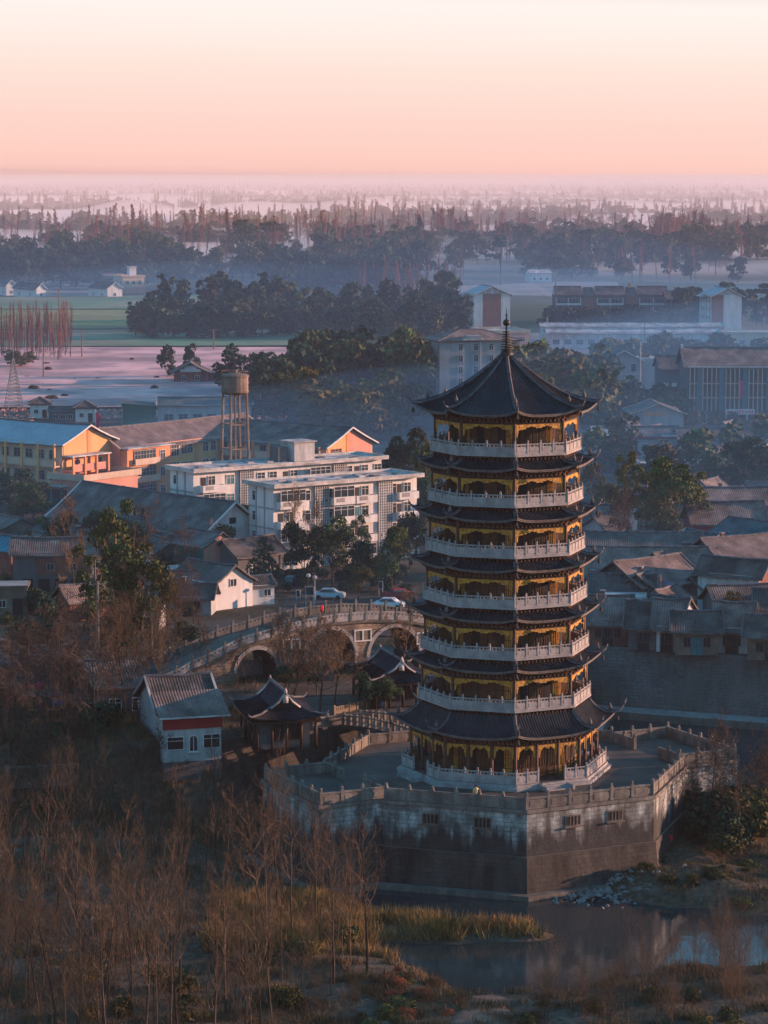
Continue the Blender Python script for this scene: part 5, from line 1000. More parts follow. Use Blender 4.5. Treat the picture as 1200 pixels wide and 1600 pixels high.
# ------------------------------------------------------------------ humped stone bridge
def bridge():
    X0, X1, yn, yf = -17.5, 30.0, 0.0, 6.4
    t = empty('arched_bridge', (-9.4, 310, 0), R(27), 'humped stone bridge with round arches and white carved railing panels', 'bridge')
    ctl = [(-19, .2), (-16, .9), (-12.6, 2.3), (-6.5, 4.45), (0, 5.6), (4, 6.0), (8, 6.05), (12.7, 5.7), (18, 4.6), (24, 2.4), (30, .6)]
    def dk(x):
        for (a_, za), (b_, zb_) in zip(ctl, ctl[1:]):
            if x <= b_:
                u = (x - a_) / (b_ - a_); u = u * u * (3 - 2 * u) * .35 + u * .65; return za + (zb_ - za) * u
        return ctl[-1][1]
    arches = [(-5.4, 2.5, 1.2), (3.65, 3.2, 2.05), (11.9, 3.2, 1.75), (19.4, 2.6, .9)]
    def low(x):
        for c, r, z in arches:
            if abs(x - c) < r: return z + math.sqrt(r * r - (x - c) ** 2)
        return -3.0
    xs = sorted(set(list(np.arange(X0, X1, .4)) + [c + s * r * k for c, r, _ in arches for s in (-1, 1) for k in (1.0001, .999, .97, .93)])); b = MB()
    for x0, x1 in zip(xs, xs[1:]):
        l0, l1 = low(x0 + 1e-5), low(x1 - 1e-5); d0, d1 = dk(x0), dk(x1)
        b.quad((x0, yn, l0), (x1, yn, l1), (x1, yn, d1), (x0, yn, d0), M['bridge']); b.quad((x1, yf, l1), (x0, yf, l0), (x0, yf, d0), (x1, yf, d1), M['bridge'])
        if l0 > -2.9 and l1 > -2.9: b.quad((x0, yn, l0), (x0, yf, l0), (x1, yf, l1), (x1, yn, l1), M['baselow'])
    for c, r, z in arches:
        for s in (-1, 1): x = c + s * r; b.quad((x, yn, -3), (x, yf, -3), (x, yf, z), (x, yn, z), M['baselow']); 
    b.build('spandrel_wall', t)
    b = MB(); q = list(np.arange(X0, X1 + .1, .7))
    for x0, x1 in zip(q, q[1:]): b.add([(x0, yn - .25, dk(x0)), (x1, yn - .25, dk(x1)), (x1, yf + .25, dk(x1)), (x0, yf + .25, dk(x0)), (x0, yn - .25, dk(x0) - .25), (x1, yn - .25, dk(x1) - .25), (x1, yf + .25, dk(x1) - .25), (x0, yf + .25, dk(x0) - .25)], ((0, 1, 2, 3), (7, 6, 5, 4), (4, 5, 1, 0), (3, 2, 6, 7)), M['ledge'])
    b.build('deck', t)
    for c, r, z in arches:
        b = MB(); n = 20
        for i in range(n):
            a0, a1 = math.pi * i / n, math.pi * (i + 1) / n; P = lambda a_, rr, y: (c + rr * math.cos(a_), y, z + rr * math.sin(a_))
            b.quad(P(a0, r - .02, yn - .12), P(a1, r - .02, yn - .12), P(a1, r + .4, yn - .12), P(a0, r + .4, yn - .12), M['stone']); b.quad(P(a0, r + .4, yn - .12), P(a1, r + .4, yn - .12), P(a1, r + .4, yn + .01), P(a0, r + .4, yn + .01), M['stone']); b.quad(P(a0, r - .02, yn - .12), P(a0, r - .02, yn + .3), P(a1, r - .02, yn + .3), P(a1, r - .02, yn - .12), M['stone'])
        b.build('arch_ring', t)
    pm = MB(); pm.obox((0, 0, .62), (.14, .14, .62), M['parapet']); pm.lathe([(.1, 1.24), (.16, 1.32), (.13, 1.5), (.03, 1.56)], M['parapet'], 6); pm = pm.mesh('railing_post')
    for y in (yn - .08, yf + .08):
        b = MB(); n = 24; st_ = (X1 - X0 - .6) / n; ps = [X0 + .3 + st_ * i for i in range(n + 1)]; pan = M['stone'] if y < 3 else M['parapet']
        for x0, x1 in zip(ps, ps[1:]):
            z0, z1 = dk(x0), dk(x1)
            def bar(h0, h1, m_, dy):
                b.add([(x0, y - dy, z0 + h0), (x1, y - dy, z1 + h0), (x1, y + dy, z1 + h0), (x0, y + dy, z0 + h0), (x0, y - dy, z0 + h1), (x1, y - dy, z1 + h1), (x1, y + dy, z1 + h1), (x0, y + dy, z0 + h1)], ((3, 2, 1, 0), (4, 5, 6, 7), (0, 1, 5, 4), (2, 3, 7, 6), (1, 2, 6, 5), (3, 0, 4, 7)), m_)
            bar(.06, .62, pan, .07); bar(.86, 1.02, pan, .1)
            for k in (.25, .5, .75): xx = x0 + (x1 - x0) * k; b.obox((xx, y, (z0 + (z1 - z0) * k) + .74), (.13, .06, .13), pan)
        rl = b.build('railing', t)
        for x in ps: link('railing_post', pm, rl, loc=(x, y, dk(x)))
    for x, z in ((-1.2, 3.9), (7.8, 4.3), (15.8, 3.4)):
        b = MB(); b.box(x - .95, yn - .08, z - .55, x + .95, yn - .01, z + .55, M['ledge'])
        for u0, u1, v0, v1 in ((-1.1, 1.1, .55, .7), (-1.1, 1.1, -.7, -.55), (-1.1, -.95, -.55, .55), (.95, 1.1, -.55, .55), (-.08, .08, -.55, .55)): b.box(x + u0, yn - .16, z + v0, x + u1, yn - .02, z + v1, M['white'])
        b.build('relief_panel', t)
bridge()
# pale wall with railings at the left foot of the bridge
def pale_fence(label, p0, p1, z, hgt, m_):
    d = p1 - p0; L_ = d.length; o = empty('pale_fence', (p0.x, p0.y, z), math.atan2(d.y, d.x), label, 'fence'); b = MB(); b.box(0, -.06, .12, L_, .06, .5, M[m_]); b.box(0, -.07, hgt - .12, L_, .07, hgt, M[m_])
    for i in range(int(L_ / .34)): b.box(i * .34 + .04, -.04, .5, i * .34 + .28, .04, hgt - .12, M[m_])
    b.build('panel', o); n = int(L_ / 2.4)
    for i in range(n + 1): b = MB(); b.box(L_ * i / n - .12, -.12, 0, L_ * i / n + .12, .12, hgt + .2, M[m_]); b.build('post', o)
pale_fence('pale slatted fence below the bridge ramp', G(288, 1074, 0), G(436, 1050, 0), 0, 1.9, 'stone')
pale_fence('low pale wall along the court beside the riverside hall', G(522, 1118, 0), G(640, 1092, 0), 0, .9, 'mud')
# ------------------------------------------------------------------ street things
def car(label, p, rz, m_):
    t = empty('parked_car', p, rz, label, 'car'); prof = [(-2.1, .35), (-2.15, .75), (-1.9, .92), (-1.45, 1.0), (-.9, 1.42), (.55, 1.46), (1.2, 1.02), (1.95, .9), (2.15, .7), (2.15, .35)]
    b = MB(); n = len(prof); L_, R_ = [], []
    for x, z in prof:
        w_ = .86 if z < .98 else .70; L_.append((x, -w_, z)); R_.append((x, w_, z))
    b.add(L_ + R_, [(i, i + 1, n + i + 1, n + i) for i in range(n - 1)] + [(n - 1, 0, n, 2 * n - 1), tuple(range(n)), tuple(reversed(range(n, 2 * n)))], M[m_]); b.build('body', t)
    b = MB()
    for s in (-1, 1):
        b.poly([(-1.25, s * .80, 1.02), (-.8, s * .735, 1.36), (.45, s * .735, 1.38), (.95, s * .80, 1.04)][::s], M['glass'])
    b.quad((1.02, -.66, 1.12), (1.02, .66, 1.12), (.62, .62, 1.42), (.62, -.62, 1.42), M['glass']); b.quad((-1.40, .66, 1.07), (-1.40, -.66, 1.07), (-.98, -.62, 1.38), (-.98, .62, 1.38), M['glass']); b.build('window', t)
    for x in (-1.3, 1.3):
        for y in (-.84, .84):
            b = MB(); k = 14; b.add([(x + .33 * math.cos(6.2832 * i / k), y + dy, .33 + .33 * math.sin(6.2832 * i / k)) for dy in (-.1, .1) for i in range(k)], [(i, (i + 1) % k, k + (i + 1) % k, k + i) for i in range(k)] + [tuple(range(k)), tuple(range(2 * k - 1, k - 1, -1))], M['rubber']); b.build('wheel', t)
    for y in (-.6, .6): b = MB(); b.obox((2.14, y, .68), (.04, .16, .07), M['frostroof']); b.build('headlight', t); b = MB(); b.obox((-2.14, y, .76), (.04, .14, .08), M['redpaint']); b.build('tail_light', t)
    return t
car('pale blue car parked under the trees behind the bridge', G(514, 936, 0), -.12, 'carb'); car('white car parked beyond the bridge railing next to the pagoda', G(608, 951, 0), -.25, 'carw'); car('teal car half hidden behind the white shed', G(456, 916, 0), 1.2, 'teal'); car('dark red car behind the white car by the pagoda', G(622, 936, 0), .5, 'redpaint')
def person(label, p, rz, top, bottom, hgt=1.68, carry=None):
    t = empty('person', p, rz, label, 'person'); k = hgt / 1.68
    me = bpy.data.meshes.new('body'); V = [(0, 0, .92), (0, 0, 1.15), (0, 0, 1.38), (0, 0, 1.48), (0, .01, 1.56), (0, .01, 1.66), (.10, 0, .88), (.11, .04, .48), (.11, -.02, .08), (.11, .13, .04), (-.10, 0, .88), (-.11, -.06, .48), (-.11, -.14, .10), (-.11, .0, .05), (.19, 0, 1.37), (.25, -.03, 1.10), (.24, .08, .86), (-.19, 0, 1.37), (-.25, .03, 1.10), (-.23, .12, .88), (.24, .10, .79), (-.23, .15, .81)]
    E_ = [(0, 1), (1, 2), (2, 3), (3, 4), (4, 5), (0, 6), (6, 7), (7, 8), (8, 9), (0, 10), (10, 11), (11, 12), (12, 13), (2, 14), (14, 15), (15, 16), (2, 17), (17, 18), (18, 19), (16, 20), (19, 21)]
    me.from_pydata([Vector(v) * k for v in V], E_, []); o = link('body', me, t); me.materials.append(M['skin']); md = o.modifiers.new('skin', 'SKIN'); rad = [.13, .12, .13, .05, .09, .085, .085, .06, .045, .035, .085, .06, .045, .035, .055, .045, .035, .055, .045, .035, .03, .03]
    for i, r in enumerate(rad): me.skin_vertices[0].data[i].radius = (r * k, r * k)
    me.skin_vertices[0].data[0].use_root = True; ss = o.modifiers.new('sub', 'SUBSURF'); ss.levels = 1; ss.render_levels = 2
    b = MB(); b.lathe([(.20 * k, .80 * k), (.19 * k, 1.0 * k), (.20 * k, 1.25 * k), (.21 * k, 1.38 * k), (.09 * k, 1.50 * k)], M[top], 10)
    for s in (14, 17): b.tube([Vector(V[s]) * k, Vector(V[s + 1]) * k, Vector(V[s + 2]) * k], [.085 * k, .07 * k, .055 * k], M[top], 7)
    b.build('coat', t, True); b = MB()
    for s in (6, 10): b.tube([Vector(V[s]) * k, Vector(V[s + 1]) * k, Vector(V[s + 2]) * k], [.11 * k, .085 * k, .065 * k], M[bottom], 7)
    b.build('trousers', t, True); b = MB(); b.lathe([(.11 * k, 1.58 * k), (.115 * k, 1.66 * k), (.085 * k, 1.74 * k), (.02 * k, 1.77 * k)], M['navy'], 8, (0, -.015)); b.build('hair', t, True); return t
p = G(743, 1250, 0); person('person in a light yellow coat standing behind the terrace parapet', (p.x, 246.6, 0), .4, 'coat', 'navy')
person('person in a red coat walking over the bridge', (G(504, 955, 6).x, 316.9, 5.75), 1.2, 'redcoat', 'navy')
p = G(1047, 1324, -6.2); person('person in dark clothes with a red jacket on the rubbly bank below the buttress', (p.x, p.y, gz(p.x, p.y)), .8, 'redcoat', 'navy')
p = G(432, 1146, 0); person('person in dark clothes standing before the riverside hall', (p.x, p.y + 1, 0), 2.0, 'navy', 'navy')
def pole(label, px, yb, yt, D=None, m_='pole', arms=1, r=.16, lamp=False, name='utility_pole', cat='pole'):
    p = G(px, yb, 0) if D is None else at(px, yb, D); top = at(px, yt, p.y).z; z0 = gz(p.x, p.y) if D is None else min(p.z, 0); t = empty(name, (p.x, p.y, z0), .3, label, cat); H_ = top - z0; s = p.y / 300; b = MB(); b.tube([(0, 0, -.3), (0, 0, H_)], [r * 1.2, r * .75], M[m_], 7); b.build('pole', t)
    for i in range(arms): b = MB(); b.obox((0, 0, H_ - .35 - i * .8), (1.0, .06, .06), M[m_]); [b.lathe([(.05, H_ - .29 - i * .8), (.07, H_ - .1 - i * .8), (.03, H_ - .02 - i * .8)], M['stone'], 6, (x, 0)) for x in (-.85, .85)]; b.build('crossarm', t)
    if lamp: b = MB(); b.lathe([(.05, H_), (.28, H_ + .1), (.3, H_ + .35), (.1, H_ + .5)], M['offw'], 8); b.build('lamp', t)
pole('concrete utility pole with one crossarm rising from the village trees', 154, 1050, 908, None, 'pole', 1, .17); pole('thin utility pole beside the russet tree', 238, 1060, 958, None, 'pole', 1, .12); pole('slim post standing in the parking lot behind the bridge', 492, 945, 905, None, 'offw', 0, .08, True, 'lamp_post', 'lamp post'); pole('lamp post behind the red coated walker', 482, 940, 902, None, 'steel', 0, .07, True, 'lamp_post', 'lamp post')
for i, (px, yb, yt, lab) in enumerate(((93, 548, 452, 'tall dark pole standing before the bare plantation'), (128, 560, 515, 'short pole at the edge of the frosty field'), (68, 592, 545, 'pole standing in the frosty field'), (334, 549, 514, 'pole at the far edge of the frosty field below the wood'), (107, 528, 472, 'thin pole at the right edge of the bare plantation'))): pole(lab, px, yb, yt, None, 'steel', 1, .2)
for px, yt, D, lab in ((1000, 533, 690, 'tall thin pole behind the gabled office'), (742, 497, 990, 'thin white pole beside the low annex'), (854, 496, 925, 'thin pole at the end of the market halls'), (1062, 505, 930, 'pole by the market hall roof')): pole(lab, px, 640, yt, D, 'offw', 0, .14)
def lattice_mast(label, px, yb, yt, w_=3.0):
    p = G(px, yb, 0); top = at(px, yt, p.y).z; t = empty('radio_mast', (p.x, p.y, 0), .4, label, 'mast'); b = MB(); n = 14
    P = lambda i, k: Vector(((w_ / 2) * (1 - .93 * i / n) * (1, -1, -1, 1)[k % 4], (w_ / 2) * (1 - .93 * i / n) * (1, 1, -1, -1)[k % 4], top * i / n))
    for k in range(4):
        b.tube([P(i, k) for i in range(n + 1)], .11, M['conc'], 4)
        for i in range(n): b.tube([P(i, k), P(i + 1, k + 1)], .07, M['conc'], 3); b.tube([P(i, k), P(i, k + 1)], .07, M['conc'], 3)
    b.build('lattice', t); b = MB(); b.tube([(0, 0, top - .5), (0, 0, top + 5)], .08, M['conc'], 4); b.build('antenna', t)
lattice_mast('slim lattice mast at the edge of the frosty field', 22, 640, 560, 4)
lattice_mast('lattice power pylon on the horizon above the mist', 612, 290, 268, 14)
p = at(150, 695, 520); t = empty('flagpole', (p.x, p.y, 0), 0, 'white flagpole with a drooping red flag behind the school', 'flagpole'); zt = at(150, 640, p.y).z; b = MB(); b.tube([(0, 0, 0), (0, 0, zt)], [.1, .06], M['white'], 6); b.build('pole', t); b = MB(); n = 6
b.add([(.08 + .9 * (i / n) * (1 - .5 * j / n), .15 * math.sin(i * 1.5 + j), zt - .3 - 3.4 * j / n - .9 * i / n) for i in range(n + 1) for j in range(n + 1)], [(i * 7 + j, (i + 1) * 7 + j, (i + 1) * 7 + j + 1, i * 7 + j + 1) for i in range(n) for j in range(n)], M['magenta']); b.build('flag', t, True)
def board(label, px, yb, w_, h_, up, m_, frame='offw'):
    p = G(px, yb, 0); t = empty('notice_board', (p.x, p.y, gz(p.x, p.y)), -.1, label, 'notice board'); b = MB(); b.box(-w_ / 2, -.05, up, w_ / 2, .05, up + h_, M[m_]); b.box(-w_ / 2 + .08, -.07, up + .08, w_ / 2 - .08, -.055, up + h_ - .08, M['glass']); b.build('panel', t)
    for s in (-1, 1): b = MB(); b.tube([(s * w_ * .42, 0, 0), (s * w_ * .42, 0, up + h_)], .05, M[frame], 5); b.build('post', t)
board('pale notice board on two posts behind the bridge railing', 484, 947, .75 * 1.6, 1.2, 1.4, 'offw'); board('small pale sign panel beside the white car', 595, 935, .6, 1.1, 1.2, 'offw'); board('white board standing left of the notice board', 466, 938, .6, 1.0, .4, 'white')
# rubble below the terrace, and roadside odds and ends
def rubble():
    b = MB(); r_ = random.Random(5)
    for i in range(420):
        px, py = r_.gauss(925, 38), r_.gauss(1388, 8); p = G(px, py, -7.6); z = max(gz(p.x, p.y), -8.05); s = r_.uniform(.10, .42) ** 1.2
        vs_ = []
        for a_ in range(6): vs_.append((p.x + s * math.cos(a_ * 1.05) * r_.uniform(.7, 1.2), p.y + s * math.sin(a_ * 1.05) * r_.uniform(.7, 1.2), z + r_.uniform(-.05, .1) * s + .4 * r_.random() * math.exp(-((px - 915) / 45) ** 2)))
        top = Vector((p.x + r_.uniform(-.2, .2) * s, p.y, vs_[0][2] + s * r_.uniform(.5, 1.0))); b.add(vs_ + [top], [(k, (k + 1) % 6, 6) for k in range(6)], M['rock'])
    tag(b.build('rubble'), kind='stuff')
rubble()
b = MB(); q = [G(690, 1600, -6.4), G(815, 1600, -6.4), G(800, 1566, -6.5), G(742, 1556, -6.6), G(700, 1562, -6.5)]
n_ = 40; vs_ = []
for j in range(n_ + 1):
    for i in range(n_ + 1):
        u, v = i / n_, j / n_; xx = 7.4 + (u - .5) * (4.6 + .8 * math.sin(5 * v)) + .6 * v + .3 * math.sin(9 * v + 4 * u); yy = 196 + 15.4 * v - 1.6 * (2 * u - 1) ** 2 * v + .25 * math.sin(11 * u); vs_.append((xx, yy, gz(xx, yy) + .12 - .16 * abs(2 * u - 1) ** 4))
b.add(vs_, [(j * (n_ + 1) + i, j * (n_ + 1) + i + 1, (j + 1) * (n_ + 1) + i + 1, (j + 1) * (n_ + 1) + i) for j in range(n_) for i in range(n_)], mat('trodden clay path', (.26, .145, .10), .95, .3, .8, .3, c2=(.15, .09, .065), c2s=.5)); tag(b.build('path', None, True), kind='structure')
def cable(label, p, q, sag, r=.025):
    p, q = Vector(p), Vector(q); b = MB(); b.tube([p.lerp(q, i / 14) - Vector((0, 0, sag * 4 * (i / 14) * (1 - i / 14))) for i in range(15)], r, M['rubber'], 3); tag(b.build('power_cable'), label, 'cable')
pa, pb = G(154, 1050, 0), G(238, 1060, 0); za, zb = at(154, 908, pa.y).z - .3, at(238, 958, pb.y).z - .3
cable('upper cable strung between the two village utility poles', (pa.x, pa.y, za), (pb.x, pb.y, zb), .8); cable('cable sagging from the taller utility pole towards the old brick house', (pa.x, pa.y, za), (G(70, 900, 0).x, G(70, 900, 0).y, 5.5), 1.6); cable('cable running from the thinner utility pole to the white cottage', (pb.x, pb.y, zb), (G(300, 930, 0).x, G(300, 930, 0).y, 3.6), 1.4)
# court and lane surfaces
def sheet(name, pts, m_, z=.05):
    b = MB(); b.poly([(x, y, z) for x, y in pts], M[m_]); return tag(b.build(name), kind='structure')
sheet('court_paving', [(-16.4, 275.6), (-11, 279.3), (-5.8, 283), (-2.5, 284.7), (6, 287.3), (13.4, 293), (19.5, 312), (-4, 308), (-22, 306), (-24, 280)], 'paving')
sheet('parking_lot', [(-14, 352), (-9, 340), (22, 336), (24, 362), (6, 372), (-13, 372)], 'asph', .06)
sheet('village_lane', [(-45, 330), (-15, 344), (-15, 352), (-45, 338)], 'asph', .07)
# ------------------------------------------------------------------ trees and plants
def leaf_mesh(name, lobes, n, size, m_, seed, flat=.0):
    r = np.random.default_rng(seed); lob = np.array(lobes, float); w_ = lob[:, 3] ** 2; k = r.choice(len(lob), n, p=w_ / w_.sum())
    d = r.normal(size=(n, 3)); d /= np.linalg.norm(d, axis=1)[:, None]; d[:, 2] = np.where(d[:, 2] < -.35, -d[:, 2], d[:, 2])
    rad = r.uniform(.35, 1, n) ** .45; bump_ = 1 + .22 * np.sin(d[:, 0] * 9 + k) * np.sin(d[:, 1] * 8 + 2 * k) * np.sin(d[:, 2] * 7)
    c = lob[k, :3] + d * (lob[k, 3] * rad * bump_)[:, None] * np.array([1, 1, lob[0, 4] if lob.shape[1] > 4 else .85])
    nrm = d * .7 + r.normal(size=(n, 3)) * .6; nrm /= np.linalg.norm(nrm, axis=1)[:, None]
    u = np.cross(nrm, r.normal(size=(n, 3))); u /= np.linalg.norm(u, axis=1)[:, None]; v = np.cross(nrm, u); s = size * r.uniform(.55, 1.35, n)[:, None]
    asp = r.uniform(.5, .9, n)[:, None]; co = np.stack([c - u * s - v * s * asp * .4, c + u * s * .3 - v * s * asp, c + u * s + v * s * asp * .4, c - u * s * .3 + v * s * asp], 1).reshape(-1, 3)
    return fast_mesh(name, co, np.arange(4 * n).reshape(-1, 4), [m_])
def seg_mesh(name, segs, m_):
    S = np.array(segs, np.float32); n = len(S); a_, b_ = S[:, 0:3], S[:, 3:6]; d = b_ - a_; d /= np.linalg.norm(d, axis=1)[:, None] + 1e-9
    h_ = np.where(np.abs(d[:, 2:3]) < .9, np.array([[0, 0, 1.]]), np.array([[1., 0, 0]])); u = np.cross(d, h_); u /= np.linalg.norm(u, axis=1)[:, None] + 1e-9; v = np.cross(d, u); vs_ = []
    for t in (0, 2.094, 4.189): vs_.append(a_ + (u * math.cos(t) + v * math.sin(t)) * S[:, 6:7])
    for t in (0, 2.094, 4.189): vs_.append(b_ + (u * math.cos(t) + v * math.sin(t)) * S[:, 7:8])
    co = np.stack(vs_, 1).reshape(-1, 3); o = (np.arange(n) * 6)[:, None, None]; f = (np.array([[0, 1, 4, 3], [1, 2, 5, 4], [2, 0, 3, 5]])[None] + o).reshape(-1, 4)
    return fast_mesh(name, co, f, [m_])
def branching(seed, up=.6, levels=4, start=.35, n0=12, ang=.7, L0=.34, r0=.016, tw=3, wob=.12, rmin=.0011):
    """unit-height bare tree: returns (trunk segments, twig segments)"""
    r = random.Random(seed); tr, tg = [], []
    def grow(p, d, L_, rad, lv, out_):
        n = 4 if lv > 0 else 3; pts = [p]
        for i in range(n):
            d = (d + Vector((r.gauss(0, wob), r.gauss(0, wob), r.gauss(0, wob) + up * .16))).normalized(); q = pts[-1] + d * (L_ / n); ra, rb = max(rad * (1 - .7 * i / n), rmin * .8), max(rad * (1 - .7 * (i + 1) / n), rmin * .8); out_.append((*pts[-1], *q, ra, rb)); pts.append(q)
        if lv > 0:
            for j in range(tw + (lv > 1)):
                k = r.randint(1, n); f = r.uniform(ang * .6, ang * 1.3); az = r.uniform(0, 6.28); s = d.cross(Vector((math.cos(az), math.sin(az), .2))).normalized()
                grow(pts[k], (d * math.cos(f) + s * math.sin(f)).normalized(), L_ * r.uniform(.45, .72), max(rad * .5, rmin), lv - 1, tg)
    p = Vector((0, 0, 0)); d = Vector((r.gauss(0, .03), r.gauss(0, .03), 1)).normalized(); n = 10; pts = [p]
    for i in range(n):
        d = (d + Vector((r.gauss(0, .04), r.gauss(0, .04), .15))).normalized(); q = pts[-1] + d * (1 / n); tr.append((*pts[-1], *q, r0 * (1 - .85 * i / n), r0 * (1 - .85 * (i + 1) / n))); pts.append(q)
    for i in range(n0):
        f = start + (1 - start) * (i + r.random()) / n0 * .97; k = min(int(f * n), n - 1); b_ = pts[k].lerp(pts[k + 1], f * n - k); az = i * 2.4 + r.random(); th = ang * r.uniform(.75, 1.2)
        grow(b_, Vector((math.cos(az) * math.sin(th), math.sin(az) * math.sin(th), math.cos(th))), L0 * (1.15 - .75 * (f - start) / (1 - start)) * r.uniform(.7, 1.15), r0 * .42 * (1.1 - .6 * f), levels - 2, tg)
    return tr, tg
SPEC = {}
def spec(kind, n, fn):
    SPEC[kind] = [fn(i) for i in range(n)]
def broad(m_, leaves, size, shape, bark='bark'):
    def f(i):
        r = random.Random(hash((shape, leaves)) % 1000 + i * 7); lobes = []
        if shape == 'round':
            lobes.append((0, 0, .56, .27, .9))
            for j in range(10): a_ = j * 2.4 + r.random(); q = r.uniform(.14, .33); z = r.uniform(.26, .86); q *= 1.15 - abs(z - .5); lobes.append((q * math.cos(a_), q * math.sin(a_), z, r.uniform(.12, .20), .85))
            t0 = .45
        elif shape == 'full':
                lobes.append((0, 0, .45, .30, 1.0))
                for j in range(10): a_ = j * 2.4 + r.random(); z = r.uniform(.12, .85); q = r.uniform(.12, .36) * (1.25 - z * .8); lobes.append((q * math.cos(a_), q * math.sin(a_), z, r.uniform(.11, .20), 1.0))
                t0 = .3
        elif shape == 'cone':
            for j in range(11): z = .16 + .76 * j / 10; q = .26 * (1 - z) + .03; a_ = j * 2.4; lobes.append((q * math.cos(a_), q * math.sin(a_), z, .06 + .18 * (1.05 - z), 1.0))
            t0 = .7
        elif shape == 'tall':
            for j in range(12): z = .34 + .6 * j / 11 + r.uniform(-.03, .03); q = r.uniform(.05, .21); a_ = j * 2.4 + r.random(); lobes.append((q * math.cos(a_), q * math.sin(a_), z, r.uniform(.07, .14) * (1.15 - .4 * z), 1.0))
            t0 = .85
        elif shape == 'layer':
            for j in range(8): z = r.choice((.55, .68, .8, .92)); q = r.uniform(.05, .26) * (1.3 - z * .6); a_ = j * 2.4 + r.random(); lobes.append((q * math.cos(a_), q * math.sin(a_), z, r.uniform(.10, .15), .45))
            t0 = .85
        elif shape == 'bush':
            for j in range(9): a_ = j * 2.4; q = r.uniform(0, .34); lobes.append((q * math.cos(a_), q * math.sin(a_), r.uniform(.2, .62), r.uniform(.2, .34), .95))
            t0 = .3
        cm = leaf_mesh('crown', lobes, leaves, size, M[m_], 50 + i + leaves, 0)
        tr = [(0, 0, 0, .01, 0, t0 * .5, .022, .017), (.01, 0, t0 * .5, 0, 0, t0, .017, .008)]
        for lo in lobes[1:8]: z = r.uniform(.3, .6) * t0 + .05; tr.append((0, 0, min(z, lo[2] * .7), lo[0], lo[1], lo[2], .009, .003))
        return [('crown', cm), ('trunk', seg_mesh('trunk', tr, M[bark]))]
    return f
spec('broad', 5, broad('leafd', 4600, .020, 'round')); spec('green', 4, broad('leafm', 4600, .020, 'round')); spec('olive', 4, broad('leafo', 3400, .018, 'round'))
spec('tallgreen', 4, broad('leafm', 3800, .0135, 'tall', 'palebark')); spec('talldark', 3, broad('leafd', 1500, .024, 'tall')); spec('cone', 3, broad('leafd', 2600, .020, 'cone'))
spec('fbroad', 7, broad('leafd', 640, .052, 'full')); spec('fgreen', 4, broad('leafm', 640, .052, 'full')); spec('folive', 4, broad('leafo', 620, .050, 'full')); spec('layer', 3, broad('leafd', 420, .045, 'layer')); spec('fcone', 3, broad('leafd', 380, .055, 'cone')); spec('ftall', 4, broad('leafd', 420, .05, 'tall'))
spec('bush', 4, broad('leafd', 1500, .045, 'bush')); spec('obush', 4, broad('leafo', 1600, .040, 'bush')); spec('gbush', 3, broad('leafm', 1600, .042, 'bush')); spec('rbush', 4, broad('leafr', 3600, .022, 'bush'))
def bare(m_, bark, **k):
    def f(i):
        tr, tg = branching(i * 13 + 5, **k); return [('crown', seg_mesh('crown', tg, M[m_])), ('trunk', seg_mesh('trunk', tr, M[bark]))]
    return f
spec('sapling', 8, bare('twig', 'bark', up=.75, levels=4, start=.38, n0=13, ang=.66, L0=.25, r0=.0108, tw=3, wob=.16, rmin=.0009))
spec('bare', 5, bare('twigb', 'bark', up=.35, levels=5, start=.25, n0=11, ang=.95, L0=.40, r0=.018, tw=3, wob=.17, rmin=.0030))
spec('russet', 4, bare('twig', 'bark', up=.6, levels=5, start=.22, n0=13, ang=.75, L0=.36, r0=.014, tw=3, wob=.15, rmin=.0026))
spec('poplar', 6, bare('poplar', 'bark', up=2.2, levels=3, start=.14, n0=26, ang=.30, L0=.22, r0=.012, tw=3, wob=.05, rmin=.0023))
spec('shrub', 5, bare('twig', 'twigb' and 'bark', up=.9, levels=4, start=.02, n0=20, ang=.75, L0=.62, r0=.010, tw=3, wob=.16))
_cnt = {}
def plant(kind, x, y, z, hgt, wid, label, cat='tree', group=None, name=None, unit=.82):
    """copy one of a kind's trees (shared meshes): height and crown width in metres"""
    k = _cnt.get(kind, rnd.randint(0, 9)); _cnt[kind] = k + 1; parts = SPEC[kind][k % len(SPEC[kind])]
    nm = name or {'sapling': 'bare_sapling', 'bare': 'bare_tree', 'russet': 'russet_tree', 'poplar': 'poplar_tree', 'shrub': 'bare_shrub', 'bush': 'bush', 'obush': 'bush', 'gbush': 'bush', 'rbush': 'bush', 'cone': 'cypress_tree', 'fcone': 'cypress_tree', 'layer': 'pine_tree', 'broad': 'evergreen_tree', 'fbroad': 'evergreen_tree', 'ftall': 'evergreen_tree', 'talldark': 'evergreen_tree', 'tallgreen': 'tall_tree'}.get(kind, 'leafy_tree')
    o = empty(nm, (x, y, z), rnd.uniform(0, 6.28), label, cat, group); s = wid / unit; o.scale = (s, s, hgt)
    if kind in ('sapling', 'bare', 'russet'): o.rotation_euler = (rnd.gauss(0, .06), rnd.gauss(0, .06), o.rotation_euler[2])
    for n_, m_ in parts: link(n_, m_, o)
    return o
WU = {'sapling': .5, 'bare': .95, 'russet': .75, 'poplar': .24, 'shrub': .95, 'cone': .62, 'fcone': .62, 'tallgreen': .58, 'talldark': .58, 'ftall': .58, 'bush': 1.15, 'obush': 1.15, 'gbush': 1.15, 'rbush': 1.15}
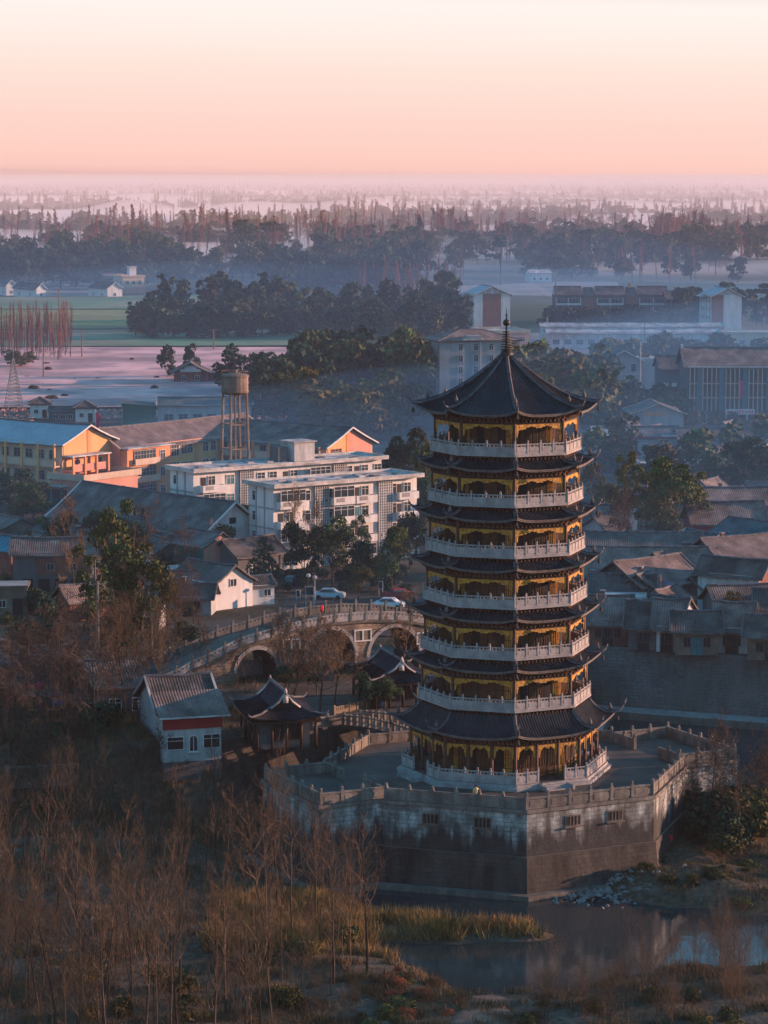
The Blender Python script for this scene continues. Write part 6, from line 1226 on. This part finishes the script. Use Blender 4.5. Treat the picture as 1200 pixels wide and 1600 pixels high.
def T(kind, px, yt, yb, wpx, label, cat=None, group=None, D=None):
    """tree seen with its foot at (px, yb), its top at yt and a crown wpx wide"""
    p = G(px, yb, 0) if D is None else at(px, yb, D); z = gz(p.x, p.y)
    if D is None and z < -1: p = G(px, yb, z); z = gz(p.x, p.y)
    hgt = at(px, yt, p.y).z - z; return plant(kind, p.x, p.y, z - .05, hgt, wpx * p.y / FPX, label, cat or ('bush' if 'bush' in kind else 'shrub' if kind == 'shrub' else 'tree'), group, None, WU.get(kind, .82))
for a_ in (
    ('cone', 412, 838, 926, 52, 'dark conical tree with a whitewashed trunk before the white cottage'),
    ('broad', 476, 812, 925, 66, 'dark round tree at the left of the parking lot row'), ('green', 520, 806, 918, 72, 'mid green tree behind the pale blue car'), ('broad', 566, 836, 922, 62, 'dark tree between the two pale cars'), ('green', 612, 818, 926, 62, 'green tree just left of the pagoda behind the white car'),
    ('olive', 560, 880, 938, 44, 'small yellowing tree behind the bridge crown'), ('russet', 452, 782, 905, 62, 'reddish bare tree in front of the nearer white flats'), ('tallgreen', 565, 798, 888, 34, 'slim green tree against the balconies of the nearer flats'), ('russet', 490, 790, 900, 40, 'thin russet tree beside the reddish bare one'),
    ('broad', 640, 778, 890, 70, 'dark tree against the right end of the nearer flats'), ('broad', 636, 668, 800, 78, 'dark bushy tree to the right of the farther flats'), ('green', 668, 690, 815, 66, 'green tree squeezed between flats and pagoda'), ('broad', 655, 745, 850, 60, 'dark tree partly behind the pagoda eaves'),
    ('broad', 18, 730, 806, 66, 'dark round tree in front of the school corridors'), ('broad', 52, 748, 812, 56, 'second dark tree below the school corridors'), ('olive', 105, 770, 812, 30, 'small olive tree by the school annex porch'),
    ('tallgreen', 182, 782, 1000, 92, 'tall thin leaved tree rising in front of the long hall'), ('olive', 222, 842, 1000, 86, 'olive tree beside the white tiered kiosk'), ('tallgreen', 150, 850, 1010, 70, 'slim tree with sparse crown left of the tall one'), ('olive', 262, 902, 990, 50, 'yellowing tree before the red shop'), ('bare', 212, 800, 985, 90, 'grey bare tree with fine branches before the long hall'), ('russet', 118, 790, 960, 70, 'russet bare tree over the old brick house'),
    ('bare', 95, 952, 1178, 150, 'large dark bare tree spreading over the shacks'), ('bare', 46, 985, 1195, 130, 'dark bare tree at the edge beside the brick shack'), ('russet', 196, 962, 1120, 128, 'big russet bare tree behind the white fronted bank house'), ('bare', 150, 980, 1160, 120, 'dark bare tree crowding the grey bank house'), ('bare', 12, 1010, 1210, 90, 'bare tree rising over the long grey shack'), ('russet', 236, 985, 1098, 84, 'smaller russet bare tree by the bridge ramp'), ('bare', 186, 1050, 1210, 100, 'dark bare tree leaning at the white house corner'), ('bare', 118, 1040, 1225, 100, 'bare tree above the lattice wall'),
    ('russet', 500, 985, 1112, 130, 'russet bare tree in the riverside court'), ('broad', 452, 1026, 1082, 52, 'small round clipped tree near the bridge lodge'), ('broad', 482, 1024, 1080, 44, 'round clipped tree next to the russet court tree'), ('broad', 572, 1048, 1110, 46, 'round dark tree in the court, left one of the pair by the low wall'), ('green', 602, 1046, 1108, 54, 'round tree with yellowish top in the court near the pagoda'), ('olive', 643, 962, 1036, 52, 'yellow green tree against the right bridge arch'),
    ('bare', 325, 972, 1084, 34, 'slim bare tree in front of the bridge ramp'), ('bare', 372, 1002, 1072, 46, 'small bare tree beside the pale slatted fence'), ('bush', 297, 1032, 1058, 44, 'clipped dark bush on the bridge ramp'), ('bush', 338, 1108, 1192, 76, 'dark bush between the white house and the riverside hall'), ('olive', 352, 1095, 1180, 56, 'olive tree left of the riverside hall'), ('bush', 372, 1140, 1200, 70, 'dark bush hanging over the retaining wall'),
    ('tallgreen', 978, 706, 842, 50, 'tall ragged tree, leftmost of the lane trees beyond the pagoda'), ('tallgreen', 1010, 728, 850, 78, 'tall olive green tree with pale trunk in the lane'), ('green', 1050, 712, 858, 92, 'largest leafy tree of the lane beyond the pagoda'), ('tallgreen', 1082, 738, 852, 62, 'rightmost tall tree of the lane clump'), ('olive', 1036, 760, 862, 70, 'yellow tinged tree low in the lane clump'), ('olive', 968, 760, 850, 56, 'olive tree beside the pagoda eaves'),
    ('broad', 1166, 682, 778, 78, 'dark full tree beside the vegetable plot'), ('broad', 1196, 708, 782, 60, 'dark tree at the end of the long slate roof'), ('green', 942, 752, 832, 46, 'leafy tree just right of the pagoda'), ('olive', 928, 716, 800, 50, 'pale leaved tree peeping past the pagoda'),
    ('bare', 1146, 920, 1036, 74, 'dark bare tree in front of the riverside houses'), ('bare', 1184, 950, 1046, 84, 'spreading bare tree at the end of the embankment'), ('olive', 1150, 918, 990, 42, 'olive tree over the slate riverside roofs'), ('green', 1026, 985, 1022, 24, 'small round tree by the white panelled house'), ('bare', 1112, 995, 1034, 44, 'small bare tree before the whitewashed house'), ('bush', 1045, 1008, 1030, 90, 'dark ivy bush spilling over the embankment'), ('bush', 985, 1012, 1036, 60, 'dark bush at the foot of the faded pink house'),
    ('bare', 968, 770, 880, 60, 'thin bare tree rising from the old town roofs')):
    T(*a_)
def band(kind, n, x0, x1, yb0, yb1, h0, h1, ws, label, group, seed=1, cat='tree', name=None):
    r = random.Random(seed)
    for i in range(n):
        px = x0 + (x1 - x0) * (i + r.random()) / n; p = G(px, r.uniform(yb0, yb1), 0); h_ = r.uniform(h0, h1); plant(kind if isinstance(kind, str) else r.choice(kind), p.x, p.y, gz(p.x, p.y) - .1, h_, h_ * r.uniform(*ws), label, cat, group, name, WU.get(kind if isinstance(kind, str) else kind[0], .82))
GW = 'trees of the dark wood by the field'
WK = ('fbroad', 'fbroad', 'fgreen', 'ftall', 'fbroad')
band(WK, 40, 222, 735, 520, 531, 7, 15, (.7, 1.05), 'dark evergreen tree packed into the wood behind the frosty field', GW, 2, name='wood_tree'); band(WK, 40, 240, 715, 500, 520, 10, 20, (.55, .9), 'dark evergreen tree packed into the wood behind the frosty field', GW, 3, name='wood_tree')
band(('ftall', 'fbroad'), 8, 206, 250, 520, 532, 9, 15, (.5, .7), 'ragged dark tree on the open left edge of the wood', 'trees on the left edge of the wood', 4)
band(('fbroad', 'fgreen'), 24, 448, 665, 606, 632, 11, 17, (.7, .9), 'dark green tree of the clump between field and grey office block', 'trees of the clump below the wood', 5)
band(('fbroad', 'ftall'), 15, 405, 470, 622, 656, 9, 14, (.7, .9), 'dark tree behind the school roof', 'trees behind the school roof', 6)
band(('folive', 'fgreen'), 20, 475, 640, 655, 690, 9, 14.5, (.9, 1.15), 'pale olive rounded tree in the haze behind the flats', 'olive trees in the haze behind the flats', 7)
band('fbroad', 5, 345, 450, 596, 614, 8, 12, (.7, .9), 'dark tree by the barn at the frosty field', 'trees by the barn', 8)
T('fbroad', 262, 540, 592, 34, 'left one of two separate dark trees standing at the frosty field'); T('fbroad', 298, 534, 590, 32, 'right one of two separate dark trees standing at the frosty field')
band('fcone', 9, 598, 662, 606, 622, 11, 15, (.35, .45), 'slim dark cypress standing before the white villa', 'cypresses before the white villa', 9, name='cypress_tree')
band(('folive', 'fgreen'), 26, 795, 945, 622, 700, 10, 17, (.75, 1.0), 'olive green tree in the haze behind the pagoda roof', 'trees in the haze behind the pagoda roof', 10)
band(('fgreen', 'fbroad'), 10, 898, 945, 640, 700, 9, 14, (.7, .9), 'green tree beside the grey gabled office', 'trees beside the gabled office', 11)
band(('fgreen', 'folive'), 26, 935, 1215, 575, 592, 8, 12, (.8, 1.1), 'green tree in the belt between hotel and market halls', 'trees between hotel and market halls', 12)
band('fbroad', 26, 856, 1070, 506, 514, 6, 9, (.8, 1.1), 'dark tree in the hedge row below the slate roofed apartments', 'trees below the slate roofed apartments', 13)
band(('fbroad', 'layer'), 16, 1062, 1215, 502, 512, 10, 17, (.7, .9), 'dark tree around the half brown gabled block', 'trees around the half brown block', 14)
band(('fbroad', 'folive'), 8, 610, 690, 560, 578, 6, 10, (.8, 1.0), 'tree in the dim belt behind the white villa', 'trees in the belt behind the villa', 15)
band('fbroad', 10, 1000, 1060, 664, 672, 4, 6, (.9, 1.2), 'small tree in front of the low gabled canteen', 'small trees by the canteen', 16); band('folive', 6, 1075, 1200, 668, 676, 3, 5, (.7, 1.0), 'small tree before the hotel porch', 'small trees before the hotel porch', 17)
# plantation of bare trunks and the misty rows farther out
band('poplar', 60, -8, 112, 548, 566, 12, 17, (.16, .24), 'thin bare tree of the plantation at the field edge', 'bare trees of the field edge plantation', 20, name='bare_tree'); band('folive', 3, 20, 52, 566, 578, 4, 6, (1.2, 1.6), 'low dark shrub clump in the frosty field', 'shrub clumps in the frosty field', 21)
band('fbroad', 30, 415, 650, 448, 460, 13, 22, (.7, .9), 'dark round tree of the misty grove beyond the wood', 'trees of the misty grove', 22); band('poplar', 30, 560, 720, 455, 475, 13, 19, (.2, .3), 'russet bare tree between grove and gabled block', 'russet trees by the gabled block', 23, name='russet_tree')
band('fbroad', 40, -10, 300, 428, 452, 14, 24, (.7, .9), 'dark tree around the farmhouses beyond the pasture', 'trees around the far farmhouses', 24)
def clumps(kinds, n, per, x0, x1, y0, y1, h0, h1, ws, label, group, seed, spread=(45, 22), name=None):
    r = random.Random(seed)
    for i in range(n):
        c = G(x0 + (x1 - x0) * (i + r.random()) / n, y0 + (y1 - y0) * r.random(), 0); m_ = max(1, int(r.gauss(per, per * .45))); f = r.uniform(.5, 1.5); hs = r.uniform(.75, 1.1)
        for _ in range(m_):
            kd = r.choice(kinds); h_ = r.uniform(h0, h1) * hs; x, y = c.x + r.gauss(0, spread[0] * f), c.y + r.gauss(0, spread[1] * f)
            if y < 1100: continue
            plant(kd, x, y, gz(x, y) - .1, h_, h_ * r.uniform(*ws) * (.3 if kd == 'poplar' else 1), label, 'tree', group, name, WU.get(kd, .82))
clumps(('fgreen', 'folive', 'fgreen'), 13, 5, -20, 420, 394, 436, 11, 24, (.7, 1.1), 'dark tree of a clump standing out of mist on the left of the plain', 'dark trees on the misty left plain', 25, name='green_tree')
clumps(('fbroad', 'fbroad', 'fgreen', 'layer'), 15, 4, 420, 900, 396, 440, 12, 27, (.65, 1.05), 'dark tree of a clump standing out of mist in the middle plain', 'dark trees on the misty middle plain', 26, name='evergreen_tree')
clumps(('fbroad', 'fbroad', 'folive'), 13, 5, 880, 1215, 388, 440, 12, 25, (.7, 1.1), 'dark tree in the mist beyond the slate roofed apartments', 'dark trees beyond the slate apartments', 27, name='broadleaf_tree')
clumps(('poplar',), 26, 9, 40, 780, 378, 436, 15, 30, (.55, .95), 'russet poplar of the loose rows on the misty plain', 'poplars on the misty plain', 28, (40, 16), 'poplar_tree'); clumps(('poplar',), 11, 6, 760, 1215, 392, 446, 13, 25, (.6, 1.0), 'russet bare tree in the mist behind the slate apartments', 'russet trees behind the slate apartments', 29, (35, 14), 'russet_tree')
clumps(('fbroad', 'fgreen'), 13, 3, -20, 1220, 350, 386, 13, 24, (.8, 1.2), 'faint rounded tree far out in the pale mist', 'faint rounded trees in the pale mist', 35, (60, 40), 'misty_tree'); clumps(('poplar',), 18, 6, -20, 1220, 350, 384, 18, 32, (.6, 1.0), 'faint russet poplar far out in the pale mist', 'faint poplars in the pale mist', 36, (55, 30), 'poplar_tree')
clumps(('fgreen', 'folive', 'fbroad'), 13, 4, 760, 1215, 380, 416, 11, 22, (.75, 1.15), 'broadleaf tree of a loose clump on the right of the misty plain', 'loose clumps on the right plain', 71, (70, 60), 'broadleaf_tree'); clumps(('poplar',), 12, 8, 760, 1215, 372, 412, 15, 27, (.7, 1.1), 'russet poplar on the right of the misty plain', 'poplars on the right plain', 72, (60, 45), 'poplar_tree'); clumps(('fgreen', 'folive'), 10, 4, 0, 760, 372, 400, 10, 20, (.8, 1.2), 'olive tree of a loose clump far over the left plain', 'loose clumps on the left plain', 73, (80, 70), 'olive_tree')
T('layer', 782, 366, 446, 42, 'tall umbrella shaped pine above the mist'); T('layer', 920, 358, 430, 52, 'broad umbrella shaped pine on the misty plain'); T('fcone', 656, 338, 412, 18, 'tall dark cypress standing alone among poplars'); T('layer', 868, 394, 448, 40, 'dark pine just behind the slate apartments')
band('poplar', 26, 1020, 1110, 392, 400, 24, 33, (.45, .6), 'broad crowned bare tree of the lit row on the right plain', 'broad bare trees of the lit row', 30, name='bare_tree')
band(('fgreen', 'folive'), 14, 925, 1215, 720, 775, 6, 11, (.8, 1.1), 'leafy tree between the hazy roofs behind the old town', 'trees between the hazy roofs', 50); band('fgreen', 10, 925, 1080, 636, 672, 6, 10, (.8, 1.1), 'leafy tree around the gabled canteen', 'trees around the canteen', 51)
band(('green', 'broad'), 12, 260, 420, 850, 905, 5, 9, (.8, 1.0), 'leafy tree between the hall and the white cottage', 'trees by the white cottage', 52); band(('fgreen', 'folive', 'fbroad'), 12, 395, 470, 640, 668, 6, 11, (.8, 1.1), 'leafy tree along the back of the school and warehouse', 'trees behind the school and warehouse', 53)
# the plain beyond, too far to count
def far_woods():
    r = np.random.default_rng(3)
    def src(kind):
        o = []
        for parts in SPEC[kind]:
            me_ = parts[0][1]; v = np.zeros(len(me_.vertices) * 3, np.float32); me_.vertices.foreach_get('co', v); o.append(v.reshape(-1, 3))
        return o
    vb, vp = src('fbroad'), src('poplar'); out = {k: [] for k in 'bop'}; fo = {k: [] for k in 'bop'}; off = dict.fromkeys('bop', 0)
    D = 2050.0
    while D < 16000:
        half = D * .15; step = D * .034
        for c in range(int(r.integers(16, 24) * (.45 if D < 3000 else 1.0 if D < 4500 else 1.7))):
            cx, cyy = r.uniform(-half, half), D + r.uniform(0, step)
            if D < 5200 and any(((cx - a_) / (b_ * 1.1)) ** 2 + ((cyy - c_) / (d_ * 1.25)) ** 2 < 1 for a_, c_, b_, d_ in ((-330, 3550, 300, 260), (-60, 4150, 420, 260), (420, 4300, 420, 260), (-560, 5200, 500, 300), (240, 2750, 260, 130))) and r.random() < .85: continue
            wx, n = D * r.uniform(.004, .020), int(r.integers(3, 12)); kind = r.choice(list('bbboppp')); hm = r.uniform(.75, 1.15)
            for i in range(n):
                x, y = cx + r.normal() * wx, cyy + r.normal() * D * .006; a_ = r.uniform(0, 6.28); kd = kind if r.random() < .8 else r.choice(list('bop'))
                if kd == 'p':
                    v = vp[r.integers(0, len(vp))].reshape(-1, 6, 3); v = v[r.random(len(v)) < .34]; hgt = hm * r.uniform(13, 27); wd = hgt * r.uniform(.35, .6) / .24; c_ = v.mean(1, keepdims=True); v = c_ + (v - c_) * np.array([5, 5, 1.4])
                else:
                    v = vb[r.integers(0, len(vb))].reshape(-1, 4, 3); v = v[r.random(len(v)) < .26]; hgt = hm * r.uniform(8, 19); wd = hgt * r.uniform(.85, 1.5) / .82; c_ = v.mean(1, keepdims=True); v = c_ + (v - c_) * 1.9
                w_ = np.stack([(v[..., 0] * math.cos(a_) - v[..., 1] * math.sin(a_)) * wd + x, (v[..., 0] * math.sin(a_) + v[..., 1] * math.cos(a_)) * wd + y, v[..., 2] * hgt - .2], -1)
                if kd == 'p': fo[kd].append((np.array([[0, 1, 4, 3], [1, 2, 5, 4], [2, 0, 3, 5]])[None] + off[kd] + np.arange(len(v))[:, None, None] * 6).reshape(-1, 4)); off[kd] += len(v) * 6
                else: fo[kd].append(off[kd] + np.arange(len(v) * 4).reshape(-1, 4)); off[kd] += len(v) * 4
                out[kd].append(w_.reshape(-1, 3))
        D += step * (1 if D < 5000 else .8)
    for k, nm, m_ in (('b', 'far_dark_woods', 'leafd'), ('o', 'far_olive_woods', 'leafo'), ('p', 'far_poplar_woods', 'poplar')): tag(link(nm, fast_mesh(nm, np.concatenate(out[k]), np.concatenate(fo[k]), [M[m_]])), kind='stuff')
far_woods()
# ------------------------------------------------------------------ near banks
r_ = random.Random(21); n_ = 0
while n_ < 118:
    px = r_.uniform(-15, 575); yb = r_.uniform(1372, 1660)
    if px > 430 and yb > 1560: continue
    if 60 < px < 250 and 1395 < yb < 1480 and r_.random() < .75: continue
    p = G(px, yb, -6.9)
    if gz(p.x, p.y) < -7.6: continue
    h_ = r_.choice((r_.uniform(5, 9), r_.uniform(9, 13.5))); plant('sapling', p.x, p.y, gz(p.x, p.y) - .1, h_, h_ * r_.uniform(.34, .62), 'bare russet sapling of the thicket on the near bank', 'tree', 'saplings of the near thicket', None, .5); n_ += 1
for i in range(42):
    px = r_.uniform(-10, 520); yb = r_.uniform(1270, 1390); p = G(px, yb, -6.9)
    if gz(p.x, p.y) < -7.6: continue
    h_ = r_.uniform(5, 9); plant('sapling', p.x, p.y, gz(p.x, p.y) - .1, h_, h_ * r_.uniform(.4, .6), 'bare sapling at the back of the thicket, below the terrace and houses', 'tree', 'saplings at the back of the thicket', None, .5)
def scatter(kind, n, x0, x1, y0, y1, h0, h1, ws, label, group, seed, cat, zmin=-7.7, z=-6.9):
    r = random.Random(seed); k = 0; tries = 0
    while k < n and tries < n * 8:
        tries += 1; p = G(r.uniform(x0, x1), r.uniform(y0, y1), z); zz = gz(p.x, p.y)
        if zz < zmin: continue
        h_ = r.uniform(h0, h1); plant(kind, p.x, p.y, zz - .08, h_, h_ * r.uniform(*ws), label, cat, group, None, WU.get(kind, .82)); k += 1
scatter('shrub', 70, -10, 560, 1330, 1640, 1.5, 3.4, (.9, 1.3), 'leafless brown shrub under the saplings of the thicket', 'shrubs under the thicket', 31, 'shrub')
scatter('shrub', 18, 850, 1060, 1500, 1610, 2.0, 4.6, (.8, 1.1), 'bare shrub on the near shore by the clay path', 'bare shrubs on the near shore', 32, 'shrub'); scatter('shrub', 22, 1040, 1215, 1480, 1620, 2.2, 5.5, (.7, 1.0), 'bare shrub in front of the bright reflection', 'bare shrubs before the reflection', 33, 'shrub')
scatter('obush', 26, -10, 540, 1440, 1620, 1.0, 2.4, (1.0, 1.5), 'olive bush among the thicket stems', 'olive bushes in the thicket', 34, 'bush'); scatter('gbush', 9, 560, 640, 1540, 1620, .8, 1.7, (1.2, 1.7), 'leafy green bush left of the clay path', 'green bushes by the path', 35, 'bush')
scatter('rbush', 14, 590, 725, 1508, 1600, .6, 1.2, (1.5, 2.3), 'russet leaved bush on the shore beside the clay path', 'russet bushes by the path', 36, 'bush'); scatter('obush', 12, 820, 1200, 1560, 1640, .8, 1.8, (1.1, 1.6), 'low olive bush on the shore right of the path', 'olive bushes right of the path', 37, 'bush')
scatter('bush', 9, 1080, 1200, 1270, 1330, 3.5, 6.5, (1.0, 1.3), 'large dark bush against the terrace wall', 'large dark bushes by the terrace', 38, 'bush', z=-6.3); scatter('obush', 9, 1110, 1215, 1260, 1350, 3.0, 6, (1.0, 1.3), 'large olive bush on the bank right of the terrace', 'large olive bushes on the bank', 39, 'bush', z=-6.3)
scatter('bare', 6, 1090, 1215, 1270, 1330, 7, 12, (.6, .8), 'dark bare tree among the bank bushes right of the terrace', 'bare trees on the bank', 40, 'tree', z=-6.3); scatter('obush', 12, 1000, 1200, 1325, 1430, .5, 1.3, (1.5, 2.4), 'low straw coloured bush on the sandy bank', 'low bushes on the sandy bank', 41, 'bush', z=-6.3)
scatter('bush', 14, 0, 190, 1120, 1210, 2.0, 4.0, (1.0, 1.4), 'dark bush around the shacks and lattice wall', 'dark bushes by the shacks', 42, 'bush', -9, -2.5); scatter('bush', 26, 20, 330, 900, 1020, 2, 4.5, (1.0, 1.4), 'dark bush in the village gardens', 'bushes of the village gardens', 43, 'bush', -9, 0); scatter('gbush', 14, 0, 130, 920, 990, 1.5, 3.2, (1.0, 1.5), 'green bush in the vegetable gardens by the mud hut', 'green bushes by the mud hut', 44, 'bush', -9, 0)
scatter('bare', 8, 150, 330, 890, 1010, 7, 11, (.6, .8), 'grey bare tree in the village gardens before the hall', 'bare trees of the village gardens', 45, 'tree', -9, 0); scatter('bush', 20, 430, 640, 905, 930, 1.6, 3.2, (1.1, 1.5), 'dark bush along the back of the parking lot', 'bushes along the parking lot', 46, 'bush', -9, 0)
scatter('green', 22, 30, 300, 790, 905, 4, 8, (.7, 1.0), 'green garden tree between village roofs', 'garden trees between village roofs', 47, 'tree', -9, 0); scatter('shrub', 24, 930, 1200, 985, 1030, 1.8, 4.0, (1.0, 1.4), 'bare shrub on top of the embankment', 'shrubs on the embankment', 48, 'shrub', -9, 0)
scatter('bare', 9, -10, 215, 1100, 1215, 5, 8.5, (.7, 1.0), 'dark bare tree crowding the shacks behind the thicket', 'dark bare trees behind the thicket', 60, 'tree', -9, -3); scatter('russet', 4, 130, 260, 1000, 1090, 6, 9, (.7, .9), 'russet bare tree in the gardens left of the bridge ramp', 'russet trees left of the bridge', 61, 'tree', -9, 0); scatter('russet', 5, 420, 640, 1050, 1110, 6, 9, (.7, .9), 'slender russet tree in the riverside court', 'slender trees in the court', 62, 'tree', -1, 0)
scatter('bare', 12, -10, 240, 1170, 1270, 4.5, 7.5, (.8, 1.1), 'low dark bare tree on the slope between lattice wall and thicket', 'low bare trees on the slope', 63, 'tree', -9, -5); scatter('bush', 16, -10, 330, 1150, 1250, 1.2, 2.6, (1.1, 1.6), 'dark bush on the slope behind the thicket', 'dark bushes on the slope', 64, 'bush', -9, -4); scatter('obush', 14, 925, 1200, 1035, 1075, .8, 1.8, (1.2, 1.8), 'tuft of brush growing out of the embankment face', 'brush on the embankment face', 65, 'bush', -9, -4)
scatter('obush', 22, 20, 330, 560, 632, .7, 1.9, (1.3, 2.2), 'low scrubby bush scattered over the frosty field', 'scrub on the frosty field', 66, 'bush', -9, 0); T('bare', 222, 1085, 1232, 84, 'thin dark bare tree partly covering the white bank house'); T('russet', 340, 1088, 1222, 66, 'russet bare tree rising before the bank house corner and riverside hall'); T('bare', 300, 1120, 1240, 60, 'small dark bare tree under the white house windows')
def blades(name, region, n, h0, h1, m_, seed, zmin=-7.75, clump=.5, zt=-6.9):
    r = np.random.default_rng(seed); (x0, x1), (y0, y1) = region; X = r.uniform(x0, x1, n * 3); Y = r.uniform(y0, y1, n * 3); nz_ = np.sin(X * .9 + Y * .4) + np.sin(Y * 1.3 - X * .5) + np.sin(X * 2.3 + 1.7 * Y) * .7 + r.normal(size=len(X)) * .6
    k = nz_ > clump * np.quantile(nz_, .9); X, Y = X[k][:n], Y[k][:n]
    Z = np.array([gz(x, y) for x, y in zip(X, Y)]); k = Z > zmin; X, Y, Z = X[k], Y[k], Z[k]; n = len(X); hh = r.uniform(h0, h1, n); a_ = r.uniform(0, 6.28, n); le = r.normal(size=(n, 2)) * .35 * hh[:, None]; wd = (.022 + hh * .018) * (1 if y0 < 400 else 14)
    co = np.stack([np.stack([X - np.cos(a_) * wd, Y - np.sin(a_) * wd, Z - .03], 1), np.stack([X + np.cos(a_) * wd, Y + np.sin(a_) * wd, Z - .03], 1), np.stack([X + le[:, 0], Y + le[:, 1], Z + hh], 1)], 1).reshape(-1, 3)
    return tag(link(name, fast_mesh(name, co, np.arange(3 * n).reshape(-1, 3), [M[m_]], k=3)), kind='stuff')
blades('dry_grass', ((-45, 1), (186, 268)), 52000, .25, .9, 'straw', 1); blades('dry_weeds', ((-42, -12), (262, 292)), 26000, .3, 1.1, 'straw', 8, -7.7, -.1); blades('dry_weeds', ((-45, -14), (296, 345)), 16000, .25, .8, 'straw', 12, -1, -.1)
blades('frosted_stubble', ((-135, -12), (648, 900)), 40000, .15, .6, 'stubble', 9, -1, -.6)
blades('frosted_grass', ((-30, -14), (222, 246)), 16000, .12, .4, 'frostgrass', 2, clump=.2); blades('dry_grass', ((-12, 45), (188, 219)), 42000, .25, .8, 'straw', 3); blades('dry_reeds', ((-15, 14.5), (222, 242)), 42000, .5, 1.5, 'reed', 4, -7.9, -.2); blades('dry_grass', ((21, 60), (234, 278)), 30000, .15, .6, 'straw', 5)
# ------------------------------------------------------------------ air: even haze round everything, and low mist lying on the plain
def vol(name, colr, dens, aniso=0.0):
    m = bpy.data.materials.new(name); m.use_nodes = True; t = m.node_tree; t.nodes.clear(); o = t.nodes.new('ShaderNodeOutputMaterial'); v = t.nodes.new('ShaderNodeVolumePrincipled')
    v.inputs['Color'].default_value = (*colr, 1); v.inputs['Density'].default_value = dens; v.inputs['Anisotropy'].default_value = aniso; t.links.new(v.outputs[0], o.inputs['Volume']); return m
HAZE_D = 0.00006
b = MB(); b.box(float(gx[0]) - 20, float(gy[0]) - 20, -11, float(gx[-1]) + 20, float(gy[-1]) + 20, 61, vol('haze air', (1.0, .93, .94), HAZE_D)); tag(b.build('haze'), kind='stuff')
def bank(name, cx, cy_, rx, ry, hgt, m_, seed, soft=False):
    r = random.Random(seed); ph = [r.uniform(0, 6.28) for _ in range(8)]; nr_, na = 10, 40; vs_ = []
    for i in range(nr_ + 1):
        q = i / nr_
        for j in range(na):
            a_ = 6.2832 * j / na; w_ = 1 + .16 * math.sin(3 * a_ + ph[0]) + .10 * math.sin(7 * a_ + ph[1]); x, y = cx + rx * q * w_ * math.cos(a_), cy_ + ry * q * w_ * math.sin(a_)
            z = hgt * ((1 - q * q) ** 1.6 if soft else 1 - q ** 2.5) * (1 + .25 * math.sin(x / rx * 6 + ph[2]) * math.sin(y / ry * 5 + ph[3]) + .15 * math.sin(x / rx * 13 + ph[4])); vs_.append((x, y, max(z, .0) - 1.5 if i < nr_ else -1.5))
    n = len(vs_); vs_ += [(vs_[nr_ * na + j][0], vs_[nr_ * na + j][1], -2.5) for j in range(na)]
    fs = [(i * na + j, i * na + (j + 1) % na, (i + 1) * na + (j + 1) % na, (i + 1) * na + j)[::-1] for i in range(nr_) for j in range(na)] + [(nr_ * na + j, nr_ * na + (j + 1) % na, n + (j + 1) % na, n + j)[::-1] for j in range(na)] + [tuple(n + j for j in reversed(range(na)))]
    fs = [f for f in fs]
    b = MB(); b.add(vs_, fs, m_); return tag(b.build(name, None, True), kind='stuff')
pm_ = vol('pale morning mist', (1.0, .92, .95), .00034)
b = MB(); n_ = 24; xs_ = [-9300 + 18600 * i / n_ for i in range(n_ + 1)]; front = [1800 + 200 * math.sin(i * .9) + 180 * math.sin(i * 2.1 + 1) for i in range(n_ + 1)]
v_ = [(x, f + (900 if z > 0 else 0), z) for z in (-10.3, 38) for x, f in zip(xs_, front)] + [(x, float(gy[-1]) - 50, z) for z in (-10.3, 38) for x in xs_]; k_ = n_ + 1
b.add(v_, [(i, i + 1, k_ + i + 1, k_ + i) for i in range(n_)] + [(k_ + i, k_ + i + 1, 3 * k_ + i + 1, 3 * k_ + i) for i in range(n_)] + [(2 * k_ + i + 1, 2 * k_ + i, 3 * k_ + i, 3 * k_ + i + 1) for i in range(n_)] + [(i + 1, i, 2 * k_ + i, 2 * k_ + i + 1) for i in range(n_)] + [(0, k_, 3 * k_, 2 * k_), (n_, 2 * k_ + n_, 3 * k_ + n_, k_ + n_)], pm_); tag(b.build('plain_mist'), kind='stuff')
mv = vol('low mist', (.92, .93, 1.0), .0048); mv2 = vol('thin mist', (.22, .60, 1.0), .0009)
for i, q in enumerate(((-280, 2350, 620, 330, 13), (330, 2150, 520, 260, 11), (-700, 3700, 900, 620, 15), (500, 3500, 900, 600, 15), (0, 5400, 1700, 900, 17), (-900, 8000, 1800, 1300, 18), (1100, 7600, 1900, 1300, 18), (-120, 1720, 330, 120, 11), (300, 1650, 260, 110, 10), (-60, 1980, 500, 110, 13))): bank('mist_bank', *q, mv, i, True)
mv3 = vol('white mist', (1.0, .97, 1.0), .009)
for i, q in enumerate(((-330, 3550, 300, 230, 21), (-60, 4150, 420, 260, 22), (420, 4300, 420, 260, 20), (-560, 5200, 500, 300, 24), (240, 2750, 260, 110, 15), (-150, 2500, 200, 80, 12))): bank('white_mist', *q, mv3, 60 + i, True)
vm = vol('blue valley haze', (.15, .50, 1.0), .00028); bank('valley_haze', 0, 950, 620, 640, 48, vm, 40, True); vm2 = vol('blue ground haze', (.20, .56, 1.0), .0010); bank('ground_haze', 110, 640, 225, 320, 25, vm2, 41, True); bank('ground_haze', -40, 1330, 420, 170, 16, vm2, 42, True); bank('ground_haze', 0, 455, 170, 150, 22, vol('faint blue ground haze', (.20, .56, 1.0), .0007), 43, True)
for i, q in enumerate(((420, 1230, 330, 220, 15), (-330, 1750, 350, 260, 13))): bank('thin_mist', *q, mv2, 20 + i)
